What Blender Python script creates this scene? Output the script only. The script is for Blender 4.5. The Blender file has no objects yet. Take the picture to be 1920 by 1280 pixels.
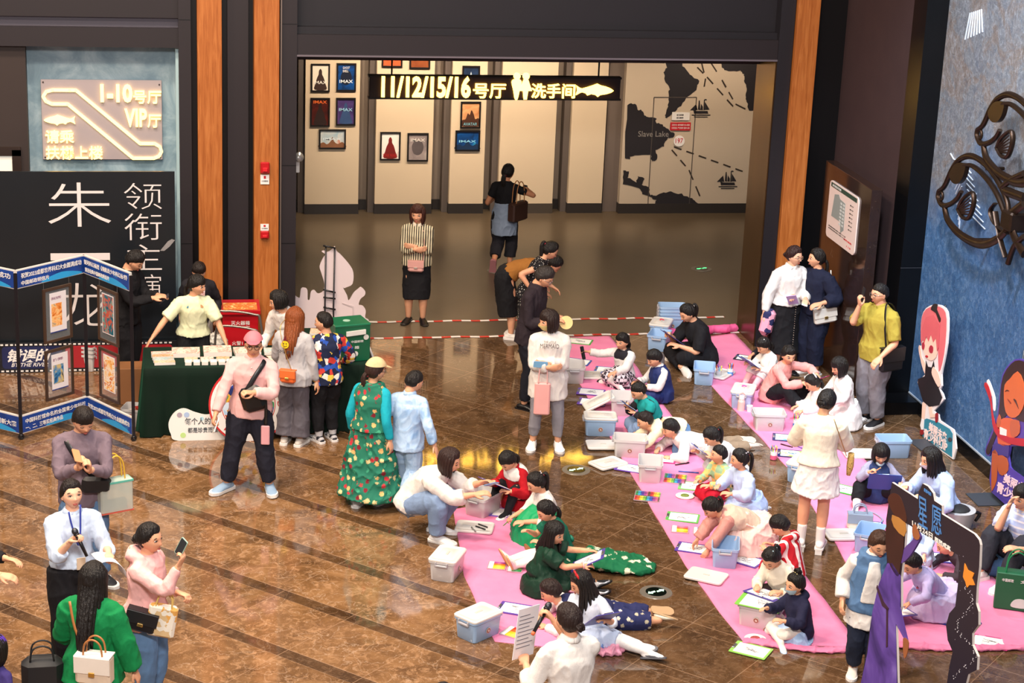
import bpy, math, random
import numpy as np
from mathutils import Vector, Matrix, noise as mnoise
random.seed(7); RNG = np.random.default_rng(7)
SC = bpy.context.scene
COL = SC.collection
pi = math.pi
R = math.radians

# ------------------------------------------------------------------ camera
# world axes follow the building: +Y runs into the cinema hall, +X along the shop front
CAM_H, FPX, TH, RO, PH = 7.39, 3690.0, R(17.28), R(2.38), R(11.03)
def _basis():
    r = np.array([1, 0, 0.]); w = np.array([0, math.cos(TH), -math.sin(TH)]); u = np.array([0, math.sin(TH), math.cos(TH)])
    c, s = math.cos(RO), math.sin(RO)
    r, u = c*r+s*u, -s*r+c*u
    M = np.array([[math.cos(PH), math.sin(PH), 0], [-math.sin(PH), math.cos(PH), 0], [0, 0, 1]])
    return M@r, M@u, M@w
CR, CU, CW = _basis()
cd = bpy.data.cameras.new('camera'); cam = bpy.data.objects.new('camera', cd); COL.objects.link(cam)
cd.sensor_width = 36; cd.lens = FPX/1920*36; cd.clip_start = .1; cd.clip_end = 200
cam.matrix_world = Matrix(((CR[0], CU[0], -CW[0], 0), (CR[1], CU[1], -CW[1], 0), (CR[2], CU[2], -CW[2], CAM_H), (0, 0, 0, 1)))
SC.camera = cam
def _ray(x, y): return CW+CR*(x-960)/FPX+CU*(640-y)/FPX
def G(x, y, z=0.):
    "point of the floor (or of a level z) that the photograph shows at x, y"
    d = _ray(x, y); t = (z-CAM_H)/d[2]
    return Vector((d[0]*t, d[1]*t, z))
def onY(x, y, Y):
    d = _ray(x, y); t = Y/d[1]
    return Vector((d[0]*t, Y, CAM_H+d[2]*t))
def onX(x, y, X):
    d = _ray(x, y); t = X/d[0]
    return Vector((X, d[1]*t, CAM_H+d[2]*t))

# ------------------------------------------------------------------ world, exposure, lights
wd = bpy.data.worlds.new('world'); SC.world = wd; wd.use_nodes = True
wd.node_tree.nodes['Background'].inputs[0].default_value = (.95, .92, 1.0, 1)
wd.node_tree.nodes['Background'].inputs[1].default_value = .30
SC.view_settings.view_transform = 'Standard'; SC.view_settings.look = 'None'
SC.view_settings.gamma = 1; SC.view_settings.use_curve_mapping = False
SC.view_settings.exposure = 0.0

def lamp(name, kind, loc, power, col, target=None, size=.3, size_y=None, spot=60, blend=.6):
    d = bpy.data.lights.new(name, kind); o = bpy.data.objects.new(name, d); COL.objects.link(o)
    o.location = loc; d.energy = power; d.color = col
    if kind == 'AREA':
        d.size = size
        if size_y: d.shape = 'RECTANGLE'; d.size_y = size_y
    else: d.shadow_soft_size = size
    if kind == 'SPOT': d.spot_size = R(spot); d.spot_blend = blend
    if target is not None:
        o.rotation_euler = (Vector(target)-Vector(loc)).to_track_quat('-Z', 'Y').to_euler()
    return o
WARM, NEUT, COOL = (1, .80, .60), (1, .93, .86), (.72, .86, 1)
# atrium ceiling downlights (square fittings high above the court), warm hall downlights, cool washers for the relief wall
for x, y, p, c in ((-5, 12, 760, WARM), (-1, 13, 760, WARM), (3, 12, 330, NEUT), (-5, 17.5, 700, WARM), (-.5, 17.5, 700, WARM), (4, 16.5, 190, NEUT), (6.5, 13, 230, NEUT)):
    lamp('ceiling_light', 'AREA', (x, y, 11.5), p, c, (x, y+.5, 0), 1.2)
lamp('front_fill', 'AREA', (0, 4, 9.5), 1350, NEUT, (3, 19, .5), 2.5, 1.2)  # unseen fill lamp added on the camera side to brighten the people
lamp('relief_washer', 'SPOT', (5.5, 15, 8.5), 2600, COOL, (8.8, 18.5, 2.2), .3, spot=60)
lamp('relief_washer', 'SPOT', (8.0, 18.6, 8.8), 900, COOL, (8.78, 18.8, 1.5), .1, spot=70)
lamp('floor_washer', 'SPOT', (7.2, 17.2, 8.8), 1000, COOL, (7.9, 18.6, 0), .3, spot=44)
for x in (2.9, 4.0, 5.0, 6.0, 7.0, 8.6, 9.4):
    lamp('hall_downlight', 'SPOT', (x, 28.4, 3.55), 220 if x < 6.5 else 120, WARM, (x, 30.1, .8), .08, spot=100, blend=.8)
for x, p in ((2.6, 90), (4.6, 80), (6.6, 40)): lamp('hall_ceiling_light', 'SPOT', (x, 24.8, 3.5), p, WARM, (x, 25.0, 0), .15, spot=120, blend=.9)
lamp('jamb_spot', 'SPOT', (6.9, 23.5, 3.55), 26, WARM, (7.6, 23.5, 2.6), .05, spot=70)


# ------------------------------------------------------------------ materials
def lin(c):
    if isinstance(c, str):
        c = c.lstrip('#'); c = [int(c[i:i+2], 16)/255 for i in (0, 2, 4)]
    return tuple(((v/12.92) if v <= .04045 else ((v+.055)/1.055)**2.4) for v in c[:3])+(1,)
MATS = {}
class NT:
    "small helper to write node trees"
    def __init__(s, m): s.m = m; s.t = m.node_tree; s.b = s.t.nodes['Principled BSDF']; s._co = None
    def n(s, typ, **kw):
        nd = s.t.nodes.new(typ)
        for k, v in kw.items():
            if k.startswith('_'): setattr(nd, k[1:], v)
            else:
                k2 = int(k[1:]) if k[0] == 'i' and k[1:].isdigit() else k
                s.set(nd.inputs[k2], v)
        return nd
    def set(s, sock, v):
        if isinstance(v, bpy.types.NodeSocket): s.t.links.new(v, sock)
        else: sock.default_value = v
    def co(s):
        if s._co is None: s._co = s.n('ShaderNodeTexCoord').outputs['Object']
        return s._co
    def math(s, op, a, b=0., c=None):
        kw = dict(i0=a, i1=b)
        if c is not None: kw['i2'] = c
        return s.n('ShaderNodeMath', _operation=op, **kw).outputs[0]
    def noise(s, scale, detail=3, rough=.5, vec=None, dist=0.):
        nd = s.n('ShaderNodeTexNoise', Scale=scale, Detail=detail, Roughness=rough, Distortion=dist, Vector=vec if vec is not None else s.co())
        return nd.outputs['Fac']
    def mapv(s, sc=(1, 1, 1), rot=(0, 0, 0), loc=(0, 0, 0), vec=None):
        return s.n('ShaderNodeMapping', Vector=vec if vec is not None else s.co(), Scale=sc, Rotation=rot, Location=loc).outputs[0]
    def mix(s, fac, a, b, mode='MIX'):
        nd = s.t.nodes.new('ShaderNodeMix'); nd.data_type = 'RGBA'; nd.blend_type = mode
        s.set(nd.inputs['Factor'], fac); s.set(nd.inputs['A'], a); s.set(nd.inputs['B'], b)
        return nd.outputs['Result']
    def ramp(s, fac, stops, interp='LINEAR'):
        nd = s.n('ShaderNodeValToRGB', Fac=fac); cr = nd.color_ramp; cr.interpolation = interp
        while len(cr.elements) < len(stops): cr.elements.new(.5)
        for e, (p, c) in zip(cr.elements, stops):
            e.position = p; e.color = c if len(c) == 4 else tuple(c)+(1,)
        return nd.outputs[0]
    def sep(s, v=None):
        return s.n('ShaderNodeSeparateXYZ', Vector=v if v is not None else s.co()).outputs
    def bump(s, h, strength=.3, dist=.01):
        s.set(s.b.inputs['Normal'], s.n('ShaderNodeBump', Height=h, Strength=strength, Distance=dist).outputs[0])
def new_mat(name, rough=.5, metal=0., spec=.5):
    m = bpy.data.materials.new(name); m.use_nodes = True; t = NT(m)
    t.b.inputs['Roughness'].default_value = rough; t.b.inputs['Metallic'].default_value = metal
    t.b.inputs['Specular IOR Level'].default_value = spec
    return m, t
def plain(c, rough=.5, metal=0., var=.06, scale=6, spec=.5, coat=0., alpha=None, trans=0.):
    key = ('p', str(c), rough, metal, var, scale, spec, coat, alpha, trans)
    if key in MATS: return MATS[key]
    m, t = new_mat('plain', rough, metal, spec); c = lin(c)
    if var: 
        d = tuple(v*(1-var*2) for v in c[:3])+(1,); e = tuple(min(1, v*(1+var)) for v in c[:3])+(1,)
        t.set(t.b.inputs['Base Color'], t.mix(t.noise(scale, 4), d, e))
    else: t.b.inputs['Base Color'].default_value = c
    if coat: t.b.inputs['Coat Weight'].default_value = coat; t.b.inputs['Coat Roughness'].default_value = .08
    if alpha is not None: t.b.inputs['Alpha'].default_value = alpha
    if trans: t.b.inputs['Transmission Weight'].default_value = trans
    MATS[key] = m; return m
def cloth(c, rough=.85, var=.10, weave=220, fold=.35, sheen=.0):
    key = ('c', str(c), rough, var, weave, fold, sheen)
    if key in MATS: return MATS[key]
    m, t = new_mat('cloth', rough, 0, .25); c = lin(c)
    d = tuple(v*(1-var) for v in c[:3])+(1,); e = tuple(min(1, v*(1+var*.6)) for v in c[:3])+(1,)
    t.set(t.b.inputs['Base Color'], t.mix(t.noise(14, 5, .6), d, e))
    h = t.math('ADD', t.math('MULTIPLY', t.noise(11, 3, .5, t.mapv((1, 1, .55))), fold), t.math('MULTIPLY', t.noise(weave, 1), .03))
    t.bump(h, .9, .05)
    if sheen: t.b.inputs['Sheen Weight'].default_value = sheen
    MATS[key] = m; return m
def glow(c, strength):
    key = ('g', str(c), strength)
    if key in MATS: return MATS[key]
    m, t = new_mat('glow', .5); t.b.inputs['Base Color'].default_value = lin(c)
    t.b.inputs['Emission Color'].default_value = lin(c); t.b.inputs['Emission Strength'].default_value = strength
    MATS[key] = m; return m
def skin(c='#d9a583'):
    key = ('skin', c)
    if key in MATS: return MATS[key]
    m, t = new_mat('skin', .52, 0, .35); k = lin(c)
    red = (min(1, k[0]*1.02), k[1]*.86, k[2]*.80, 1)
    t.set(t.b.inputs['Base Color'], t.mix(t.noise(9, 3), k, red))
    t.b.inputs['Subsurface Weight'].default_value = .0
    MATS[key] = m; return m
def hair_mat(c='#17120f', rough=.5):
    key = ('hair', c, rough)
    if key in MATS: return MATS[key]
    m, t = new_mat('hair', rough, 0, .35); k = lin(c)
    n = t.noise(60, 3, .6, t.mapv((1, 1, .12)))
    t.set(t.b.inputs['Base Color'], t.mix(n, tuple(v*.6 for v in k[:3])+(1,), tuple(min(1, v*1.7) for v in k[:3])+(1,)))
    t.bump(n, .9, .02)
    MATS[key] = m; return m
def pattern(kind, *cols, scale=10, rough=.8, axis=0):
    key = (kind, cols, scale, rough, axis)
    if key in MATS: return MATS[key]
    m, t = new_mat('patterned_cloth', rough, 0, .25); cs = [lin(c) for c in cols]
    if kind == 'stripe':
        w = t.math('FRACT', t.math('MULTIPLY', t.sep()[axis], scale))
        col = t.ramp(w, [(0, cs[0]), (.55, cs[1])] if len(cs) == 2 else [(0, cs[0]), (.4, cs[1]), (.7, cs[2])], 'CONSTANT')
    elif kind == 'blotch':      # flowers, camouflage: random cells
        v = t.n('ShaderNodeTexVoronoi', Scale=scale, Vector=t.n('ShaderNodeVectorMath', _operation='ADD', i0=t.co(),
            i1=t.n('ShaderNodeVectorMath', _operation='SCALE', i0=t.n('ShaderNodeTexNoise', Scale=scale*1.3, Vector=t.co()).outputs['Color'], Scale=.8/scale).outputs[0]).outputs[0])
        n = len(cs); f = t.sep(v.outputs['Color'])[0]
        col = t.ramp(f, [(i/n, cs[i]) for i in range(n)], 'CONSTANT')
    elif kind == 'flower':      # flowers scattered over a ground colour
        v = t.n('ShaderNodeTexVoronoi', Scale=scale, Vector=t.co(), Randomness=.9)
        v2 = t.noise(scale*4, 2)
        d = t.math('ADD', v.outputs['Distance'], t.math('MULTIPLY', t.math('SUBTRACT', v2, .5), .55))
        f = t.sep(v.outputs['Color'])[0]; n = len(cs)-1
        fl = t.ramp(f, [(i/n, cs[i+1]) for i in range(n)], 'CONSTANT')
        col = t.mix(t.ramp(d, [(.30, (1, 1, 1, 1)), (.40, (0, 0, 0, 1))]), cs[0], fl)
    elif kind == 'check':
        col = t.n('ShaderNodeTexChecker', Vector=t.co(), Color1=cs[0], Color2=cs[1], Scale=scale).outputs[0]
    elif kind == 'dots':
        v = t.n('ShaderNodeTexVoronoi', Scale=scale, Vector=t.co(), Randomness=.6)
        col = t.mix(t.ramp(v.outputs['Distance'], [(.22, (1, 1, 1, 1)), (.28, (0, 0, 0, 1))]), cs[0], cs[1])
    elif kind == 'art':         # a painted sheet: soft washes of the colours
        n = t.noise(scale, 3, .6, dist=1.2); k = len(cs)
        col = t.ramp(n, [(.28+.44*i/max(1, k-1), cs[i]) for i in range(k)])
    t.set(t.b.inputs['Base Color'], col)
    if kind != 'art': t.bump(t.noise(11, 3, .5, t.mapv((1, 1, .55))), .2, .03)
    MATS[key] = m; return m

# ------------------------------------------------------------------ geometry collector
def rotm(rx=0, ry=0, rz=0): return (Matrix.Rotation(R(rz), 4, 'Z')@Matrix.Rotation(R(ry), 4, 'Y')@Matrix.Rotation(R(rx), 4, 'X'))
def T(x=0, y=0, z=0): return Matrix.Translation((x, y, z))
def frame(o, x, y, z):
    "matrix with origin o and axes x, y, z"
    return Matrix(((x[0], y[0], z[0], o[0]), (x[1], y[1], z[1], o[1]), (x[2], y[2], z[2], o[2]), (0, 0, 0, 1)))
class Geo:
    def __init__(s): s.V = []; s.F = []; s.I = []; s.n = 0
    def add(s, v, f, mi=0, M=None):
        v = np.asarray(v, float).reshape(-1, 3)
        if M is not None:
            A = np.array(M); v = v@A[:3, :3].T+A[:3, 3]
        s.V.append(v); k = s.n
        for q in f: s.F.append([i+k for i in q]); s.I.append(mi)
        s.n += len(v); return s
    def merge(s, g, M=None, mi=None):
        v = g.verts()
        if M is not None:
            A = np.array(M); v = v@A[:3, :3].T+A[:3, 3]
        s.V.append(v); k = s.n
        for q, i in zip(g.F, g.I): s.F.append([a+k for a in q]); s.I.append(i if mi is None else mi)
        s.n += len(v); return s
    def verts(s): return np.concatenate(s.V) if s.V else np.zeros((0, 3))
    def box(s, x0, x1, y0, y1, z0, z1, mi=0, M=None, bev=0.):
        if not bev:
            v = [(x, y, z) for x in (x0, x1) for y in (y0, y1) for z in (z0, z1)]
            f = [(0, 1, 3, 2), (4, 6, 7, 5), (0, 4, 5, 1), (2, 3, 7, 6), (0, 2, 6, 4), (1, 5, 7, 3)]
            return s.add(v, f, mi, M)
        b = bev; P = [(x0+b, y0), (x1-b, y0), (x1, y0+b), (x1, y1-b), (x1-b, y1), (x0+b, y1), (x0, y1-b), (x0, y0+b)]
        cx, cy = (x0+x1)/2, (y0+y1)/2
        def ring(k, z):
            return [(cx+(x-cx)*(1-k/abs(x1-x0)*2) if x1 != x0 else x, cy+(y-cy)*(1-k/abs(y1-y0)*2), z) for x, y in P]
        v = ring(b, z0)+ring(0, z0+b)+ring(0, z1-b)+ring(b, z1); f = []
        for r in range(3):
            for i in range(8): j = (i+1) % 8; f.append((r*8+i, r*8+j, r*8+8+j, r*8+8+i))
        f.append(tuple(range(7, -1, -1))); f.append(tuple(range(24, 32)))
        return s.add(v, f, mi, M)
    def prism(s, poly, d, mi=0, M=None, mi_side=None):
        "polygon in local XY, thickness d along +Z (ngon caps are triangulated by Blender)"
        n = len(poly); v = [(x, y, 0) for x, y in poly]+[(x, y, d) for x, y in poly]
        s.add(v, [tuple(range(n-1, -1, -1)), tuple(range(n, 2*n))], mi, M)
        k = s.n-2*n
        for i in range(n):
            j = (i+1) % n; s.F.append([k+i, k+j, k+n+j, k+n+i]); s.I.append(mi if mi_side is None else mi_side)
        return s
    def tube(s, pts, rad, n=10, ref=(0, 0, 1), mi=0, M=None, sub=0, cap=True, dome=False):
        "swept ellipse; rad entries r or (r_side, r_ref); ref fixes the second axis"
        P = [Vector(p) for p in pts]; r = [(a, a) if not hasattr(a, '__len__') else tuple(a) for a in rad]
        if sub and len(P) > 2:
            P2, r2 = [], []
            for i in range(len(P)-1):
                p0 = P[max(i-1, 0)]; p1 = P[i]; p2 = P[i+1]; p3 = P[min(i+2, len(P)-1)]
                for k in range(sub+1):
                    t = k/(sub+1); t2, t3 = t*t, t*t*t
                    P2.append(.5*((2*p1)+(p2-p0)*t+(2*p0-5*p1+4*p2-p3)*t2+(3*p1-p0-3*p2+p3)*t3))
                    q = t*t*(3-2*t)
                    r2.append(tuple(r[i][c]*(1-q)+r[i+1][c]*q for c in (0, 1)))
            P2.append(P[-1]); r2.append(r[-1]); P, r = P2, r2
        m = len(P); tg = []
        for i in range(m):
            d = P[min(i+1, m-1)]-P[max(i-1, 0)]
            tg.append(d.normalized() if d.length > 1e-9 else Vector((0, 0, 1)))
        refs = ref if hasattr(ref[0], '__len__') else None
        rv = Vector(ref if refs is None else ref[0]); ring = []
        if abs(tg[0].dot(rv.normalized())) > .98: rv = Vector((1, 0, 0)) if abs(tg[0].x) < .9 else Vector((0, 1, 0))
        up = None
        for i in range(m):
            base = rv if up is None else up
            if refs is not None: base = Vector(refs[min(i*len(refs)//m, len(refs)-1)])
            side = tg[i].cross(base)
            if side.length < 1e-6: side = tg[i].orthogonal()
            side.normalize(); up = side.cross(tg[i]).normalized()
            a = np.linspace(0, 2*pi, n, endpoint=False)
            ring.append(np.outer(np.cos(a)*r[i][0], side)+np.outer(np.sin(a)*r[i][1], up)+np.array(P[i]))
        if dome:
            ra = np.array(ring[0]); rb = np.array(ring[-1])
            e0 = [np.array(P[0])+(ra-np.array(P[0]))*c-np.array(tg[0])*min(r[0])*q for c, q in ((.35, .9), (.8, .55))]
            e1 = [np.array(P[-1])+(rb-np.array(P[-1]))*c+np.array(tg[-1])*min(r[-1])*q for c, q in ((.8, .55), (.35, .9))]
            ring = e0+ring+e1; m = len(ring)
        f = []
        for i in range(m-1):
            for k in range(n): l = (k+1) % n; f.append((i*n+k, i*n+l, i*n+n+l, i*n+n+k))
        if cap: f.append(tuple(range(n-1, -1, -1))); f.append(tuple(range((m-1)*n, m*n)))
        return s.add(np.concatenate(ring), f, mi, M)
    def ball(s, c, r, n=14, m=9, mi=0, M=None):
        r = (r, r, r) if not hasattr(r, '__len__') else r; v = []; f = []
        for i in range(m+1):
            th = pi*i/m
            for k in range(n):
                a = 2*pi*k/n; v.append((c[0]+r[0]*math.sin(th)*math.cos(a), c[1]+r[1]*math.sin(th)*math.sin(a), c[2]+r[2]*math.cos(th)))
        for i in range(m):
            for k in range(n): l = (k+1) % n; f.append((i*n+k, i*n+n+k, i*n+n+l, i*n+l))
        return s.add(v, f, mi, M)
    def cyl(s, c, r, h, n=20, mi=0, M=None, r2=None):
        r2 = r if r2 is None else r2; a = [2*pi*k/n for k in range(n)]
        v = [(c[0]+r*math.cos(t), c[1]+r*math.sin(t), c[2]) for t in a]+[(c[0]+r2*math.cos(t), c[1]+r2*math.sin(t), c[2]+h) for t in a]
        f = [(k, (k+1) % n, n+(k+1) % n, n+k) for k in range(n)]+[tuple(range(n-1, -1, -1)), tuple(range(n, 2*n))]
        return s.add(v, f, mi, M)
    def ringt(s, c, ra, rb, n=20, m=6, mi=0, M=None):
        "torus in local XY"
        v = []; f = []
        for i in range(n):
            a = 2*pi*i/n
            for k in range(m):
                b = 2*pi*k/m; q = ra+rb*math.cos(b); v.append((c[0]+q*math.cos(a), c[1]+q*math.sin(a), c[2]+rb*math.sin(b)))
        for i in range(n):
            for k in range(m): f.append((i*m+k, ((i+1) % n)*m+k, ((i+1) % n)*m+(k+1) % m, i*m+(k+1) % m))
        return s.add(v, f, mi, M)
    def text(s, body, x, y, w, h, mi=0, M=None, depth=.004, bold=0., italic=0.):
        "lettering fitted into the box x, y (lower left), w, h of local XY"
        v, f = text_mesh(body, depth, bold, italic)
        if not len(v): return s
        lo = v.min(0); hi = v.max(0); sx = w/max(hi[0]-lo[0], 1e-6); sy = h/max(hi[1]-lo[1], 1e-6)
        v = np.column_stack([(v[:, 0]-lo[0])*sx+x, (v[:, 1]-lo[1])*sy+y, (v[:, 2]-lo[2])/max(hi[2]-lo[2], 1e-9)*depth])
        return s.add(v, f, mi, M)
    def mesh(s, name, mats, smooth=True):
        me = bpy.data.meshes.new(name); v = s.verts()
        me.from_pydata(v.tolist(), [], s.F)
        for m in (mats if isinstance(mats, (list, tuple)) else [mats]): me.materials.append(m)
        me.polygons.foreach_set('material_index', s.I)
        me.polygons.foreach_set('use_smooth', [bool(smooth)]*len(s.F))
        me.update(); return me
    def obj(s, name, mats, parent=None, smooth=False, loc=None, M=None, label=None, cat=None, group=None, kind=None, auto=None):
        me = s.mesh(name, mats, smooth or auto is not None)
        if auto is not None: me.set_sharp_from_angle(angle=R(auto))
        o = bpy.data.objects.new(name, me); COL.objects.link(o)
        if parent is not None: o.parent = parent
        if M is not None: o.matrix_local = M
        elif loc is not None: o.location = loc
        return tag(o, label, cat, group, kind)
def tag(o, label=None, cat=None, group=None, kind=None):
    for k, v in (('label', label), ('category', cat), ('group', group), ('kind', kind)):
        if v: o[k] = v
    return o
def thing(name, label, cat, loc=(0, 0, 0), rz=0, group=None, M=None):
    o = bpy.data.objects.new(name, None); COL.objects.link(o); o.empty_display_size = .1
    if M is not None: o.matrix_world = M
    else: o.location = loc; o.rotation_euler = (0, 0, R(rz))
    return tag(o, label, cat, group)
def part(geo, name, mats, parent, smooth=False, auto=None, label=None): return geo.obj(name, mats, parent, smooth, auto=auto, label=label)
_TX = {}
def text_mesh(body, depth, bold, italic):
    key = (body, round(bold, 4), italic)
    if key not in _TX:
        cu = bpy.data.curves.new('t', 'FONT'); cu.body = body; cu.size = 1; cu.extrude = .02; cu.offset = bold; cu.shear = italic
        cu.resolution_u = 3
        ob = bpy.data.objects.new('t', cu); COL.objects.link(ob)
        dg = bpy.context.evaluated_depsgraph_get(); me = bpy.data.meshes.new_from_object(ob.evaluated_get(dg))
        v = np.empty(len(me.vertices)*3); me.vertices.foreach_get('co', v)
        _TX[key] = (v.reshape(-1, 3), [tuple(p.vertices) for p in me.polygons])
        bpy.data.objects.remove(ob); bpy.data.curves.remove(cu); bpy.data.meshes.remove(me)
    return _TX[key]
def smoothpoly(pts, k=4):
    "closed Catmull-Rom outline through the points"
    n = len(pts); out = []
    for i in range(n):
        p0, p1, p2, p3 = (np.array(pts[(i+j) % n], float) for j in (-1, 0, 1, 2))
        for q in range(k):
            t = q/k
            out.append(tuple(.5*((2*p1)+(p2-p0)*t+(2*p0-5*p1+4*p2-p3)*t*t+(3*p1-p0-3*p2+p3)*t**3)))
    return out
def roundrect(x0, y0, x1, y1, r, k=4):
    out = []
    for cx, cy, a0 in ((x1-r, y0+r, -90), (x1-r, y1-r, 0), (x0+r, y1-r, 90), (x0+r, y0+r, 180)):
        for i in range(k+1): a = R(a0+90*i/k); out.append((cx+r*math.cos(a), cy+r*math.sin(a)))
    return out
def fuse(geo, voxel, smooth=3, wrinkle=0., freq=9., seed=0):
    "unite the overlapping closed pieces of a collector into one continuous surface"
    me = bpy.data.meshes.new('f'); me.from_pydata(geo.verts().tolist(), [], geo.F)
    ob = bpy.data.objects.new('f', me); COL.objects.link(ob)
    md = ob.modifiers.new('r', 'REMESH'); md.mode = 'VOXEL'; md.voxel_size = voxel; md.adaptivity = 0
    if smooth: sm = ob.modifiers.new('s', 'SMOOTH'); sm.factor = .5; sm.iterations = smooth
    dg = bpy.context.evaluated_depsgraph_get(); m2 = bpy.data.meshes.new_from_object(ob.evaluated_get(dg))
    v = np.empty(len(m2.vertices)*3); m2.vertices.foreach_get('co', v); v = v.reshape(-1, 3)
    if wrinkle and len(v):
        nn = np.empty(len(v)*3); m2.vertex_normals.foreach_get('vector', nn); nn = nn.reshape(-1, 3)
        rg = np.random.default_rng(seed+3); o1 = rg.uniform(-50, 50, 3); q = v@np.array(((1, .35, 0), (-.35, 1, .25), (.3, -.2, .62))).T*freq*.75+o1
        d = np.array([mnoise.noise(Vector(p)) for p in q]); d2 = np.array([mnoise.noise(Vector(p)) for p in q*2.1+7])
        d = 1.5*np.exp(-np.abs(d)*6)+.9*np.exp(-np.abs(d2)*6)-.8
        v = v+nn*(d*wrinkle*.62)[:, None]
    lt = np.empty(len(m2.polygons), int); m2.polygons.foreach_get('loop_total', lt)
    lv = np.empty(len(m2.loops), int); m2.loops.foreach_get('vertex_index', lv)
    g = Geo(); g.V = [v]; g.n = len(v)
    if len(lt) and (lt == 4).all(): g.F = lv.reshape(-1, 4).tolist()
    else:
        g.F = []; i = 0
        for k in lt: g.F.append(lv[i:i+k].tolist()); i += k
    g.I = [0]*len(g.F)
    bpy.data.objects.remove(ob); bpy.data.meshes.remove(me); bpy.data.meshes.remove(m2)
    return g
# ------------------------------------------------------------------ vertical planes measured from the photograph
class Wall:
    "vertical plane through P with horizontal direction u; its normal u x Z points towards the viewer"
    def __init__(s, P, u):
        s.P = Vector(P); s.u = Vector(u).normalized(); s.z = Vector((0, 0, 1)); s.nrm = s.u.cross(s.z)
    def pt(s, x, y):
        d = Vector(_ray(x, y)); o = Vector((0, 0, CAM_H)); t = (s.P-o).dot(s.nrm)/d.dot(s.nrm); q = o+d*t-s.P
        return (q.dot(s.u), q.z)
    def poly(s, pts, cx=0, cy=0, k=1.): return [s.pt(cx+x/k, cy+y/k) for x, y in pts]
    def M(s, off=0.): return frame(s.P+s.nrm*off, s.u, s.z, s.nrm)
def strip(pts, w):
    "polyline of width w as quads (local XY)"
    out = []
    for a, b in zip(pts[:-1], pts[1:]):
        a, b = np.array(a), np.array(b); d = b-a; L = np.linalg.norm(d)
        if L < 1e-6: continue
        n = np.array((-d[1], d[0]))/L*w/2; out.append([tuple(a-n), tuple(b-n), tuple(b+n), tuple(a+n)])
    return out
def struct(g, name, mats, **kw): return g.obj(name, mats, kind='structure', **kw)

# ---------------- floor
def floor_mat():
    m, t = new_mat('polished_marble', .12, 0, .75)
    x, y, z = t.sep()
    s = t.math('ADD', x, y); v = t.math('SUBTRACT', y, x)
    ps = t.math('FRACT', t.math('DIVIDE', t.math('SUBTRACT', s, 15.85), 1.235))          # dark strip of every diagonal course
    pv = t.math('FRACT', t.math('DIVIDE', t.math('SUBTRACT', v, 10.44), 1.12))
    band = t.math('LESS_THAN', ps, .165)
    joint = t.math('MAXIMUM', t.math('LESS_THAN', t.math('ABSOLUTE', t.math('SUBTRACT', pv, .5)), .0) if False else t.math('LESS_THAN', pv, .009),
                   t.math('MAXIMUM', t.math('LESS_THAN', t.math('ABSOLUTE', t.math('SUBTRACT', ps, .165)), .006), t.math('LESS_THAN', ps, .006)))
    cell = t.n('ShaderNodeTexWhiteNoise', _noise_dimensions='2D', Vector=t.n('ShaderNodeCombineXYZ',
        X=t.math('FLOOR', t.math('DIVIDE', t.math('SUBTRACT', s, 15.85), 1.235)), Y=t.math('FLOOR', t.math('DIVIDE', t.math('SUBTRACT', v, 10.44), 1.12))).outputs[0]).outputs['Value']
    base = t.ramp(t.noise(2.6, 6, .62, dist=.6), [(.30, lin('#553b24')), (.52, lin('#785636')), (.72, lin('#946e4a'))])
    base = t.mix(t.ramp(t.noise(9, 6, .7, dist=1.6), [(.50, (0, 0, 0, 1)), (.66, (1, 1, 1, 1))]), base, lin('#a07a58'))
    fleck = t.ramp(t.noise(34, 4, .75, dist=2.2), [(.60, (0, 0, 0, 1)), (.68, (1, 1, 1, 1))])
    base = t.mix(t.math('MULTIPLY', fleck, .55), base, lin('#c8ab92'))
    vein = t.n('ShaderNodeTexVoronoi', _feature='DISTANCE_TO_EDGE', Scale=2.3, Vector=t.n('ShaderNodeVectorMath', _operation='ADD', i0=t.co(), i1=t.n('ShaderNodeTexNoise', Scale=3., Detail=5, Vector=t.co()).outputs['Color']).outputs[0]).outputs['Distance']
    base = t.mix(t.math('MULTIPLY', t.ramp(vein, [(0, (1, 1, 1, 1)), (.018, (0, 0, 0, 1))]), .30), base, lin('#d2b8a0'))
    base = t.mix(t.math('MULTIPLY', t.math('SUBTRACT', cell, .5), .30), base, (0, 0, 0, 1))
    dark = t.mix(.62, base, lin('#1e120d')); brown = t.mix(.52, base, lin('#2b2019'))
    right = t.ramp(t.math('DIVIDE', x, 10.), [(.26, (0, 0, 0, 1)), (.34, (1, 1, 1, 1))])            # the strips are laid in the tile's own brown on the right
    base = t.mix(right, base, brown)          # base colour mixed to a darker brown on the right half of the court
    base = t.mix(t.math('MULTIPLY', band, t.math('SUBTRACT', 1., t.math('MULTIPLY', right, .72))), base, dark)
    base = t.mix(t.math('MULTIPLY', joint, .45), base, lin('#b08d70'))
    t.set(t.b.inputs['Base Color'], base)
    t.set(t.b.inputs['Roughness'], t.math('ADD', .025, t.math('MULTIPLY', t.noise(7, 5, .6), .075)))
    return m
def hall_floor_mat():
    m, t = new_mat('honed_stone', .3, 0, .5)
    x, y, z = t.sep(); s = t.math('ADD', x, y); v = t.math('SUBTRACT', y, x)
    j = t.math('MAXIMUM', t.math('LESS_THAN', t.math('FRACT', t.math('DIVIDE', s, 1.235)), .007), t.math('LESS_THAN', t.math('FRACT', t.math('DIVIDE', v, 1.235)), .007))
    b = t.mix(t.noise(3, 5, .6), lin('#514535'), lin('#594b3a'))
    t.set(t.b.inputs['Base Color'], t.mix(t.math('MULTIPLY', j, .5), b, lin('#2e261c')))
    t.set(t.b.inputs['Roughness'], t.math('ADD', .26, t.math('MULTIPLY', t.noise(1.2, 3), .06)))
    return m
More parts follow.
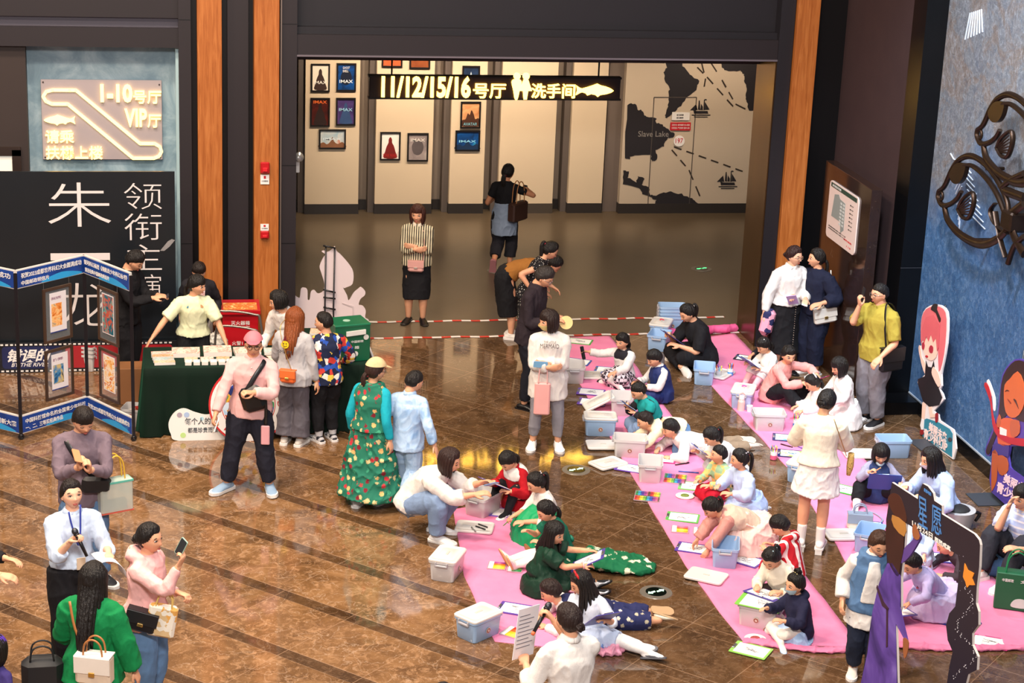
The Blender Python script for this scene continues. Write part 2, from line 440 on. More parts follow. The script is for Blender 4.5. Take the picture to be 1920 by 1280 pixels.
g = Geo(); g.box(-14, 8.8, 4, 23.55, -.2, 0); struct(g, 'floor', floor_mat())
g = Geo(); g.box(-14, 13, 23.55, 32, -.2, 0); struct(g, 'floor_hall', hall_floor_mat())

# ---------------- shop front wall
PANEL = plain('#221b1f', .5, .1, .05, 1.5)
PANEL2 = plain('#1c191f', .5, .1, .05, 1.5)
BLACK = plain('#0c0b0d', .35, 0, 0)
def wood_mat():
    m, t = new_mat('wood', .38, 0, .4)
    n = t.noise(9, 5, .6, t.mapv((3.5, 3.5, .22)), 1.0); n2 = t.noise(40, 3, .6, t.mapv((3, 3, .06)))
    c = t.ramp(n, [(.3, lin('#94501f')), (.5, lin('#ae6630')), (.7, lin('#c37b41'))])
    t.set(t.b.inputs['Base Color'], t.mix(t.math('MULTIPLY', n2, .5), c, lin('#8a4b1f')))
    return m
WOOD = wood_mat()
TOP = 9.
g = Geo()
g.box(1.78, 7.62, 22.95, 23.6, 3.66, 3.90); g.box(1.78, 7.62, 23.02, 23.6, 3.90, 3.98, 1); g.box(1.78, 7.62, 23.12, 23.6, 3.98, TOP, 1)
g.box(1.78, 7.62, 22.93, 22.96, 3.645, 3.665, 2)
g.box(1.60, 1.78, 22.93, 23.75, 0, TOP); g.box(7.62, 7.80, 22.93, 23.7, 0, TOP, 1)
g.box(.42, .56, 22.95, 23.6, 0, TOP); g.box(.98, 1.22, 23.0, 23.6, 0, TOP)
for z in (4.02, 2.35, 1.4): g.box(1.605, 1.775, 22.925, 22.94, z, z+.006, 3)
for z in (4.05, 1.4): g.box(.425, .555, 22.945, 22.96, z, z+.006, 3)
g.box(.56, 1.6, 23.12, 23.7, 0, TOP, 3); g.box(7.78, 8.75, 23.12, 23.7, 0, TOP, 3)
struct(g, 'wall_front', [PANEL, PANEL2, plain('#8a8088', .3, .6, 0), BLACK])
g = Geo(); g.box(1.585, 1.603, 22.9, 23.0, 0, TOP); struct(g, 'trim_1', plain('#9a8a80', .3, .8, 0))
for i, (a, b) in enumerate(((.63, .91), (1.28, 1.57), (7.81, 8.09))):
    g = Geo(); g.box(a, b, 22.86, 23.3, 0, TOP, bev=.004); struct(g, 'trim_%d' % (i+2), WOOD)
g = Geo(); g.box(7.605, 7.625, 22.95, 23.69, 0, 3.66)
def brass():
    m, t = new_mat('bronze_panel', .28, .85)
    t.set(t.b.inputs['Base Color'], t.mix(t.noise(3, 4, .6, t.mapv((1, 1, .3))), lin('#5a4026'), lin('#6e5132'))); return m
struct(g, 'trim_5', brass())
# left bay
g = Geo()
g.box(-14, .42, 23.0, 23.6, 3.72, 3.94); g.box(-14, .42, 23.1, 23.6, 3.94, 4.06, 1); g.box(-14, .42, 23.02, 23.6, 4.06, TOP)
g.box(-14, -1.31, 23.1, 23.6, 0, 3.72, 2); g.box(-14, .42, 23.55, 23.7, 0, 3.9, 2)
struct(g, 'wall_left', [PANEL, plain('#55505a', .4, .3, 0), plain('#2e221f', .6, 0, .06, 2)])
def skyplaster():
    m, t = new_mat('blue_plaster', .4)
    t.set(t.b.inputs['Base Color'], t.ramp(t.noise(2.2, 6, .65, dist=.8), [(.32, lin('#66808f')), (.5, lin('#7f98a6')), (.68, lin('#a3b7c0'))])); return m
g = Geo(); g.box(-1.31, .40, 23.34, 23.5, 0, 3.72); g.box(.385, .42, 23.1, 23.5, 0, 3.72, 1)
struct(g, 'wall_left_plaster', [skyplaster(), plain('#a8c4cc', .3, 0, 0)])
# right side: fabric wall, black stone pier, blue relief wall with plinth
g = Geo(); g.box(8.53, 8.8, 20.66, 23.2, 0, TOP)
m, t = new_mat('fabric_wall', .8, 0, .2); t.set(t.b.inputs['Base Color'], t.mix(t.noise(3, 3), lin('#37282a'), lin('#402f2f'))); t.bump(t.noise(150, 2), .2, .004)
struct(g, 'wall_right', m)
g = Geo(); g.box(8.525, 8.82, 20.62, 21.0, 0, TOP); g.box(8.36, 8.82, 20.27, 20.7, 0, .15); g.box(8.523, 8.82, 20.615, 20.63, 1.66, 1.666, 1)
struct(g, 'wall_right_pier', [plain('#08090c', .32, 0, .1, 3, spec=.3), plain('#33343a', .4, 0, 0)])
def relief():
    m, t = new_mat('blue_relief_plaster', .45, 0, .5)
    x, y, z = t.sep()
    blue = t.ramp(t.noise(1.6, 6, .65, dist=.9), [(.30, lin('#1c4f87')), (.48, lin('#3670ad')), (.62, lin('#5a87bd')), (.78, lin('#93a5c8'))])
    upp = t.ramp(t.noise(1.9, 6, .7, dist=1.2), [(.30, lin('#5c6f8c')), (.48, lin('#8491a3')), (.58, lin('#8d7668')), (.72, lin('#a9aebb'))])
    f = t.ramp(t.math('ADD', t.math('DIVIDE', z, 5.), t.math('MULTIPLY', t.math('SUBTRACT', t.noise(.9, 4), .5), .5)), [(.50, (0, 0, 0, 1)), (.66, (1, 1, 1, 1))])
    fine = t.ramp(t.noise(11, 9, .82, dist=.7), [(.34, lin('#173c6b')), (.5, lin('#3f74ad')), (.62, lin('#86a9d2')), (.74, lin('#c2d2e6'))]); blue = t.mix(.55, blue, fine); upp = t.mix(.5, upp, t.ramp(t.noise(13, 9, .82, dist=.7), [(.36, lin('#4d5a70')), (.5, lin('#8e8780')), (.62, lin('#b9bcc8')), (.72, lin('#dfe3ea'))]))
    sc = t.ramp(t.noise(30, 9, .9, t.mapv((1, 1, .6))), [(.54, (0, 0, 0, 1)), (.64, (1, 1, 1, 1))])
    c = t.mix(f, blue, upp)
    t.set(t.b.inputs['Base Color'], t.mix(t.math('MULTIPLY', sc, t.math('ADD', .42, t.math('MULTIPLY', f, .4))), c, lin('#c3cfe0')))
    h = t.math('ADD', t.noise(5, 8, .7, dist=1.5), t.math('MULTIPLY', t.noise(22, 6, .8, dist=2), .8)); t.bump(h, 1., .05)
    return m
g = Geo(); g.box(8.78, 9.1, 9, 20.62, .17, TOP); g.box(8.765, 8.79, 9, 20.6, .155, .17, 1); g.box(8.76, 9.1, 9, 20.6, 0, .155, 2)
WR = Wall((8.78, 20, 0), (0, -1, 0))
def rel(pts, w, cx=1700, cy=120, k=3.368):
    for q in strip(WR.poly(pts, cx, cy, k), w): g.prism(q, .012, 3, WR.M(0))
for i in range(9):
    rel([(370+i*4, 640+i*38), (410+i*11, 690+i*44)], .008); rel([(355+i*-2, 700+i*36), (310+i*3, 790+i*32)], .008)
rel([(280, 565), (300, 600), (330, 610)], .01)
for i in range(7): rel([(1075+i*9, 62-i*3), (1050+i*14, 190-i*6)], .008, 1400, 0, 2.56)
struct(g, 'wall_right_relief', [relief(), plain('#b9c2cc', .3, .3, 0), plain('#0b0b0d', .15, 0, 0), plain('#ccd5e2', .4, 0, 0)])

# ---------------- hall behind the opening
def hallpaint(c):
    m, t = new_mat('hall_paint', .6, 0, .3); k = lin(c); t.set(t.b.inputs['Base Color'], t.mix(t.noise(2, 3), k, tuple(v*.93 for v in k[:3])+(1,))); t.bump(t.noise(120, 2), .15, .003); return m
HP, HR_, HD = hallpaint('#d6c2a6'), hallpaint('#85786c'), plain('#2c2725', .4, 0, 0)
g = Geo(); g.box(-2, 12, 30.42, 30.6, 0, 4.2, 0); g.box(-2, 12, 30.38, 30.43, 0, .16, 1); struct(g, 'wall_hall_back', [HR_, HD])
PAN = ((2.47, 3.31), (3.57, 4.47), (4.75, 5.30), (5.54, 6.43), (6.68, 7.24))
for i, (a, b) in enumerate(PAN):
    g = Geo(); g.box(a, b, 30.1, 30.42, .16, 4.2); g.box(a-.006, b+.006, 30.09, 30.42, 0, .16, 1); g.box(a-.10, a, 30.2, 30.42, 0, 4.2, 2)
    struct(g, 'wall_hall_panel', [HP, HD if i != 3 else plain('#8d8780', .22, .9, 0), plain('#5b514b', .6, 0, 0)])
g = Geo(); g.box(-2, 12, 23.6, 31, 3.62, 3.8); struct(g, 'ceiling_hall', plain('#2a201c', .7))
g = Geo(); g.box(1.78, 7.62, 23.6, 23.8, 3.50, 3.66); struct(g, 'trim_6', plain('#2c1a17', .6, 0, .1))
g = Geo(); g.box(-2, -1.8, 23.7, 30.5, 0, 3.7); struct(g, 'wall_hall_left', HP)
g = Geo(); g.box(10.6, 10.8, 23.7, 30.5, 0, 3.7); struct(g, 'wall_hall_right', HR_)
# mural wall: light plaster with dark land, dashed routes, two ships, a hidden door
WM = Wall((0, 30.06, 0), (1, 0, 0)); g = Geo(); CX, CY, CK = 960, 60, 3.556
g.box(7.52, 10.6, 30.06, 30.42, .16, 4.2); g.box(7.51, 10.6, 30.05, 30.42, 0, .16, 1); g.box(7.28, 7.52, 30.2, 30.42, 0, 4.2, 2)
L1 = [(1020, 150), (1120, 150), (1140, 225), (1185, 280), (1250, 330), (1225, 385), (1165, 440), (1130, 480), (1100, 520), (1060, 550), (1030, 580), (1020, 560), (1040, 500), (1045, 430), (1050, 380), (1020, 320), (1010, 270), (1030, 240)]
L2 = [(768, 490), (790, 475), (830, 480), (835, 520), (860, 520), (875, 540), (900, 565), (960, 570), (960, 600), (1000, 620), (1040, 650), (1085, 680), (1080, 700), (1040, 705), (1010, 760), (960, 790), (965, 850), (935, 865), (925, 820), (850, 820), (790, 830), (785, 850), (748, 845)]
L3 = [(740, 925), (775, 930), (775, 970), (830, 1000), (840, 965), (880, 975), (870, 1020), (910, 1030), (920, 1080), (950, 1095), (1000, 1075), (1060, 1065), (1130, 1080), (1200, 1110), (1240, 1140), (1255, 1165), (950, 1165), (960, 1120), (920, 1100), (870, 1080), (850, 1040), (740, 1015)]
L4 = [(1390, 150), (1700, 150), (1680, 520), (1580, 520), (1565, 470), (1555, 430), (1570, 380), (1545, 320), (1550, 280), (1520, 260), (1440, 265), (1400, 240)]
def jag(poly, n=4, a=.012):
    out = []; r = random.Random(5)
    for (x0, y0), (x1, y1) in zip(poly, poly[1:]+poly[:1]):
        for k in range(n): t = k/n; out.append((x0+(x1-x0)*t+r.uniform(-a, a), y0+(y1-y0)*t+r.uniform(-a, a)))
    return out
for L in (L1, L2, L3, L4): g.prism(jag(WM.poly(L, CX, CY, CK)), .006, 3, WM.M())
def dashes(pts):
    P = WM.poly(pts, CX, CY, CK); acc = 0
    for a, b in zip(P[:-1], P[1:]):
        a, b = np.array(a), np.array(b); n = max(1, int(np.linalg.norm(b-a)/.22))
        for k in range(n):
            for q in strip([tuple(a+(b-a)*(k/n)), tuple(a+(b-a)*((k+.6)/n))], .022): g.prism(q, .006, 4, WM.M())
for L in ([(1170, 170), (1300, 300), (1500, 525)], [(1265, 210), (1290, 310), (1275, 400)], [(1310, 180), (1400, 320), (1490, 480), (1600, 535)], [(1080, 765), (1570, 940)], [(1065, 785), (1180, 920), (1270, 1135)]): dashes(L)
for L in ([(947, 435), (905, 1165)], [(1230, 435), (1180, 1165)], [(947, 435), (1230, 435)]):
    for q in strip(WM.poly(L, CX, CY, CK), .012): g.prism(q, .007, 5, WM.M())
def ship(cx, cy):
    for P in ([(-45, 35), (50, 35), (45, 18), (-30, 18), (-48, 10)], [(-60, 42), (64, 42), (64, 48), (-60, 48)], [(-45, 55), (45, 55), (45, 60), (-45, 60)],
              [(-70, 12), (-30, -28), (-22, 12)], [(-18, 8), (-12, -52), (-6, -52), (-4, 12)], [(-2, 10), (2, -30), (14, -10), (14, 12)], [(18, 12), (22, -58), (27, -58), (27, 12)], [(28, 10), (30, -40), (58, 8)], [(27, -62), (40, -60), (40, -54), (27, -54)]):
        g.prism(WM.poly([(cx+x, cy+y) for x, y in P], CX, CY, CK), .007, 3, WM.M())
ship(1258, 508); ship(1437, 985)
a = WM.pt(CX+840/CK, CY+697/CK); b = WM.pt(CX+1045/CK, CY+660/CK)
g.text('Slave Lake', a[0], a[1], b[0]-a[0], b[1]-a[1], 6, WM.M(.006), .003)
struct(g, 'wall_hall_mural', [hallpaint('#c3b29d'), HD, plain('#6a5d55', .6, 0, 0), plain('#221e22', .5, 0, 0), plain('#352a22', .5, 0, 0), plain('#4b433e', .5, 0, 0), plain('#8d8781', .6, 0, 0)])
def plate(name, label, cat, W, px, mats, off=.004, th=.012, texts=(), extra=None, r=0):
    "flat sign on plane W; px = x0, y0, x1, y1; texts = (body, fx, fy, fw, fh, material)"
    x0, z1 = W.pt(px[0], px[1]); x1, z0 = W.pt(px[2], px[3]); g = Geo(); M = W.M(off)
    g.prism(roundrect(x0, z0, x1, z1, r) if r else [(x0, z0), (x1, z0), (x1, z1), (x0, z1)], th, 0, M)
    o = g.obj(name, mats[0]); tag(o, label, cat)
    for body, fx, fy, fw, fh, mt in texts:
        g = Geo(); g.text(body, x0+(x1-x0)*fx, z0+(z1-z0)*fy, (x1-x0)*fw, (z1-z0)*fh, 0, W.M(off+th), .003); g.obj('lettering', mt, o)
    return o
WHITE = plain('#e9e4e0', .5, 0, .02); RED = plain('#c01722', .45, 0, .04)
INK = plain('#1d1b1e', .6, 0, 0)
plate('notice', 'small white notice on the map mural above the red one', 'sign', WM, (1260, 210, 1292, 225), [WHITE], .008, texts=(('请勿倚靠', .25, .55, .4, .22, INK), ('请勿攀爬', .25, .2, .4, .22, INK)))
plate('notice', 'red warning notice with white characters on the map mural', 'sign', WM, (1257, 229, 1294, 244), [RED], .008, texts=(('注意安全 请勿触摸 当心碰撞', .06, .58, .88, .24, WHITE), ('文明观影 严禁攀爬 爱护公物', .06, .18, .88, .24, WHITE)))
c = WM.pt(1273, 264); g = Geo(); g.prism([(c[0]+.09*math.cos(i*pi/12), c[1]+.09*math.sin(i*pi/12)) for i in range(24)], .008, 0, WM.M(.008)); o = g.obj('round_number_sign', WHITE, label='round white sign with red number 197 on the map mural', cat='sign')
g = Geo(); g.text('197', c[0]-.06, c[1]-.035, .12, .08, 0, WM.M(.016), .003); g.obj('lettering', RED, o)

# framed film posters on the hall panels
WP = Wall((0, 30.1, 0), (1, 0, 0))
def grad(c1, c2, c3=None, scale=5):
    key = ('grad', c1, c2, c3, scale)
    if key in MATS: return MATS[key]
    m, t = new_mat('poster_print', .35); z = t.sep()[2]
    n = t.noise(scale, 4, .6, dist=.8)
    st = [(.3, lin(c1)), (.62, lin(c2))]+([(.75, lin(c3))] if c3 else [])
    t.set(t.b.inputs['Base Color'], t.ramp(n, st)); MATS[key] = m; return m
POSTERS = [
 ((583, 119, 618, 172), 'cream film poster of a dark hooded figure, top left of the first hall panel', grad('#efe3d2', '#e8dcc8', '#cdbb9f'), '#3a2620', 'IMAX', .28, '#f3efe6'),
 ((631, 118, 667, 171), 'deep blue portrait film poster, top right of the first hall panel', grad('#04102c', '#0c4f9a', '#49a0dd'), '#06142e', 'IMAX', .30, '#f2f6fb'),
 ((582, 183, 618, 237), 'dark film poster with fiery glow, middle row left on the first hall panel', grad('#1a0e0c', '#5c1a10', '#e07030'), '#2c1a16', 'IMAX', .80, '#e8702f'),
 ((630, 183, 666, 235), 'violet and teal film poster, middle row right on the first hall panel', grad('#2a2350', '#56407c', '#4fb0c8'), '#35507e', 'IMAX', .52, '#9fd4ea'),
 ((598, 242, 648, 279), 'landscape film poster in pale blue and orange, lowest on the first hall panel', grad('#8fb6c9', '#d8d4cc', '#d0693c'), '#8a5a3c', 'IMAX', .45, '#dfe9f0'),
 ((713, 247, 750, 300), 'white and red portrait film poster with a dark figure on the second hall panel', grad('#efe9e2', '#f3ece4', '#b5221f'), '#7a1613', 'STAR WARS', .12, '#b11a18'),
 ((764, 249, 802, 302), 'grey misty portrait film poster on the second hall panel', grad('#7b6f70', '#a0938f', '#c9bfb8'), '#5a5152', 'IMAX', .70, '#d9d3cc'),
 ((864, 190, 900, 240), 'orange desert portrait film poster on the third hall panel under the hanging sign', grad('#b66a3c', '#dfae7c', '#f0d9b8'), '#4a2a1a', 'AVATAR', .10, '#6fb6c8'),
 ((854, 244, 899, 283), 'landscape blue underwater film poster, lowest on the third hall panel', grad('#071c45', '#0d4f93', '#2f9ac0'), '#0a2a4c', 'IMAX', .42, '#8fd3ef'),
 ((867, 123, 899, 152), 'dark blue film poster showing an eye, partly behind the hanging sign', grad('#0d1626', '#233a5c', '#3f5d80'), '#c9d2d8', '', 0, '#ffffff'),
 ((716, 95, 754, 126), 'orange film poster cut off by the ceiling edge on the second hall panel', grad('#d2552c', '#e0623a', '#b5431f'), '#8a2a14', '', 0, '#ffffff'),
 ((768, 96, 806, 129), 'brown film poster cut off by the ceiling edge on the second hall panel', grad('#7a3a1e', '#96502a', '#58260f'), '#4a2010', '', 0, '#ffffff')]
FRAME = plain('#15110f', .35, 0, 0)
for (px, lab, pic, fig, word, fy, wc) in POSTERS:
    x0, z1 = WP.pt(px[0], px[1]); x1, z0 = WP.pt(px[2], px[3]); w, h = x1-x0, z1-z0
    t_ = thing('framed_poster', lab, 'poster', (x0, 30.1, z0)); MW = frame((0, 0, 0), (1, 0, 0), (0, 0, 1), (0, -1, 0)); f = .024
    g = Geo(); g.prism([(0, 0), (w, 0), (w, f), (0, f)], .03, 0, MW); g.prism([(0, h-f), (w, h-f), (w, h), (0, h)], .03, 0, MW); g.prism([(0, f), (f, f), (f, h-f), (0, h-f)], .03, 0, MW); g.prism([(w-f, f), (w, f), (w, h-f), (w-f, h-f)], .03, 0, MW)
    part(g, 'frame', FRAME, t_)
    g = Geo(); g.prism([(f, f), (w-f, f), (w-f, h-f), (f, h-f)], .012, 0, MW); 
    if w < h:     # a draped standing figure
        i_ = (px[0]*7+px[1]) % 3; q = ([(.2, .08), (.25, .3), (.33, .5), (.41, .62), (.42, .74), (.5, .82), (.58, .74), (.59, .62), (.68, .5), (.76, .3), (.82, .08)], [(.06, .08), (.10, .3), (.26, .34), (.36, .56), (.46, .5), (.54, .68), (.66, .52), (.74, .34), (.9, .38), (.95, .08)], [(.3, .3), (.22, .5), (.3, .68), (.5, .76), (.7, .68), (.78, .5), (.7, .3), (.5, .22)])[i_]
    else: q = [(.04, .08), (.04, .26), (.18, .34), (.30, .24), (.44, .40), (.50, .62), (.56, .40), (.70, .26), (.86, .36), (.96, .24), (.96, .08)]
    if px[1] > 100: g.prism(smoothpoly([(x*w, y*h) for x, y in q], 3), .0145, 1, MW)
    pc = part(g, 'picture', [pic, plain(fig, .5, 0, .2)], t_)
    if word: g = Geo(); g.text(word, w*.16, h*fy, w*.68, h*.11, 0, frame((0, -.0145, 0), (1, 0, 0), (0, 0, 1), (0, -1, 0)), .002, .01); g.obj('lettering', plain(wc, .5, 0, 0), pc)
    if '#04102c' in str(word)+lab or 'deep blue' in lab:
        g = Geo(); g.text('GHOST\nSHELL', w*.32, h*.68, w*.36, h*.2, 0, frame((0, -.0145, 0), (1, 0, 0), (0, 0, 1), (0, -1, 0)), .002); g.obj('lettering', WHITE, pc)
# emergency lamp on the left hall wall edge
e = thing('emergency_lamp', 'white twin-head emergency lamp on the hall wall beside the opening', 'lamp', onY(557, 310, 24.2))
g = Geo(); g.box(-.03, .03, -.03, .03, -.09, .06, bev=.008); part(g, 'housing', WHITE, e); g = Geo(); g.tube([(0, -.04, .1), (.02, -.1, .13)], [.045, .06], 14); g.tube([(0, 0, .06), (0, -.03, .1)], [.012, .012], 8); part(g, 'lamp_head', plain('#cfcbc6', .25, .5, 0), e, True)

# ---------------- hanging direction sign
SIGN = glow('#ffc850', 9.)
SGW = Wall((0, 26.2, 0), (1, 0, 0))
x0, z1 = SGW.pt(693, 143); x1, z0 = SGW.pt(1162, 187); z0b = z0
hs = thing('hanging_sign', 'long dark hanging sign with glowing hall numbers, restroom pictograms and fish', 'sign', ((x0+x1)/2, 26.2, z0))
W2 = x1-x0; H2 = z1-z0
g = Geo(); g.box(-W2/2, W2/2, 0, .12, 0, H2, bev=.006); g.box(-W2/2-.012, W2/2+.012, -.012, .125, H2-.012, H2+.012, 1); g.box(-W2/2-.012, W2/2+.012, -.012, .125, -.012, .012, 1); part(g, 'board', [plain('#2a201c', .3, .3, .1, 3), plain('#171310', .4, .3, 0)], hs)
MS = frame((0, -.004, 0), (1, 0, 0), (0, 0, 1), (0, -1, 0))
def sx(px): return SGW.pt(px, 165)[0]-(x0+x1)/2
g = Geo()
g.text('11/12/15/16', sx(715), H2*.05, sx(882)-sx(715), H2*1.0, 0, MS, .03, .035)
g.text('号厅', sx(887), H2*.04, sx(948)-sx(887), H2*.68, 0, MS, .03, .012); g.text('洗手间', sx(996), H2*.06, sx(1078)-sx(996), H2*.68, 0, MS, .03, .014)
part(g, 'lettering', SIGN, hs)
g = Geo(); a, b = sx(968), sx(985); u = H2
def circ(cx, cy, r, n=18): return [(cx+r*math.cos(2*pi*k/n), cy+r*math.sin(2*pi*k/n)) for k in range(n)]
g.prism(circ(a, 1.08*u, .16*u), .03, 0, MS); g.prism(circ(b, 1.08*u, .16*u), .03, 0, MS)
g.prism(smoothpoly([(a-.24*u, .80*u), (a-.12*u, .93*u), (a+.12*u, .93*u), (a+.22*u, .80*u), (a+.14*u, .4*u), (a+.06*u, .02*u), (a-.06*u, .02*u), (a-.14*u, .4*u)], 3), .03, 0, MS)
g.prism([(b-.10*u, .93*u), (b+.10*u, .93*u), (b+.30*u, .40*u), (b+.12*u, .40*u), (b+.07*u, .0), (b-.07*u, .0), (b-.12*u, .40*u), (b-.30*u, .40*u)], .03, 0, MS)
part(g, 'pictogram', SIGN, hs)
FISH = [(0, .5), (.06, .62), (.20, .76), (.34, .84), (.44, .96), (.54, .86), (.70, .72), (.84, .62), (.90, .66), (1, .84), (.97, .5), (1, .18), (.90, .34), (.84, .38), (.74, .30), (.70, .16), (.60, .26), (.48, .20), (.42, .06), (.36, .20), (.20, .26), (.06, .38)]
g = Geo(); fx0, fx1 = sx(1150), sx(1080); g.prism([(fx0+(fx1-fx0)*x, H2*(.10+.68*y)) for x, y in FISH][::-1], .03, 0, MS); part(g, 'fish_pictogram', SIGN, hs)
for px in (735, 1123): g = Geo(); g.cyl((sx(px), .06, H2), .012, 3.62-z0-H2, 10); part(g, 'hanger_rod', plain('#1a1412', .4, .5, 0), hs)

# ---------------- wall sign in the left bay
SB = Wall((0, 23.30, 0), (1, 0, 0)); x0, z1 = SB.pt(76, 149); x1, z0 = SB.pt(305, 299); w, h = x1-x0, z1-z0
ws = thing('wall_sign', 'pale wall sign with glowing escalator outline, fish and characters on the blue plaster', 'sign', (x0, 23.33, z0)); MS = frame((0, -.04, 0), (1, 0, 0), (0, 0, 1), (0, -1, 0))
g = Geo(); g.box(0, w, -.04, 0, 0, h, bev=.004); part(g, 'board', plain('#a3979a', .45, 0, .03), ws); SIGN2 = glow('#ffe08c', 1.9)
for fx, fy in ((.02, .97), (.98, .95), (.02, .03), (.98, .03)): part(Geo().cyl((fx*w, fy*h, 0), .01, .006, 10, 0, MS), 'screw', plain('#6b5f5c', .3, .8, 0), ws)
def K(x, y): return ((x-76)/229*w, (299-y)/150*h)
g = Geo(); esc = [(130, 168), (142, 168), (262, 268), (290, 268), (300, 274), (303, 283), (298, 292), (288, 296), (248, 296), (126, 194), (96, 194), (85, 189), (80, 180), (86, 171), (98, 168)]
E1 = [K(*p) for p in esc]
for q in strip(E1+E1[:1], .035): g.prism(q, .02, 0, MS)
for p in E1: g.prism(circ(p[0], p[1], .0175, 10), .02, 0, MS)
part(g, 'escalator_outline', SIGN2, ws)
g = Geo(); a = K(80, 235); b = K(139, 213); g.prism([(a[0]+(b[0]-a[0])*x, a[1]+(b[1]-a[1])*y) for x, y in FISH][::-1], .03, 0, MS); part(g, 'fish_pictogram', SIGN2, ws)
g = Geo()
for body, X0, Y0, X1, Y1, bo in (('1-10', 188, 190, 249, 156, .04), ('号厅', 250, 192, 304, 168, .012), ('VIP', 233, 236, 276, 202, .03), ('厅', 277, 237, 303, 213, .012), ('请乘', 82, 267, 136, 243, .012), ('扶梯上楼', 82, 298, 190, 273, .012)):
    a = K(X0, Y0); b = K(X1, Y1); g.text(body, a[0], a[1], b[0]-a[0], b[1]-a[1], 0, MS, .035, bo)
part(g, 'lettering', SIGN2, ws)
# lit frame at the far left
g = Geo(); p = onY(-40, 345, 23.1); q = onY(39, 275, 23.1); t_ = thing('wall_display', 'dark framed lit display at the left edge behind the black banner', 'display', (p.x, 23.1, p.z)); w, h = q.x-p.x, q.z-p.z
g.box(0, w, -.05, 0, 0, .03); g.box(0, w, -.05, 0, h-.03, h); g.box(w-.1, w, -.05, 0, .03, h-.03); g.box(0, w, -.05, 0, h-.1, h-.03); part(g, 'frame', plain('#2a1c16', .4), t_)
g = Geo(); g.box(.02, w-.1, -.02, 0, .03, h-.1); part(g, 'screen', glow('#d8d2c4', .5), t_)

# fire alarm boxes and labels on the second wood pillar
for nm, px, lab in (('fire_alarm', (488, 303, 505, 324), 'red fire alarm box with clear cover, upper of two on the wooden pillar'), ('fire_alarm', (488, 432, 504, 446), 'red and white fire alarm plate, lower of two on the wooden pillar')):
    WW = Wall((0, 22.86, 0), (1, 0, 0)); x0, z1 = WW.pt(px[0], px[1]); x1, z0 = WW.pt(px[2], px[3])
    t_ = thing(nm, lab, 'fire alarm', ((x0+x1)/2, 22.86, z0)); w, h = x1-x0, z1-z0
    g = Geo(); g.box(-w/2, w/2, -.05, 0, 0, h, bev=.01); part(g, 'box', plain('#b3121a', .3, 0, 0, coat=.3), t_)
    g = Geo(); g.box(-w*.28, w*.28, -.075, -.05, h*.2, h*.55, bev=.006); part(g, 'call_point', plain('#d02028', .25, 0, 0, coat=.5), t_)
    y0 = -h*1.0 if px[1] < 400 else h*1.02
    g = Geo(); g.box(-w*.48, w*.48, -.012, 0, y0, y0+h*.85); lb = part(g, 'label', WHITE, t_, label='white label plate')
    g = Geo(); M_ = frame((0, -.012, 0), (1, 0, 0), (0, 0, 1), (0, -1, 0)); g.prism([(-w*.12, y0+h*.5), (w*.12, y0+h*.5), (w*.12, y0+h*.75), (-w*.12, y0+h*.75)], .003, 0, M_); g.text('火灾报警按钮', -w*.36, y0+h*.2, w*.72, h*.16, 1, M_, .002); g.obj('lettering', [RED, INK], lb)

# ---------------- marble directory slab with map
kk = thing('directory_slab', 'dark polished marble slab with a framed floor map beside the wooden pillar', 'directory board', (8.22, 20.96, 0))
def dkmarble():
    m, t = new_mat('dark_marble', .1, 0, .5)
    b = t.mix(t.noise(3, 6, .7, dist=1.4), lin('#1c1310'), lin('#38261f')); v = t.ramp(t.noise(7, 6, .7, dist=2.5), [(.62, (0, 0, 0, 1)), (.72, (1, 1, 1, 1))])
    t.set(t.b.inputs['Base Color'], t.mix(t.math('MULTIPLY', v, .4), b, lin('#8a7868'))); return m
g = Geo(); g.box(0, .13, 0, 1.6, 0, 2.5, bev=.004); g.box(-.002, .10, -.002, .01, 1.15, 1.155, 1); part(g, 'slab', [dkmarble(), BLACK], kk)
WK = Wall((8.22, 20.96, 0), (0, -1, 0)); A_ = WK.poly([(1559, 341), (1613, 366), (1604, 476), (1550, 445)])
y0 = -(A_[0][0]+A_[3][0])/2; y1 = -(A_[1][0]+A_[2][0])/2; zt = (A_[0][1]+A_[1][1])/2; zb = (A_[2][1]+A_[3][1])/2; w, h = y0-y1, zt-zb
MK = frame((-.002, y0, zb), (0, -1, 0), (0, 0, 1), (-1, 0, 0))
g = Geo(); g.prism(roundrect(0, 0, w, h, .06), .015, 0, MK); mp = part(g, 'map_panel', plain('#e3cfc8', .35, 0, .02), kk)
MK2 = frame((-.017, y0, zb), (0, -1, 0), (0, 0, 1), (-1, 0, 0)); g = Geo(); r_ = random.Random(3)
g.prism([(.05*w, .90*h), (.95*w, .90*h), (.95*w, .975*h), (.05*w, .975*h)], .002, 0, MK2); g.text('商场楼层导览图', .1*w, .915*h, .3*w, .04*h, 3, MK2, .003)
g.prism([(.14*w, .40*h), (.2*w, .80*h), (.34*w, .84*h), (.40*w, .78*h), (.58*w, .76*h), (.6*w, .30*h), (.50*w, .22*h), (.46*w, .40*h)], .002, 1, MK2)
for i in range(7):
    for j in range(2): g.prism([((.42+.09*j)*w, (.70-.06*i)*h), ((.48+.09*j)*w, (.70-.06*i)*h), ((.48+.09*j)*w, (.735-.06*i)*h), ((.42+.09*j)*w, (.735-.06*i)*h)], .003, 4, MK2)
for i in range(7): g.text('影厅', .74*w, (.78-.07*i)*h, .12*w, .022*h, 2, MK2, .002)
for i in range(2): g.text('商场营业时间为每日十点至二十二点', .08*w, (.20-.04*i)*h, .6*w, .022*h, 2, MK2, .002)
g.text('消防疏散', .62*w, .15*h, .28*w, .03*h, 5, MK2, .002); g.text('119', .74*w, .06*h, .14*w, .03*h, 5, MK2, .002)
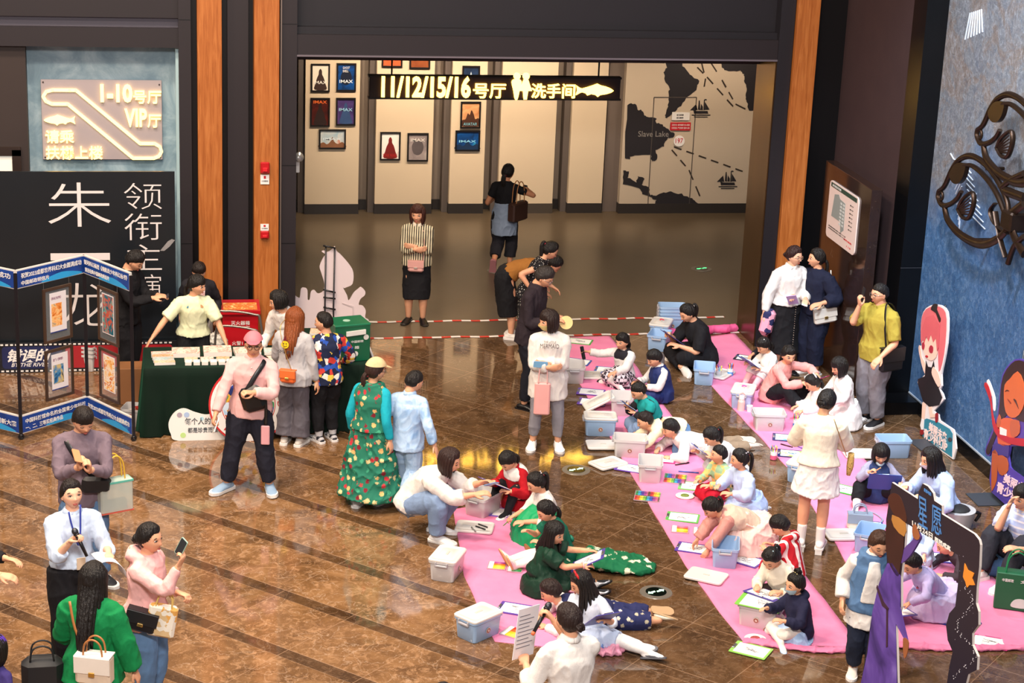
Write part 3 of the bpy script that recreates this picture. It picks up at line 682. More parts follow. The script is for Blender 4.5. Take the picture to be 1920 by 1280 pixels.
g.obj('map_print', [plain('#27443a', .5, 0, 0), plain('#8b9391', .5, 0, 0), INK, WHITE, plain('#c6cbc9', .5, 0, 0), RED], mp)

# ---------------- recessed floor lights with exit arrows
for i, (x, y, lab) in enumerate(((4.94, 26.65, 'round floor exit light behind the walking woman in the hall'), (7.96, 26.66, 'round floor exit light at the right of the empty hall floor'), (4.41, 18.82, 'round green exit light in the floor beside the loose box lid, near the yellow reflection'), (4.49, 15.75, 'round green exit light in the floor between the two nearer pink mats'))):
    t_ = thing('floor_exit_light', lab, 'floor light', (x, y, 0), -11, 'exit lights in the floor')
    g = Geo(); g.cyl((0, 0, 0), .15, .006, 36, r2=.146); part(g, 'rim', plain('#7d766c', .3, .3, .05), t_, auto=40)
    g = Geo(); g.cyl((0, 0, .006), .095, .003, 32); part(g, 'glass', plain('#0a100c', .1, 0, 0), t_)
    g = Geo(); M_ = frame((0, 0, .009), (1, 0, 0), (0, 1, 0), (0, 0, 1))
    for s in (1, -1): g.prism([(s*p[0], s*p[1]) for p in ((.005, .01), (.04, .035), (.028, .048), (.075, .05), (.068, .008), (.056, .02), (.012, -.012))], .002, 0, M_)
    part(g, 'arrows', glow('#c8ffd8', 1.6 if i > 1 else .0) if i > 1 else glow('#58ff90', 2.), t_)

# ---------------- barrier tape on the floor
def tape_mat():
    m, t = new_mat('barrier_tape', .35); f = t.math('FRACT', t.math('DIVIDE', t.sep()[0], .245))
    t.set(t.b.inputs['Base Color'], t.mix(t.math('LESS_THAN', f, .5), lin('#e8e0da'), lin('#c62f26'))); return m
TPM = tape_mat()
for Y, x0, x1, lab in ((24.24, 2.6, 7.6, 'red and white barrier tape across the hall entrance, farther of two'), (23.54, 2.5, 7.6, 'red and white barrier tape across the hall entrance, nearer of two')):
    g = Geo(); n = 40
    g.tube([(x0+(x1-x0)*i/n, Y+.012*math.sin(i*1.3), .004) for i in range(n+1)], [(.032, .002)]*(n+1), 6); tag(g.obj('barrier_tape', TPM), lab, 'tape', 'barrier tapes')

# ---------------- metal fish sculpture on the relief wall
FS = Wall((8.56, 20, 0), (0, -1, 0)); BRZ = plain('#3a2a20', .35, .75, .25, 5)
def fpt(x, y, dx, dy): s, z = FS.pt(1700+(x+dx)/3.368, 120+(y+dy)/3.368); return FS.P+FS.u*s+Vector((0, 0, z))
for nm, dx, dy, lab in (('metal_fish_sculpture', 0, 0, 'dark bronze openwork fish sculpture on the blue wall, lower left of two'), ('metal_fish_sculpture', 245, -388, 'dark bronze openwork fish sculpture on the blue wall, upper right of two')):
    fs = thing(nm, lab, 'sculpture', fpt(205, 830, dx, dy), 0, 'fish sculptures on the blue wall'); o = np.array(fs.location)
    def ft(pts, w, name, nrm=.03):
        g = Geo(); g.tube([np.array(fpt(x, y, dx, dy))-o for x, y in pts], [(w*(.55+.45*math.sin(pi*(i+.6)/(len(pts)+.2))), nrm) for i in range(len(pts))], 8, ref=(1, 0, 0), sub=3); return part(g, name, BRZ, fs, auto=50)
    ft([(205, 800), (240, 770), (290, 660), (340, 600), (400, 580), (470, 610), (540, 680), (600, 780), (635, 870), (645, 960)], .035, 'back_band')
    ft([(365, 640), (420, 645), (500, 715), (570, 820), (615, 930), (640, 990)], .03, 'back_band')
    ft([(240, 900), (258, 980), (320, 1060), (400, 1115), (480, 1138), (560, 1112), (625, 1055), (650, 990)], .05, 'belly_band')
    ft([(205, 800), (200, 840), (225, 890), (275, 885), (320, 850), (345, 805)], .03, 'gill_band')
    ft([(330, 910), (355, 855), (415, 812), (424, 880), (395, 970), (355, 968), (325, 915)], .022, 'fin_outline')
    for i in range(6): g = Geo(); g.tube([np.array(fpt(330+i*4, 905+i*8, dx, dy))-o, np.array(fpt(400+i*2, 840+i*22, dx, dy))-o], [.014, .006], 6); part(g, 'fin_ray', BRZ, fs)
    g = Geo(); g.prism(smoothpoly([((Vector(fpt(x, y, dx, dy))-Vector(o)).dot(FS.u), (Vector(fpt(x, y, dx, dy))-Vector(o)).z) for x, y in ((285, 670), (330, 625), (380, 635), (372, 700), (345, 748), (310, 755), (285, 720))], 4), .05, 0, frame((.025, 0, 0), FS.u, (0, 0, 1), FS.nrm)); part(g, 'head_plate', BRZ, fs)
    g = Geo(); c = np.array(fpt(216, 832, dx, dy))-o; g.ringt((0, 0, 0), .05, .016, 18, 6, 0, frame(c, (0, -1, 0), (0, 0, 1), (-1, 0, 0))); part(g, 'eye_ring', BRZ, fs, True)
    for k in range(8):
        g = Geo(); x = 400+k*26; yb = 1120-.0009*(x-480)**2+8; g.tube([np.array(fpt(x, yb-16, dx, dy))-o, np.array(fpt(x+10, yb+12, dx, dy))-o], [.012, .012], 6); part(g, 'belly_rib', BRZ, fs)
    for x, y in ((500, 660), (420, 1110)): g = Geo(); p = np.array(fpt(x, y, dx, dy))-o; g.tube([p, p+np.array((.20, 0, 0))], [.02, .02], 8); part(g, 'wall_bracket', BRZ, fs)
hb = thing('sculpture_hub', 'dark metal hub of curved blades at the right edge of the blue wall', 'sculpture', fpt(650, 985, 0, 0)); o = np.array(hb.location)
for pts, w, nm in (([(640, 960), (690, 920), (741, 880)], .05, 'blade'), ([(650, 990), (680, 1090), (741, 1200)], .05, 'blade'), ([(600, 780), (660, 730), (741, 690)], .035, 'blade'), ([(620, 800), (741, 845)], .05, 'cross_bar'), ([(640, 1260), (680, 1150), (741, 1090)], .03, 'cable'), ([(560, 880), (530, 930), (560, 1010), (640, 1070)], .012, 'cable'), ([(560, 930), (590, 1100), (625, 1220)], .008, 'cable')):
    g = Geo(); g.tube([np.array(fpt(x, y, 0, 0))-o for x, y in pts], [(w, .03)]*len(pts), 8, ref=(1, 0, 0), sub=3); part(g, nm, BRZ, hb, auto=50)
g = Geo(); g.box(-.06, .19, -.14, .1, -.1, .1, bev=.02); part(g, 'hub_block', BRZ, hb)
# ------------------------------------------------------------------ people
# local frame of a person: l = their left (+X), f = forward (-Y), u = up; all pose numbers are fractions of the height
def lfu(p, h): return Vector((p[0]*h, -p[1]*h, p[2]*h))
def two_bone(a, t, l1, l2, pole):
    d = t-a; L = max(1e-4, min(d.length, (l1+l2)*.998)); d = d.normalized()
    c = (l1*l1+L*L-l2*l2)/(2*l1*L); c = max(-1, min(1, c)); s = math.sqrt(1-c*c)
    p = pole-d*pole.dot(d)
    if p.length < 1e-4: p = d.orthogonal()
    p.normalize()
    return a+d*(l1*c)+p*(l1*s), a+d*L
def sstep(a, b, x):
    t = np.clip((x-a)/(b-a), 0, 1); return t*t*(3-2*t)
def skull(nu, nv):
    "head surface in head units (height 1, facing -Y); returns verts, faces, directions"
    th = np.linspace(0, pi, nv+1); ph = np.linspace(0, 2*pi, nu, endpoint=False)
    D = np.array([(math.sin(t)*math.sin(p), -math.sin(t)*math.cos(p), math.cos(t)) for t in th for p in ph])
    F = []
    for i in range(nv):
        for k in range(nu): l = (k+1) % nu; F.append((i*nu+k, i*nu+nu+k, i*nu+nu+l, i*nu+l))
    V = D*np.array((.36, .43, .5))
    x, y, z = V.T
    jaw = sstep(-.02, -.46, z); front = sstep(.05, -.30, y)
    V[:, 0] *= 1-.30*jaw
    V[:, 1] = np.where(y > 0, y*(1-.42*sstep(-.05, -.42, z)), y*(1-.10*jaw))
    V[:, 1] -= .03*front*sstep(.0, -.35, z)
    V[:, 0] *= 1-.05*sstep(.1, .4, z)*0
    return V, F, D
def make_head():
    V, F, D = skull(56, 40); x, y, z = V.T.copy()
    fr = (y < 0)
    def bump(cx, cz, sx, sz, a):
        V[:, 1] -= a*np.exp(-((x-cx)/sx)**2-((z-cz)/sz)**2)*fr
    for s in (1, -1):
        bump(s*.155, .015, .085, .055, -.040); bump(s*.15, .105, .12, .035, .014); bump(s*.20, -.13, .10, .09, .018)
        bump(s*.045, -.155, .03, .03, .02)
    bump(0, -.06, .038, .10, .035); bump(0, -.135, .05, .045, .065); bump(0, -.27, .10, .035, .018); bump(0, -.325, .085, .022, .012)
    bump(0, -.295, .10, .012, -.008); bump(0, -.41, .09, .06, .022); bump(0, -.36, .10, .025, -.012)
    g = Geo(); g.add(V, F, 0)
    for s in (1, -1):
        M = T(s*.345, .02, -.04)@rotm(0, 0, s*-18)
        g.ball((0, 0, 0), (.035, .075, .125), 10, 8, 0, M); g.ball((s*.025, -.01, .01), (.012, .04, .07), 8, 6, 4, M)
    return g
def make_eyes(mode):
    g = Geo()
    for s in (1, -1):
        M = T(s*.155, -.352, .012)@rotm(0, 0, s*14)
        if mode == 'open':
            g.ball((0, 0, 0), (.072, .030, .034), 12, 8, 1, M); g.ball((0, -.014, .002), (.034, .022, .034), 10, 8, 2, M)
        g.tube([(-.08, -.012, -.012 if mode == 'open' else -.008), (-.04, -.034, .022 if mode == 'open' else -.018), (.03, -.036, .024 if mode == 'open' else -.02), (.085, -.012, .0 if mode == 'open' else -.004)], [.008, .013, .013, .008], 6, mi=2, M=M, sub=1)
        g.tube([(-.09, -.008, .095), (-.02, -.030, .125), (.09, -.004, .10)], [.010, .016, .007], 6, mi=4 if False else 2, M=M, sub=1)
    g.tube([(-.085, -.375, -.292), (0, -.408, -.284), (.085, -.375, -.292)], [(.010, .012), (.016, .022), (.010, .010)], 8, mi=3, sub=2)
    g.tube([(-.075, -.372, -.306), (0, -.405, -.318), (.075, -.372, -.306)], [(.010, .010), (.016, .020), (.010, .010)], 8, mi=3, sub=2)
    return g
HEAD = make_head(); EYES = {m: make_eyes(m) for m in ('open', 'down')}
def make_hand(mode):
    "left hand, wrist at origin, fingers along +X, palm facing -Z, thumb towards +Y; length 1"
    g = Geo()
    g.tube([(-.10, 0, 0), (.08, 0, 0), (.28, .01, 0), (.47, .0, .0), (.54, .0, -.01)], [(.13, .10), (.17, .11), (.23, .10), (.235, .085), (.20, .06)], 12, ref=(0, 0, 1), sub=1, dome=True)
    curl = {'relax': (18, 28, 22), 'grip': (48, 62, 45), 'flat': (4, 6, 5), 'pinch': (42, 48, 30)}[mode]
    for i, (y, L) in enumerate(((.165, .40), (.055, .45), (-.055, .42), (-.155, .33))):
        k = 1 if mode != 'pinch' else (1.0, 1.0, 1.25, 1.4)[i]; a = 0; p = Vector((.50, y, -.005)); P = [p-Vector((.08, 0, 0)), p.copy()]
        for c, q in zip(curl, (.45, .32, .25)):
            a += R(c)*k; p = p+Vector((math.cos(a), y*.10 if mode == 'flat' else 0, -math.sin(a)))*L*q; P.append(p.copy())
        g.tube(P, [.050, .052, .048, .042, .034], 8, ref=(0, 1, 0), dome=True)
    th = {'relax': [(.06, .10, -.02), (.20, .24, -.08), (.34, .30, -.12), (.45, .31, -.15)], 'flat': [(.06, .10, 0), (.18, .26, -.02), (.30, .36, -.03), (.40, .42, -.04)],
          'grip': [(.06, .10, -.03), (.20, .22, -.14), (.34, .20, -.24), (.44, .12, -.29)], 'pinch': [(.06, .10, -.03), (.22, .24, -.13), (.40, .22, -.22), (.53, .16, -.27)]}[mode]
    g.tube(th, [.085, .07, .055, .042], 8, ref=(0, 0, 1), sub=1, dome=True)
    return g
HANDS = {}
for m_ in ('relax', 'grip', 'flat', 'pinch'): HANDS[m_] = fuse(make_hand(m_), .032, 1)

def hair_cap(bangs=.26, nape=-.36, thick=.05, side=.0, part_=0.):
    V, F, D = skull(52, 34); x, y, z = V.T
    f = -y/.43
    front = bangs+part_*np.abs(x)*.6
    zl = nape+(side-nape)*sstep(-.45, .28, f)
    zl = zl+(front-zl)*sstep(.30, .72, f)
    k = sstep(-.03, .03, z-zl)
    nz = np.array([mnoise.noise(Vector((p[0]*11, p[1]*11, p[2]*3)))*1.2+mnoise.noise(Vector(p)*4) for p in V])
    rr = 1+(thick*(1.35+.6*sstep(.0, .5, z))*(.30+.70*sstep(0, .24, z-zl))+.016*nz)/.42
    V2 = V*(rr*k+.90*(1-k))[:, None]
    V2[:, 1] += .02*k*(y > 0)
    g = Geo(); g.add(V2, F); return g
_CAP = {}
def cap_of(*a):
    if a not in _CAP: _CAP[a] = hair_cap(*a)
    return _CAP[a]
def locks(g, L, down, spread=128, n=17, r=.085, flip=0., back=0., seed=1, front_len=None, jitter=.06):
    "hanging strands around back and sides of the head, in head units"
    rg = random.Random(seed); down = Vector(down).normalized()
    for i in range(n):
        a = R(-spread+2*spread*i/(n-1)); sx, cy = math.sin(a), math.cos(a)
        q = abs(i-(n-1)/2)/((n-1)/2); ll = L if front_len is None else L*(1-q)+front_len*q
        ll *= 1+rg.uniform(-jitter, jitter); bk = back*max(0, cy)
        p1 = Vector((.18*sx, .04+.20*cy, .50)); p2 = Vector((.37*sx, .02+.43*cy, .24)); p3 = Vector((.385*sx, .02+.41*cy, -.10)); P = [Vector((.05*sx, .06*cy, .53)), p1, p2, p3]
        base = p3; out = Vector((sx, cy, 0))
        for t in (.35, .7, 1.): P.append(base+down*((ll-.1)*t)+out*(flip*t*t-.02*t)+Vector((rg.uniform(-.02, .02), bk*min(1, t*1.6), 0)))
        g.tube(P, [.05, r, r*1.15, r*1.15, r*1.1, r*.95, r*.35], 7, sub=1, ref=(0, 1, .01))
def hairdo(style, down, seed=0, bangs=None, L=None, fr=False):
    "hair in head units; returns (hair geo, tie geo or None)"
    g = Geo(); tie = None; rg = random.Random(seed)
    b = .26 if bangs is None else bangs
    if style == 'short': g.merge(cap_of(b, -.30, .055, .06))
    elif style == 'crew': g.merge(cap_of(b+.02, -.24, .03, .10))
    elif style == 'bob':
        g.merge(cap_of(b, -.40, .06, -.05)); locks(g, L or .52, down, seed=seed, flip=-.03, spread=118)
    elif style == 'long':
        g.merge(cap_of(b, -.40, .06, -.05, .1)); locks(g, L or 1.5, down, seed=seed, front_len=(L or 1.5)*.75, back=.30*(L or 1.5), spread=112 if not fr else 128)
    else:
        g.merge(cap_of(b, -.36, .045, .0, .1)); tie = Geo(); dn = Vector(down).normalized()
        if style in ('pony', 'lowpony'):
            c = Vector((0, .47, .20)) if style == 'pony' else Vector((0, .42, -.18)); LL = L or 1.1
            for i in range(5):
                a = 2*pi*i/5; o = Vector((.05*math.cos(a), .02, .05*math.sin(a)))
                p = [c-Vector((0, .09, 0)), c+Vector((0, .08, .04))+o, c+Vector((0, .16, -.02))+o*1.6+dn*.18, c+Vector((rg.uniform(-.03, .03), .15, 0))+o*1.6+dn*LL*.6, c+Vector((rg.uniform(-.05, .05), .10, 0))+o*.6+dn*LL]
                g.tube(p, [.06, .06, .085, .075, .02], 7, sub=2)
            tie.ringt((0, 0, 0), .075, .028, 12, 6, 0, T(c.x, c.y, c.z)@rotm(80, 0, 0))
        elif style in ('bun', 'lowbun', 'topbun'):
            c = {'bun': Vector((0, .46, .22)), 'lowbun': Vector((0, .50, -.10)), 'topbun': Vector((0, .16, .62))}[style]; r = L or .16
            g.ball(c, (r, r*.9, r), 14, 10)
            for i in range(5):
                a0 = rg.uniform(0, 6); g.tube([c+Vector((r*.8*math.cos(a0+t*.9), r*.75*math.sin(t*1.3+i), r*.8*math.sin(a0+t*.9))) for t in range(5)], [.03, .05, .055, .05, .03], 6, sub=1)
            tie.ringt((0, 0, 0), r*.72, .025, 14, 6, 0, T(*(c*.86))@rotm(75 if style != 'topbun' else 0, 0, 0))
        elif style == 'pigtails':
            for s in (1, -1):
                c = Vector((s*.34, .16, .20)); LL = L or .7
                for i in range(3): g.tube([c-Vector((s*.06, 0, 0)), c+Vector((s*.10, .02*i, .03)), c+Vector((s*(.14+.02*i), .02, 0))+dn*LL*.5, c+Vector((s*.08, .03*i, 0))+dn*LL], [.05, .075, .075, .02], 7, sub=2)
                tie.ringt((0, 0, 0), .06, .028, 12, 6, 0, T(*(c+Vector((s*.03, 0, .01))))@rotm(0, 90, 0))
        elif style == 'braid':
            c = Vector((0, .40, -.12)); LL = L or 1.3
            for i in range(9): g.ball(c+dn*(LL*i/9)+Vector((.035*(-1)**i, .04, 0)), (.085-.004*i, .06, .095), 9, 7)
            tie.ringt((0, 0, 0), .055, .022, 10, 6, 0, T(*(c+dn*LL*.95+Vector((0, .04, 0)))))
        if not tie.F: tie = None
    return g, tie

SKIN_A, SKIN_B, SKIN_C = '#dba684', '#e6b698', '#c98f6c'
EYEW, DARK = plain('#e8e2dc', .3, 0, 0), plain('#1c1210', .35, 0, 0)
LIP = plain('#b0564e', .4, 0, 0); EAR = plain('#c08468', .5, 0, 0)
PEOPLE = []
class Fig: pass
POSES = {
 'stand': dict(feet=((.055, .0, .045), (-.055, .0, .045)), knees=((.1, 1, 0), (-.1, 1, 0)), hands=((.155, .03, .47), (-.155, .03, .47)), elbows=((.5, -1, 0), (-.5, -1, 0))),
 'walk': dict(feet=((.05, .15, .045), (-.05, -.17, .075)), knees=((.05, 1, 0), (-.05, 1, 0)), toes=((.1, 1, 0), (-.1, 1, -.45)), hands=((.15, -.05, .48), (-.15, .12, .49)), elbows=((.5, -1, 0), (-.5, -1, 0)), pelvis=.495),
 'cross': dict(pelvis=.085, lean=18, feet=((-.10, .20, .05), (.10, .25, .05)), knees=((1, .35, .35), (-1, .35, .35)), toes=((-1, .25, -.2), (1, .25, -.2)), hands=((.10, .27, .18), (-.08, .27, .18)), elbows=((.8, -.4, -.5), (-.8, -.4, -.5))),
 'legs_fwd': dict(pelvis=.085, lean=10, feet=((.07, .46, .06), (-.06, .46, .06)), knees=((.15, .2, 1), (-.15, .2, 1)), toes=((.25, .5, 1), (-.25, .5, 1)), hands=((.10, .26, .22), (-.08, .26, .22)), elbows=((.8, -.4, -.5), (-.8, -.4, -.5))),
 'knees_up': dict(pelvis=.085, lean=16, feet=((.08, .30, .045), (-.08, .30, .045)), knees=((.2, .3, 1), (-.2, .3, 1)), toes=((.15, 1, 0), (-.15, 1, 0)), hands=((.10, .28, .27), (-.08, .28, .27)), elbows=((.8, -.4, -.5), (-.8, -.4, -.5))),
 'kneel': dict(pelvis=.165, lean=30, feet=((.06, -.13, .045), (-.06, -.13, .045)), knees=((.25, 1, .1), (-.25, 1, .1)), toes=((.1, -1, -.15), (-.1, -1, -.15)), hands=((.12, .36, .05), (-.10, .36, .05)), elbows=((.8, -.2, .3), (-.8, -.2, .3))),
 'prone': dict(pelvis=.075, lean=96, bend=-34, feet=((.08, -.46, .05), (-.08, -.46, .05)), knees=((.2, .1, -1), (-.2, .1, -1)), toes=((.25, -1, -.25), (-.25, -1, -.25)), hands=((.10, .40, .03), (-.10, .40, .03)), elbows=((1.4, .1, -.5), (-1.4, .1, -.5))),
 'crouch': dict(pelvis=.20, lean=42, feet=((.08, .08, .045), (-.08, .12, .045)), knees=((.3, 1, .4), (-.3, 1, .4)), hands=((.10, .42, .30), (-.10, .42, .30)), elbows=((.7, -.3, -.6), (-.7, -.3, -.6))),
}
def person(label, at, h=1.62, yaw=0., pose='stand', sex='f', group=None, fat=1., skin_c=SKIN_A, head=(0, 0, 0), eyes='open', lip=None,
           hair='short', hair_c='#15100e', bangs=None, hair_len=None, hair_fr=False, tie_c='#b03040', hand_mode=('relax', 'relax'), palms=None, tops=(), bottom=None, legwear=None, shoes=None, lift=0., shoulders=0., **kw):
    P = dict(pelvis=None, lean=3, side=0, bend=0, twist=0, toes=((.12, 1, 0), (-.12, 1, 0)), pf=0., pl=0.)
    P.update(POSES[pose]); P.update({k: v for k, v in kw.items() if k in ('pelvis', 'lean', 'side', 'bend', 'twist', 'toes', 'feet', 'knees', 'hands', 'elbows', 'pf', 'pl')})
    h = h*.94 if h < 1.32 else h; kid = h < 1.45; F = Fig(); F.h = h
    at = Vector(at) if len(at) == 3 else Vector((at[0], at[1], 0)); at.z += lift
    root = thing('person', label, 'person', at, yaw-11.03, group); F.root = root; PEOPLE.append(F)
    lf = .470 if kid else .515
    th, sh, ank = lf*.477*h, lf*.437*h, .045*h
    pel = P['pelvis'] if P['pelvis'] is not None else lf-.004
    Pv = lfu((P['pl'], P['pf'], pel), h)
    tw = R(P['twist'])
    def sdir(a): a = R(a); s = R(P['side']); return Vector((math.sin(s), -math.sin(a)*math.cos(s), math.cos(a)*math.cos(s))).normalized()
    lean = P['lean']; s1 = sdir(lean*.75); s2 = sdir(lean+P['bend']*.5); s3 = sdir(lean+P['bend'])
    tl = .300 if not kid else .315
    W = Pv+s1*(.34*tl*h); C = W+s2*(.36*tl*h); N = C+s3*(.30*tl*h)
    lat0 = Vector((1, 0, 0)); lat1 = Vector((math.cos(tw), math.sin(tw), 0)); lat1 = (lat1-s3*lat1.dot(s3)).normalized()
    fw3 = lat1.cross(s3)*-1   # forward of the chest
    if fw3.y > 0 and abs(P['twist']) < 90: fw3 = -fw3
    sw = (.098 if sex == 'f' else .112)*h*(1 if not kid else .95)
    S = [N-s3*(.047-shoulders)*h+lat1*sw, N-s3*(.047-shoulders)*h-lat1*sw]
    HH = .137+.052*h
    hy, hp, hr = head
    Rh = rotm(0, 0, hy)@rotm(hp, 0, 0)@rotm(0, hr, 0)          # +hp looks down
    hup = (Rh.to_3x3()@Vector((0, 0, 1)))
    nd = (s3*.55+hup*.45).normalized(); nb = N+nd*(.022*h)
    hc = nb+hup*(HH*.46)+ (Rh.to_3x3()@Vector((0, -1, 0)))*HH*.10
    MH = T(*hc)@Rh@Matrix.Scale(HH, 4)
    F.MH, F.HH, F.N, F.S, F.C, F.W, F.P, F.s3, F.fw, F.lat = MH, HH, N, S, C, W, Pv, s3, fw3, lat1
    hips = [Pv+lat0*.047*h, Pv-lat0*.047*h]; K, A = [], []
    for i in (0, 1):
        k, a = two_bone(hips[i], lfu(P['feet'][i], h), th, sh, lfu(P['knees'][i], 1)); K.append(k); A.append(a)
    E, Wr = [], []
    ua, fa = .168*h, .142*h
    for i in (0, 1):
        e, w = two_bone(S[i], lfu(P['hands'][i], h), ua, fa, lfu((P['elbows'][i][0]*.5, P['elbows'][i][1], P['elbows'][i][2]), 1)); E.append(e); Wr.append(w)
    F.hips, F.K, F.A, F.E, F.Wr = hips, K, A, E, Wr
    f = fat*(1.0 if not kid else 1.04)
    if sex == 'f': ty = [(.070, .058), (.098, .066), (.074, .054), (.088, .064), (.080, .050), (.034, .034)]
    else: ty = [(.068, .058), (.097, .066), (.085, .060), (.100, .068), (.092, .054), (.040, .038)]
    if kid: ty = [(.068, .06), (.088, .068), (.080, .066), (.086, .066), (.078, .050), (.036, .036)]
    tor_p = [Pv-s1*.05*h, Pv+s1*.01*h, W, C, N-s3*.046*h, N+nd*.012*h]
    fr0 = Vector((0, -1, 0)); refs = [fr0-s1*fr0.dot(s1), fr0-s1*fr0.dot(s1), fr0-s2*fr0.dot(s2), fw3, fw3, fw3]
    refs = [r if r.length > .2 else Vector((0, 0, -1)) for r in refs]
    def torso(g, lo=0., i0=0, top=True, extra=None, hemdrop=None, flare=0., neck=0.):
        pp = [Vector(p) for p in tor_p]; rr = [[a*f*h+lo, b*f*h+lo] for a, b in ty]
        if neck: rr[-1] = [rr[-1][0]+neck, rr[-1][1]+neck]
        else: rr[-1] = [ty[-1][0]*h+min(lo, .012), ty[-1][1]*h+min(lo, .012)]
        rf = list(refs)
        if hemdrop is not None:
            rr[1] = [rr[1][0]*1.10, rr[1][1]*1.14]; rr[2] = [rr[2][0]*1.03, rr[2][1]*1.05]
        if hemdrop is not None:      # hem measured from the hip joint along the spine (fraction of height, + = below)
            hd = hemdrop*h; pp = pp[1:]; rr = rr[1:]; rf = rf[1:]
            if hd > .02:
                pp = [Pv-s1*hd, Pv-s1*hd*.5]+pp; a = rr[0]; rr = [[a[0]+flare, a[1]+flare], [a[0]+flare*.5, a[1]+flare*.5]]+rr; rf = [rf[0], rf[0]]+rf
            elif hd < -.02:
                t = min(.95, -hd/((W-Pv).length)); q = Pv.lerp(W, t); a, b = rr[0], rr[1]; rr[0] = [a[0]*(1-t)+b[0]*t+flare, a[1]*(1-t)+b[1]*t+flare]; pp[0] = q
        if not top: pp = pp[:3]; rr = rr[:3]; rf = rf[:3]
        g.tube(pp, [tuple(r) for r in rr], 20, ref=[tuple(r) for r in rf], sub=2)
    # ---- body
    g = Geo(); torso(g)
    g.tube([N-s3*.03*h, nb, hc-hup*HH*.15], [.036*h*(1 if sex == 'f' else 1.15), .031*h*(1 if sex == 'f' else 1.15), .034*h], 12, sub=1)
    ar, lr = [.0285*f, .0235, .0235, .0160], [.056*f, .0365, .037, .0215]
    if kid: ar, lr = [.031, .026, .025, .019], [.058, .041, .041, .026]
    for i in (0, 1):
        g.tube([N-s3*.012*h, S[i]], [.030*h, .031*h], 10, dome=True)
        g.tube([S[i], S[i].lerp(E[i], .5), E[i], E[i].lerp(Wr[i], .3), Wr[i]], [x*h for x in (ar[0]*1.05, ar[0]*.92, ar[1], ar[2], ar[3])], 10, sub=2, dome=True)
        g.tube([hips[i], hips[i].lerp(K[i], .5), K[i], K[i].lerp(A[i], .32), A[i]], [x*h for x in (lr[0]*.90, lr[0]*.90, lr[1], lr[2], lr[3])], 12, sub=2, dome=True)
    b = fuse(g, .012 if h > 1.4 else .010, 4)
    b.merge(HEAD, MH, None); b.merge(EYES[eyes], MH)
    F.MHand = []
    for i in (0, 1):
        d = (Wr[i]-E[i]).normalized(); s = 1 if i == 0 else -1
        pn = None
        if palms and palms[i]:
            pn = lfu(palms[i][0], 1); 
            if len(palms[i]) > 1: d = lfu(palms[i][1], 1).normalized()
        else: pn = Vector((-s*.75, 0, -.5)) if d.z < -.6 else Vector((-s*.3, 0, -1))
        zc = -(pn-d*pn.dot(d)).normalized(); yc = zc.cross(d)       # palm faces -z
        hl = .108*h
        M = frame(Wr[i]-d*.004*h, d*hl, yc*hl*s, zc*hl)            # thumb: left hand +y, right hand mirrored
        if (s == 1) != (Matrix.determinant(M) > 0): M = frame(Wr[i]-d*.004*h, d*hl, -yc*hl*s, zc*hl)
        b.merge(HANDS[hand_mode[i]], M, 0); F.MHand.append(M)
    # bare feet
    F.feet = []
    for i in (0, 1):
        sn = (A[i]-K[i]).normalized(); t = lfu(P['toes'][i], 1).normalized()
        n = (-sn-t*(-sn).dot(t))
        n = n.normalized() if n.length > .15 else Vector((0, 0, 1)); sd = t.cross(n)
        M = frame(A[i], t*h, sd*h, n*h); F.feet.append(M)
        if shoes is None or legwear: b.tube([(-.03, 0, -.022), (.03, 0, -.020), (.075, 0, -.030), (.10, 0, -.036)], [(.024, .022), (.026, .022), (.028, .014), (.018, .008)], 10, ref=(0, 0, 1), M=M, sub=1, dome=True, mi=0)
    o = b.obj('body', [skin(skin_c), EYEW, DARK, lip or LIP, EAR], root, True)
    # ---- clothes
    def limb_tube(g, pts, rad, upto, lo, n=14, tip=0.):
        "tube along a 2-bone limb, upto 0..2 (1 = middle joint)"
        a, m, e = pts
        q = [a, a.lerp(m, .5), m, m.lerp(e, .35), m.lerp(e, .7), e]; ts = [0, .5, 1, 1.35, 1.7, 2]; rr = [rad[0]*.95, rad[0]*.93, rad[1]*1.02, rad[2], (rad[2]*.55+rad[3]*.45), rad[3]]
        P2, R2 = [], []
        for j in range(6):
            if ts[j] <= upto+1e-6: P2.append(q[j]); R2.append(rr[j]*h+lo)
            else:
                t = (upto-ts[j-1])/(ts[j]-ts[j-1])
                if t > .02: P2.append(q[j-1].lerp(q[j], t)); R2.append((rr[j-1]*(1-t)+rr[j]*t)*h+lo)
                break
        if tip: 
            L = len(R2); R2 = [r+tip*(i/(L-1))**2 for i, r in enumerate(R2)]
        g.tube(P2, R2, n, sub=2)
    F.limb_tube, F.torso = limb_tube, torso
    vx = .011 if h > 1.4 else .0095
    for ti, c in enumerate(tops):
        g = Geo(); lo = .008+c.get('loose', .018)*.55; la = .006+c.get('loose', .018)*.34
        torso(g, lo, hemdrop=c.get('hem', .06), flare=c.get('flare', .0), neck=c.get('neck', 0))
        if c.get('sleeve', 2) > 0 or c.get('sleeve') is None:
            for i in (0, 1):
                g.tube([N-s3*.014*h, S[i]], [.030*h+la*.5, .030*h+la*.9], 12, dome=True)
                limb_tube(g, (S[i], E[i], Wr[i]), ar, c.get('sleeve', 1.88), la+c.get('puff', 0)*.7, tip=c.get('cuff', 0.))
        if c.get('hood'):
            q = N-fw3*.055*h+s3*.01*h
            g.tube([N+lat1*.06*h+fw3*.0*h, N+lat1*.05*h-fw3*.05*h, q-fw3*.015*h-s3*.02*h, N-lat1*.05*h-fw3*.05*h, N-lat1*.06*h+fw3*.0*h], [.02*h, .03*h, .038*h, .03*h, .02*h], 10, sub=2, dome=True)
        m = fuse(g, vx, 2, c.get('wr', .013), 6.5, seed=len(PEOPLE)*3+ti)
        so = m.obj(c.get('name', 'shirt'), c['mat'], root, True)
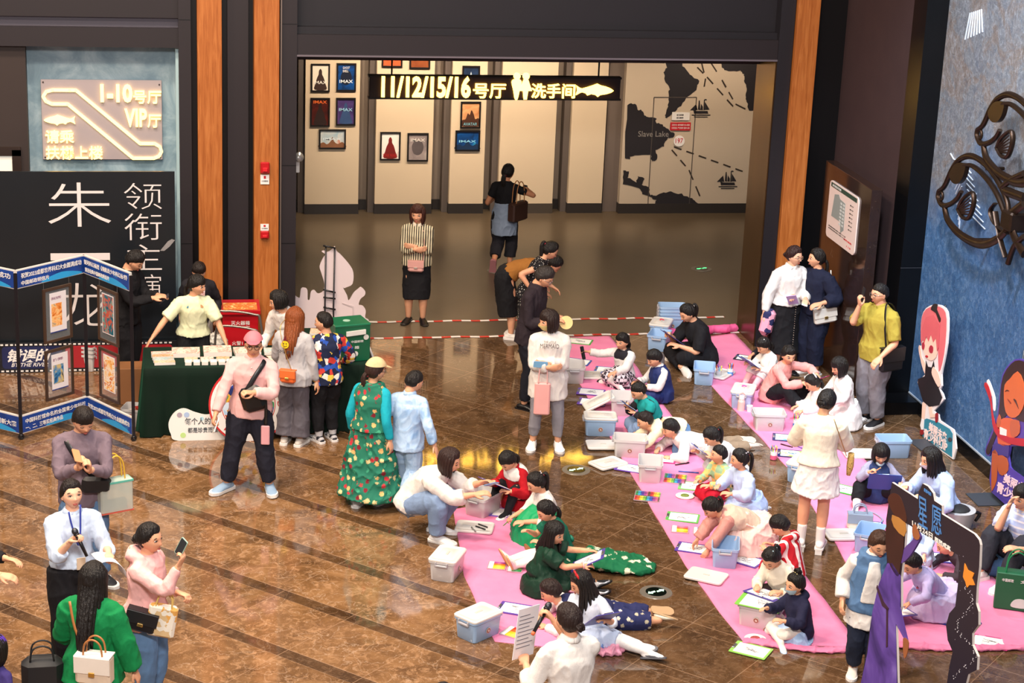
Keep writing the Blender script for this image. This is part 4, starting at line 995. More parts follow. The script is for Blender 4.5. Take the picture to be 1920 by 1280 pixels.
        if c.get('collar'):
            g = Geo(); cc = N+nd*.012*h
            for s in (1, -1):
                g.tube([cc+fw3*.044*h-s3*.02*h+lat1*s*.012*h, cc+lat1*s*.042*h+fw3*.015*h, cc+lat1*s*.02*h-fw3*.036*h, cc-fw3*.044*h], [(.006*h, .019*h), (.006*h, .018*h), (.006*h, .014*h), (.006*h, .012*h)], 8, ref=tuple(s3), sub=2)
            part(g, 'collar', c['collar'], so, True)
        if c.get('placket'):
            g = Geo()
            for i in range(6):
                q = N.lerp(Pv, .12+.14*i); t_ = .052 if i == 0 else .066; g.ball(q+fw3*(t_*f*h+lo+.004), .006, 8, 6)
            part(g, 'buttons', c['placket'], so, True)
    if bottom:
        c = bottom; g = Geo(); k = c.get('kind', 'pants'); lo = c.get('loose', .012)
        if k == 'pants':
            pp = [Pv-s1*.055*h, Pv-s1*.01*h, Pv+s1*.03*h, W+s1*.012*h]; rr = [(.072*f*h+lo, .058*h+lo), (ty[1][0]*f*h+lo*.8, ty[1][1]*f*h+lo*.8), ((ty[1][0]*.95)*f*h+lo*.5, ty[1][1]*.95*f*h+lo*.5), (ty[2][0]*f*h+.006, ty[2][1]*f*h+.006)]
            g.tube(pp, rr, 18, ref=tuple(refs[0]), sub=1)
            for i in (0, 1): limb_tube(g, (hips[i], K[i], A[i]), lr, c.get('len', 1.92), lo, 16, c.get('flare', 0.))
            nm = 'trousers'
        elif k == 'skirt':      # standing or hanging skirt: from the waist straight down to z = hem
            hemz = c['hem']*h; w0 = W-s1*.02*h; fl = c.get('flare', .0); cx = (K[0]+K[1])/2
            q0 = Pv-s1*.02*h; dn = Vector(((A[0]+A[1])/2-Pv)) if False else Vector((0, 0, -1))
            end = Vector((q0.x*.4+cx.x*.6, q0.y*.4+cx.y*.6, hemz)); mid = q0.lerp(end, .5)
            g.tube([w0, q0, mid, end], [(ty[2][0]*f*h+.012, ty[2][1]*f*h+.012), (ty[1][0]*f*h+lo, ty[1][1]*f*h+lo), (ty[1][0]*f*h+lo+fl*.45, ty[1][1]*h+lo+fl*.45), (ty[1][0]*.98*f*h+lo+fl, ty[1][1]*f*h+lo+fl)], 24, ref=(0, -1, 0), sub=3); nm = 'skirt'
        else:                   # skirt spread on the floor around a seated child
            rx, ry, off = c.get('rx', .24)*h, c.get('ry', .24)*h, c.get('off', .12)*h
            ctr = Vector((Pv.x+c.get('offl', 0)*h, Pv.y-off, 0)); w0 = W-s1*.03*h
            hz = c.get('hz', .09)*h
            g.tube([w0, Pv+s1*.02*h+Vector((0, -off*.2, 0)), Vector((ctr.x*.7, Pv.y-off*.6, hz*1.25)), Vector((ctr.x, ctr.y, hz*.7)), Vector((ctr.x, ctr.y, .012))],
                   [(ty[2][0]*h+.014, ty[2][1]*h+.014), (ty[1][0]*h+.02, ty[1][1]*h+.02), (rx*.72, ry*.72), (rx*.94, ry*.94), (rx, ry)], 28, ref=(0, -1, 0), sub=3)
            if c.get('legs', 1):
                for i in (0, 1): limb_tube(g, (hips[i], K[i], A[i]), lr, c.get('len', 1.2), .03, 14)
            nm = 'skirt'
        m = fuse(g, vx, 2, c.get('wr', .013), c.get('freq', 6), seed=len(PEOPLE)*3+2)
        if k == 'spread' or k == 'skirt': m.V[0][:, 2] = np.maximum(m.V[0][:, 2], .008-lift)
        m.obj(c.get('name', nm), c['mat'], root, True)
    if legwear:
        c = legwear
        for i in (0, 1):
            g = Geo(); up = c.get('up', .0)
            a = hips[i].lerp(K[i], up*1.0) if up < 1 else K[i].lerp(A[i], up-1)
            if up < 1: g.tube([a, K[i], K[i].lerp(A[i], .32), A[i]], [(lr[0]*(1-up)+lr[1]*up)*h+.006, lr[1]*h+.006, lr[2]*h+.006, lr[3]*h+.006], 12, sub=2, dome=True)
            else: g.tube([a, a.lerp(A[i], .5), A[i]], [lr[2]*h+.006, (lr[2]+lr[3])/2*h+.006, lr[3]*h+.007], 12, sub=2)
            M = F.feet[i]; g.tube([(-.03, 0, -.022), (.03, 0, -.020), (.075, 0, -.030), (.105, 0, -.036)], [(.027, .024), (.029, .025), (.031, .017), (.020, .010)], 10, ref=(0, 0, 1), M=M, sub=1, dome=True)
            fuse(g, .010, 2).obj(c.get('name', 'sock'), c['mat'], root, True)
    if shoes:
        c = shoes
        for i in (0, 1):
            M = F.feet[i]; g = Geo(); hi = c.get('high', 0.)
            up = [(-.038, 0, -.024), (-.02, 0, -.020), (.03, 0, -.022), (.075, 0, -.031), (.108, 0, -.036)]
            rr = [(.022, .018), (.027, .022), (.029, .021), (.033, .014), (.022, .009)]
            if c.get('flat'): rr = [(a, b*.8) for a, b in rr]; up = [(x, y, z-.004) for x, y, z in up]
            g.tube(up, rr, 12, ref=(0, 0, 1), sub=2, dome=True, M=M)
            if hi: g.tube([(-.004, 0, -.02), (-.004, 0, hi)], [.028, .029], 12, M=M)
            elif not c.get('flat'): g.tube([(-.008, 0, -.02), (-.004, 0, .006)], [.027, .026], 12, M=M)
            sh_ = fuse(g, .0085, 2).obj('boot' if hi else 'shoe', c['mat'], root, True)
            g = Geo(); hl = c.get('heel', 0.)
            out = smoothpoly([(-.060, 0), (-.050, .026), (0, .027), (.05, .031), (.09, .034), (.125, .018), (.130, 0), (.125, -.018), (.09, -.034), (.05, -.031), (0, -.027), (-.050, -.026)], 2)
            g.prism(out, .011 if not c.get('thick') else .018, 0, M@T(0, 0, -.0475))
            if hl: g.box(-.058, -.02, -.02, .02, -.047-hl, -.04, 0, M)
            part(g, 'sole', c.get('sole', WHITE), sh_)
            if c.get('stripe'):
                g = Geo()
                for sd in (1, -1):
                    for k in range(3): g.tube([(.012+.016*k, sd*.030, -.034), (.002+.016*k, sd*.024, -.008)], [.0035, .003], 6, M=M)
                part(g, 'stripes', c['stripe'], sh_)
            if c.get('lace'):
                g = Geo()
                for k in range(4): g.tube([(.018+.014*k, -.016, -.006-.005*k), (.022+.014*k, 0, .0-.005*k), (.018+.014*k, .016, -.006-.005*k)], [.0028]*3, 5, M=M)
                part(g, 'laces', c['lace'], sh_)
    # ---- hair
    dl = MH.to_3x3().inverted()@Vector((0, 0, -1)); dl.normalize()
    if hair:
        hg, tie = hairdo(hair, dl, len(PEOPLE), bangs, hair_len, hair_fr)
        gg = Geo(); gg.merge(hg, MH); ho = gg.obj('hair', hair_mat(hair_c), root, True)
        if tie: gg = Geo(); gg.merge(tie, MH); gg.obj('hair_tie', plain(tie_c, .6), ho, True)
        F.hair = ho
    F.body = o
    return F
def on_head(F, g, name, mat, smooth=True):
    gg = Geo(); gg.merge(g, F.MH); return gg.obj(name, mat, F.root, smooth)
def glasses(F, mat):
    g = Geo()
    for s in (1, -1):
        g.ringt((0, 0, 0), .10, .012, 16, 6, 0, T(s*.15, -.43, .0)@rotm(90, 0, s*10)); g.tube([(s*.25, -.40, .01), (s*.34, -.2, .02), (s*.36, .02, .0)], [.01]*3, 6)
    g.tube([(-.05, -.44, .01), (0, -.455, .02), (.05, -.44, .01)], [.01]*3, 6)
    on_head(F, g, 'glasses', mat)
def mask(F, c='#b9d8e8', down=False):
    V, Fc, D = skull(40, 30); x, y, z = V.T; k = (y < -.05) & (z < (-.07 if not down else -.36)) & (z > (-.42 if not down else -.62))
    keep = [q for q in Fc if all(k[i] for i in q)]
    if down: g = Geo(); g.tube([(-.2, -.25, -.40), (0, -.42, -.44), (.2, -.25, -.40)], [(.03, .08)]*3, 8, sub=2)
    else:
        V2 = V.copy(); V2[:, 1] -= .05+.09*np.exp(-(x/.10)**2-((z+.13)/.09)**2)+.02; g = Geo(); g.add(V2*np.array((1.04, 1, 1)), keep)
    for s in (1, -1): g.tube([(s*.26, -.26, -.14 if not down else -.38), (s*.35, -.02, -.04)], [.008, .008], 5)
    on_head(F, g, 'face_mask', plain(c, .8))
def bow(F, c, pos=(0, .3, .5), s=.16, mat=None, name='hair_bow', yawd=0):
    g = Geo()
    for k in (1, -1): g.tube([(0, 0, 0), (k*s*.6, 0, s*.25), (k*s*1.15, 0, s*.1), (k*s*1.1, 0, -s*.25)], [(.03, .04), (.05, s*.45), (.05, s*.5), (.03, s*.25)], 8, ref=(0, 0, 1), sub=1, dome=True)
    g.ball((0, -.01, 0), (.05, .05, .055), 8, 6)
    gg = Geo(); gg.merge(g, T(*pos)@rotm(0, 0, yawd)); on_head(F, gg, name, mat or plain(c, .55))
def clips(F, c, pts, r=.035):
    for p in pts: on_head(F, Geo().ball(p, r, 8, 6), 'hair_clip', plain(c, .3))
def held(F, i, name, label, cat, builder, off=(.6, 0, -.2), group=None, rot=(0, 0, 0), scale=None):
    "a thing of its own in hand i; builder(thing) adds the parts in a frame whose X runs along the fingers and -Z away from the palm"
    M = F.root.matrix_basis if False else (T(*F.root.location)@F.root.rotation_euler.to_matrix().to_4x4())
    MH = M@F.MHand[i]; p = MH@Vector(off); x = (MH.to_3x3()@Vector((1, 0, 0))).normalized(); z = (MH.to_3x3()@Vector((0, 0, 1))).normalized(); y = z.cross(x)
    t = thing(name, label, cat, M=frame(p, x, y, z)@rotm(*rot), group=group); builder(t); return t
def wpos(F, p):
    "local point of a person to the world"
    return (T(*F.root.location)@F.root.rotation_euler.to_matrix().to_4x4())@Vector(p)
def wmat(F): return T(*F.root.location)@F.root.rotation_euler.to_matrix().to_4x4()
# ------------------------------------------------------------------ props on and around the pink mats
BW, BD, BH = .36, .26, .205
def tub_geo(w=BW, d=BD, h=BH, mi=0):
    g = Geo(); t = .006
    def ring(k, z, r=.03): return [(x, y, z) for x, y in roundrect(-w/2+k, -d/2+k, w/2-k, d/2-k, r, 3)]
    seq = [ring(.028, 0), ring(.022, .008), ring(.010, h-.03), ring(.010, h-.028), ring(0, h-.026), ring(0, h), ring(.008, h), ring(.016, h-.03), ring(.030, .012)]
    n = len(seq[0]); f = []
    for i in range(len(seq)-1):
        for k in range(n): l = (k+1) % n; f.append((i*n+k, i*n+l, i*n+n+l, i*n+n+k))
    f.append(tuple(range(n-1, -1, -1))); f.append(tuple(range((len(seq)-1)*n, len(seq)*n)))
    g.add([p for r in seq for p in r], f, mi); return g
def lid_geo(w=BW+.006, d=BD+.006):
    g = Geo(); h = .026
    def ring(k, z, r=.032): return [(x, y, z) for x, y in roundrect(-w/2+k, -d/2+k, w/2-k, d/2-k, max(.008, r), 3)]
    seq = [ring(.004, 0), ring(0, .004), ring(0, h-.008), ring(.008, h), ring(.022, h), ring(.028, h-.005), ring(.06, h-.005), ring(.066, h-.001)]
    n = len(seq[0]); f = []
    for i in range(len(seq)-1):
        for k in range(n): l = (k+1) % n; f.append((i*n+k, i*n+l, i*n+n+l, i*n+n+k))
    f.append(tuple(range(n-1, -1, -1))); f.append(tuple(range((len(seq)-1)*n, len(seq)*n)))
    g.add([p for r in seq for p in r], f); return g
TUBW, TUBB = plain('#cbc7c6', .38, 0, .02, 3, coat=.2), plain('#98b6d8', .38, 0, .03, 3, coat=.2)
LIDM = plain('#dbd5ce', .34, 0, .02, 3, coat=.3); GREYP = plain('#a9a6ab', .4, 0, 0)
def latch(g, x, z, s):
    g.box(x-.006 if s < 0 else x-.002, x+.002 if s < 0 else x+.006, -.055, .055, z-.035, z-.02); 
def storage_box(label, px, rz, body=TUBB, lid=False, sticker=True, heart=None, group='storage boxes of the drawing class', z=0., nest=0, at=None):
    p = Vector(at) if at is not None else G(px[0], px[1], z)
    t = thing('storage_box', label, 'storage box', p, rz-11, group)
    part(tub_geo(), 'tub', body, t, auto=35)
    for s in (-1, 1):
        g = Geo(); x = s*(BW/2+.004)
        g.box(x-.012, x+.012, -.06, .06, BH-.052, BH-.034, bev=.004); g.box(x-.010, x+.010, -.06, -.048, BH-.04, BH-.012); g.box(x-.010, x+.010, .048, .06, BH-.04, BH-.012)
        part(g, 'handle', GREYP, t)
    if sticker:
        g = Geo(); MS_ = frame((0, -BD/2+.0105, .085), (1, 0, 0), (0, -.07, 1), (0, -1, 0))
        g.prism(circ(0, 0, .026, 20), .002, 0, MS_); g.prism(circ(0, 0, .021, 20), .003, 1, MS_); g.prism(smoothpoly([(0, .012), (.012, 0), (.008, -.012), (-.006, -.010), (-.012, .002)], 3), .004, 0, MS_)
        part(g, 'round_sticker', [plain('#c9b8a8', .5, 0, 0), plain('#8a4438', .5, 0, .1)], t)
    if lid:
        l = lid_geo().obj('lid', LIDM, t, True, loc=(0, 0, BH-.012)); l.data.set_sharp_from_angle(angle=R(35))
        g = Geo(); g.box(-.045, .045, -.012, .012, BH+.010, BH+.018, bev=.003); part(g, 'lid_handle', plain('#c3bdb4', .4, 0, 0), t)
        if heart:
            g = Geo(); g.prism(smoothpoly([(0, -.03), (.035, .005), (.03, .03), (.012, .032), (0, .018), (-.012, .032), (-.03, .03), (-.035, .005)], 3), .003, 0, T(.06, .0, BH+.013)); part(g, 'heart_sticker', plain(heart, .5, 0, 0), t)
    return t
def loose_lid(label, px, rz, up=True, tilt=(0, 0), z=.012, at=None):
    p = Vector(at) if at is not None else G(px[0], px[1], z)
    M = T(*p)@rotm(tilt[0], tilt[1], rz-11)@(rotm(0, 0, 0) if up else T(0, 0, .026)@rotm(180, 0, 0))
    t = thing('box_lid', label, 'lid', M=M, group='loose box lids')
    o = lid_geo().obj('lid_plate', LIDM, t, True); o.data.set_sharp_from_angle(angle=R(35))
    g = Geo(); g.box(-.045, .045, -.012, .012, .022, .032, bev=.003) if up else g.box(-.03, .03, -.01, .01, -.004, .002); part(g, 'lid_handle', plain('#c3bdb4', .4, 0, 0), t)
    return t
ARTS = {'line': pattern('art', '#efeae6', '#f4f0ec', '#e6e0dc', scale=20), 'blue': pattern('art', '#f2efec', '#f2efec', '#7fb4dd', '#2f7fc4', scale=7), 'green': pattern('art', '#f2efec', '#f0eee4', '#b9cf6a', '#4f9a62', scale=8),
        'warm': pattern('art', '#f2efec', '#f4e6d8', '#e79a4c', '#d2603a', scale=7), 'mix': pattern('art', '#f1ece8', '#efd0d8', '#9fc4e0', '#f0e0a0', scale=9)}
def board_parts(t, c, art='line', w=.235, h=.325, sketch=True, seed=0):
    g = Geo(); g.prism(roundrect(-w/2, -h/2, w/2, h/2, .01, 2), .005); part(g, 'board', plain(c, .4, 0, .03), t)
    g = Geo(); g.box(-w*.40, w*.40, -h*.44, h*.40, .005, .0065); pp = part(g, 'paper', ARTS[art], t)
    if sketch:
        rg = random.Random(seed); g = Geo()
        for k in range(4):
            a = [(w*rg.uniform(-.2, .2), h*rg.uniform(-.25, .2), .007) for _ in range(5)]; g.tube(a, [.0012]*5, 4, sub=3)
        part(g, 'drawing', plain('#55555c' if art == 'line' else '#3d6f9a', .6, 0, 0), pp)
    g = Geo(); g.box(-.04, .04, h*.42, h*.49, .005, .014, bev=.002); part(g, 'clip', plain('#9a9aa2', .25, .8, 0), t)
def clipboard(label, px, rz, c, art='line', z=.008, w=.235, h=.325, tilt=(0, 0), at=None, seed=0):
    p = Vector(at) if at is not None else G(px[0], px[1], z)
    t = thing('clipboard', label, 'clipboard', M=T(*p)@rotm(tilt[0], tilt[1], rz-11), group='clipboards with drawings'); board_parts(t, c, art, w, h, seed=seed or int(px[0]) if px else seed); return t
def lap_board(F, label, c, art='line', off=(0, .02, .03), tilt=35, rz=0, w=.235, h=.325, roll=0):
    "clipboard held by a seated figure: centred between the hands, tilted towards the face"
    m = (F.MHand[0].translation+F.MHand[1].translation)/2+Vector((off[0], -off[1], off[2]))
    t = thing('clipboard', label, 'clipboard', M=wmat(F)@T(*m)@rotm(0, roll, rz+180)@rotm(tilt, 0, 0)@T(0, 0, 0), group='clipboards with drawings')
    # local +Y of the board points away from the figure's body after the half turn
    board_parts(t, c, art, w, h, seed=int(abs(m.x*1000))); return t
PENC = ['#c62f2f', '#e4692c', '#f0b62c', '#f3dd45', '#8cc04a', '#2f8f4c', '#3aa6c4', '#2f62b8', '#5a3f9c', '#a4478f', '#d9698e', '#6b4630']
def pen(label, a, b, r, c, name='marker', group=None, cap='#f0ece6'):
    a, b = Vector(a), Vector(b); g = Geo(); d = (b-a)
    o = a.copy(); g.tube([a-o, a+d*.72-o], [r, r], 8); g.tube([a+d*.72-o, b-o], [r*1.08, r*1.0], 8, mi=1); g.tube([b-o, b+d*.03-o], [r*.5, r*.2], 6, mi=1)
    ob = g.obj(name, [plain(c, .35, 0, 0), plain(cap if cap else c, .35, 0, 0)], None, True, loc=o); tag(ob, label, 'marker' if name == 'marker' else 'pen', group); return ob
def marker_set(where, px, rz, cols, n=12, L=.145, rows=1, z=.008, cap='#f0ece6'):
    p = G(px[0], px[1], z); w = n*.0125+.012; M = T(*p)@rotm(0, 0, rz-11)
    t = thing('marker_tray', 'shallow clear plastic marker tray '+where, 'tray', M=M, group='marker trays')
    g = Geo(); hh = rows*(L+.012); g.box(-w/2, w/2, -hh/2, hh/2, 0, .002); 
    for a in ((-w/2, -w/2+.002, -hh/2, hh/2), (w/2-.002, w/2, -hh/2, hh/2), (-w/2, w/2, -hh/2, -hh/2+.002), (-w/2, w/2, hh/2-.002, hh/2)): g.box(*a, 0, .009)
    part(g, 'tray', plain('#d9c3cd', .15, 0, 0, alpha=.55), t)
    for r in range(rows):
        for i in range(n):
            c = cols[(i*len(cols)//n+r*5) % len(cols)]; x = -w/2+.012+i*.0125; y = -hh/2+.006+r*(L+.012)
            pen('%s marker in the tray %s' % (CN[c], where), M@Vector((x, y+.004, .008)), M@Vector((x, y+L-.006, .008)), .0056, c, group='markers in the tray '+where, cap=cap or c)
CN = dict(zip(PENC, ('red', 'orange', 'amber', 'yellow', 'light green', 'green', 'turquoise', 'blue', 'violet', 'purple', 'pink', 'brown')))
def cup_of_pens(label, px, c, n=8, z=.008, h=.085, r=.036, where='', glass=False):
    p = G(px[0], px[1], z); t = thing('marker_can', label, 'can', p)
    g = Geo(); g.cyl((0, 0, 0), r, h, 20); g.cyl((0, 0, h*.55), r*1.01, h*.46, 20, 1); part(g, 'can', [plain(c, .35, 0, 0), plain('#e5e2e0', .3, 0, 0)] if not glass else [plain('#dfe3e6', .1, 0, 0, alpha=.45)]*2, t, auto=40)
    for i in range(n):
        a = 2*pi*i/n; k = PENC[(i*5+int(px[0])) % 12]; q = p+Vector((.02*math.cos(a), .02*math.sin(a), .02))
        pen('%s marker standing in the %s' % (CN[k], where), q, q+Vector((.012*math.cos(a), .012*math.sin(a), .125)), .0055, k, group='markers in the '+where, cap=k)
# ---- the three long mats: cloth with soft folds
def mat_cloth(label, pl, pr, w_end, seed, roll=False):
    "pl, pr: left and right edge points from far to near"
    n, m = 150, 16; V = []; F = []
    def at(e, t):
        s = t*(len(e)-1); i = min(int(s), len(e)-2); return e[i].lerp(e[i+1], s-i)
    for i in range(n+1):
        t = i/n; a, b = at(pl, t), at(pr, t)
        for k in range(m+1):
            p = a.lerp(b, k/m); w = mnoise.noise(Vector((p.x*3.2+seed, p.y*2.1, seed)))*.5+mnoise.noise(Vector((p.x*7, p.y*4+seed, 2)))*.3
            edge = min(k, m-k, 3)/3; z = .004+max(0, w)*.030*(1 if t > .25 else .5)+.001
            V.append((p.x+.02*mnoise.noise(Vector((p.y*1.4, k*.1, seed))), p.y, z))
    nn = len(V); V += [(x, y, .001) for x, y, z in V]
    q = lambda i, k: i*(m+1)+k
    for i in range(n):
        for k in range(m): F.append((q(i, k), q(i+1, k), q(i+1, k+1), q(i, k+1)))
    bd = [q(i, 0) for i in range(n+1)]+[q(n, k) for k in range(1, m+1)]+[q(i, m) for i in range(n-1, -1, -1)]+[q(0, k) for k in range(m-1, 0, -1)]
    for a, b in zip(bd, bd[1:]+bd[:1]): F.append((a, a+nn, b+nn, b))
    g = Geo(); g.add(V, F); mt, tt = new_mat('pink_felt', .8, 0, .25)
    tt.set(tt.b.inputs['Base Color'], tt.mix(tt.noise(5, 4), lin('#dc789f'), lin('#e68cb0'))); tt.bump(tt.noise(9, 4, .6), .25, .02)
    o = g.obj('floor_mat', mt, None, True); tag(o, label, 'mat', 'pink mats on the floor'); return o
mat_cloth('short pink cloth mat at the left beside the crouching woman, under the girls in green', [G(850, 955), G(870, 1080), G(927, 1203)], [G(1000, 930), G(1075, 1060), G(1155, 1228)], 1, 1)
mat_cloth('long pink cloth mat in the middle with the rows of white boxes', [G(1052, 632), G(1082, 710), G(1178, 880), G(1285, 1060), G(1393, 1205)], [G(1143, 630), G(1195, 690), G(1315, 860), G(1430, 980), G(1618, 1215)], 1, 5)
mat_cloth('long pink cloth mat at the right running under the dark arch standee', [G(1262, 640), G(1340, 730), G(1480, 880), G(1590, 1060), G(1690, 1215)], [G(1375, 625), G(1470, 720), G(1640, 880), G(1800, 1020), G(1990, 1215)], 1, 9)
# turned-up near ends and the roll at the far end of the right mat
g = Geo(); a = G(1245, 632); b = G(1380, 622); g.tube([a.lerp(b, i/12)+Vector((0, .02*math.sin(i*1.7), .055)) for i in range(13)], [.055+.006*math.sin(i*2.1) for i in range(13)], 16, sub=1)
o = fuse(g, .012, 2, .008, 10).obj('cloth_roll', plain('#e05a92', .75, 0, .08), None, True); tag(o, 'rolled-up rest of pink cloth at the far end behind the seated woman in black', 'cloth roll')
PINK = plain('#dc789f', .8, 0, .08)
for pts, lab in (([(1395, 1203), (1470, 1213), (1550, 1222), (1620, 1214)], 'rumpled near hem of the middle pink mat on the marble floor'), ([(1615, 1208), (1690, 1212), (1800, 1218), (1935, 1216)], 'rumpled near hem of the right pink mat below the arch standee')):
    g = Geo(); P = [G(*p)+Vector((0, 0, .018)) for p in pts]; g.tube(P, [(.05, .018), (.06, .022), (.055, .02), (.04, .016)], 10, ref=(0, 0, 1), sub=4, dome=True); o = fuse(g, .01, 2, .016, 9).obj('mat_hem', PINK, None, True); tag(o, lab, 'cloth hem')

# ---- storage boxes
B1, B2, B3 = 'middle', 'left', 'right'
storage_box('white open box at the far end of the middle mat beside the sailor blouse girl', (1075, 712), 92, TUBW)
storage_box('white open box behind the writing board of the boy in black and teal', (1164, 772), 88, TUBW, sticker=False)
storage_box('blue box with white lid and round sticker at the left edge of the middle mat', (1124, 812), 2, TUBB, True)
storage_box('large white open box with round sticker in front of the boy in cream shirt', (1180, 852), -3, TUBW)
storage_box('white open box, short side forward, beside the tray of coloured pencils', (1218, 896), 86, TUBW, sticker=False)
storage_box('blue open box on the right mat in front of the seated woman in black', (1319, 715), 84, TUBB, sticker=False)
storage_box('lilac-blue box with white lid and pink heart behind the pink bottle', (1392, 760), 76, plain('#a9b2d8', .38, 0, .03, 3), True, heart='#d25aa0')
storage_box('white open box with round sticker on the right mat behind the navy clipboards', (1440, 803), 2, TUBW)
storage_box('blue box with white lid and pink heart, partly behind the woman in the white skirt', (1503, 898), 62, TUBB, True, heart='#d25aa0')
storage_box('blue open box in front of the stack near the seated woman in black', (1235, 652), 74, TUBB, sticker=False)
storage_box('blue box with white lid and red heart behind the open one near the seated woman', (1238, 632), 76, TUBB, True, heart='#d8203c')
p = G(1258, 618)
for i in range(4): storage_box(('lowest blue tub of the nested stack near the barrier tape', 'second blue tub from the bottom of the nested stack near the barrier tape', 'third blue tub of the nested stack near the barrier tape', 'topmost open blue tub of the nested stack near the barrier tape')[i], None, 4, TUBB, sticker=(i == 0), at=(p.x, p.y, .045*i), group='nested stack of blue tubs')
storage_box('blue open box standing alone on the marble floor near the pink haired cutout', (1672, 853), 6, TUBB, sticker=False)
storage_box('blue open box on the middle mat beside the girl in the pink dress', (1358, 1054), 84, TUBB, sticker=False)
storage_box('white box under the green drawing board beside the girl in navy hoodie', (1424, 1170), -24, TUBW, sticker=True)
storage_box('blue open box behind the standing girl in the denim vest', (1628, 1028), 70, TUBB)
storage_box('white open box before the crouching woman in white', (905, 960), 58, TUBW, sticker=False)
storage_box('white box with white lid on the marble floor left of the nearest mat', (838, 1078), 74, TUBW, True)
storage_box('blue box with white lid at the near corner of the left pink mat', (896, 1190), 48, TUBB, True)
p = G(158, 690)
for i in range(3): storage_box(('lowest white tub of the stack behind the folding display screen', 'middle white tub of the stack behind the folding display screen', 'top white tub of the stack behind the folding display screen')[i], None, -14, TUBW, sticker=(i == 0), at=(p.x, p.y, .05*i), group='nested white tubs behind the screen')
storage_box('white open tub of red leaflets on the floor left of the green table', (262, 795), -6, TUBW, sticker=False)
p = G(262, 795); g = Geo(); r_ = random.Random(4)
for i in range(4):
    o = Geo().box(-.09, .09, -.06, .06, 0, .004).obj('leaflet', plain(('#c9402c', '#e8ddd0', '#d86a3a', '#b83028')[i], .5), None, M=T(p.x+r_.uniform(-.05, .05), p.y+r_.uniform(-.03, .03), .15+.012*i)@rotm(r_.uniform(-6, 6), r_.uniform(-6, 6), r_.uniform(0, 180))); tag(o, '%s leaflet lying in the white tub left of the green table' % ('red', 'cream', 'orange', 'dark red')[i], 'leaflet', 'leaflets in the tub')
# ---- loose lids
loose_lid('white lid lying upside down left of the large white open box', (1131, 836), 6, False)
loose_lid('white lid lying askew on the floor left of the box beside the pencils', (1140, 870), 38)
loose_lid('white lid leaning on the box behind the boy in black and teal', None, 12, True, (0, -26), at=G(1122, 766)+Vector((0, 0, .085)))
loose_lid('white lid carrying dark markers in front of the white box by the crouching woman', (890, 990), -6)
loose_lid('white lid upside down on the middle mat left of the girl in cream sweater', (1324, 1082), -24, False)
loose_lid('white lid on the far middle mat under the headband and blue jar', (1118, 705), 4)
loose_lid('white lid on the right mat beside the girl in navy vest', (1612, 852), 6)
loose_lid('white lid on the right mat left of the blue box behind the denim vest girl', (1582, 1004), 8)
loose_lid('white lid on the right mat beside the clear jar of markers', (1350, 702), 60)
# ---- clipboards lying about
for lab, px, rz, c, art in (
 ('green clipboard with a sheet at the far end of the middle mat', (1086, 640), 78, '#4aa64a', 'line'),
 ('blue clipboard with a sheet behind the far left white box', (1082, 678), 74, '#3558a8', 'line'),
 ('purple clipboard nearer the black shoes of the sailor girl', (1108, 735), 82, '#6a45a8', 'line'),
 ('purple clipboard partly under the leaning lid', (1110, 754), 80, '#6a45a8', 'line'),
 ('blue clipboard on the mat beside the sailor girl', (1140, 694), 80, '#3f62b0', 'line'),
 ('white sheet on purple clipboard between the askew lid and the white box', (1184, 878), 70, '#6a45a8', 'line'),
 ('magenta clipboard with a sheet under the hands of the boy in white shirt', (1238, 860), 84, '#b02a78', 'line'),
 ('dark board edge in front of the boy in cream shirt', (1178, 822), 88, '#2a2438', 'line'),
 ('green clipboard with a sheet in front of the boy in patchwork sweater', (1302, 912), 80, '#7cc06a', 'line'),
 ('green clipboard with a sheet left of the girl in the pink dress', (1280, 970), 80, '#5fb052', 'line'),
 ('purple clipboard with a sheet left of the blue open box on the middle mat', (1300, 1028), 74, '#5a3f9c', 'line'),
 ('purple clipboard with a sheet between the blue open box and the boy in red stripes', (1398, 1050), 56, '#5a3f9c', 'line'),
 ('green clipboard with a large sheet at the near tip of the middle mat', (1408, 1219), 64, '#8cc45a', 'line'),
 ('purple clipboard with a sheet beside the white box at the crouching woman', (950, 962), 80, '#7a5cc0', 'line'),
 ('purple clipboard with a sheet behind the foreground woman with the paper', (968, 1142), 74, '#5a3f9c', 'line'),
 ('navy clipboard with a blue whale-like painting on the right mat', (1476, 821), 82, '#1f2560', 'blue'),
 ('navy clipboard with a green painting on the right mat', (1486, 851), 82, '#1f2560', 'green'),
 ('white sheet on a dark board at the right of the seated woman in black', (1402, 672), 70, '#2a2438', 'line'),
 ('sheet of paper on purple board under the dark sleeved child behind the arch', (1770, 1046), 82, '#5a4a9c', 'line'),
 ('blue bordered clipboard inside the arch opening beside the lilac girl', (1790, 1130), 84, '#2f66b8', 'line'),
 ('navy clipboard with its corner under the arch pillar', (1800, 1168), 60, '#22308a', 'line'),
 ('pink bordered clipboard at the near end of the right mat', (1855, 1204), 72, '#c23c7c', 'line'),
 ('navy board edge behind the blue box by the denim vest girl', (1625, 985), 84, '#1f2d7a', 'line'),
 ('green board on the mat behind the woman in white skirt', (1585, 918), 60, '#3fae3f', 'line')): clipboard(lab, px, rz, c, art)
clipboard('large green drawing board lying on the white box beside the girl in navy hoodie', None, -24, '#7cc04e', 'line', w=.40, h=.30, at=G(1424, 1170)+Vector((0, 0, BH+.004)))
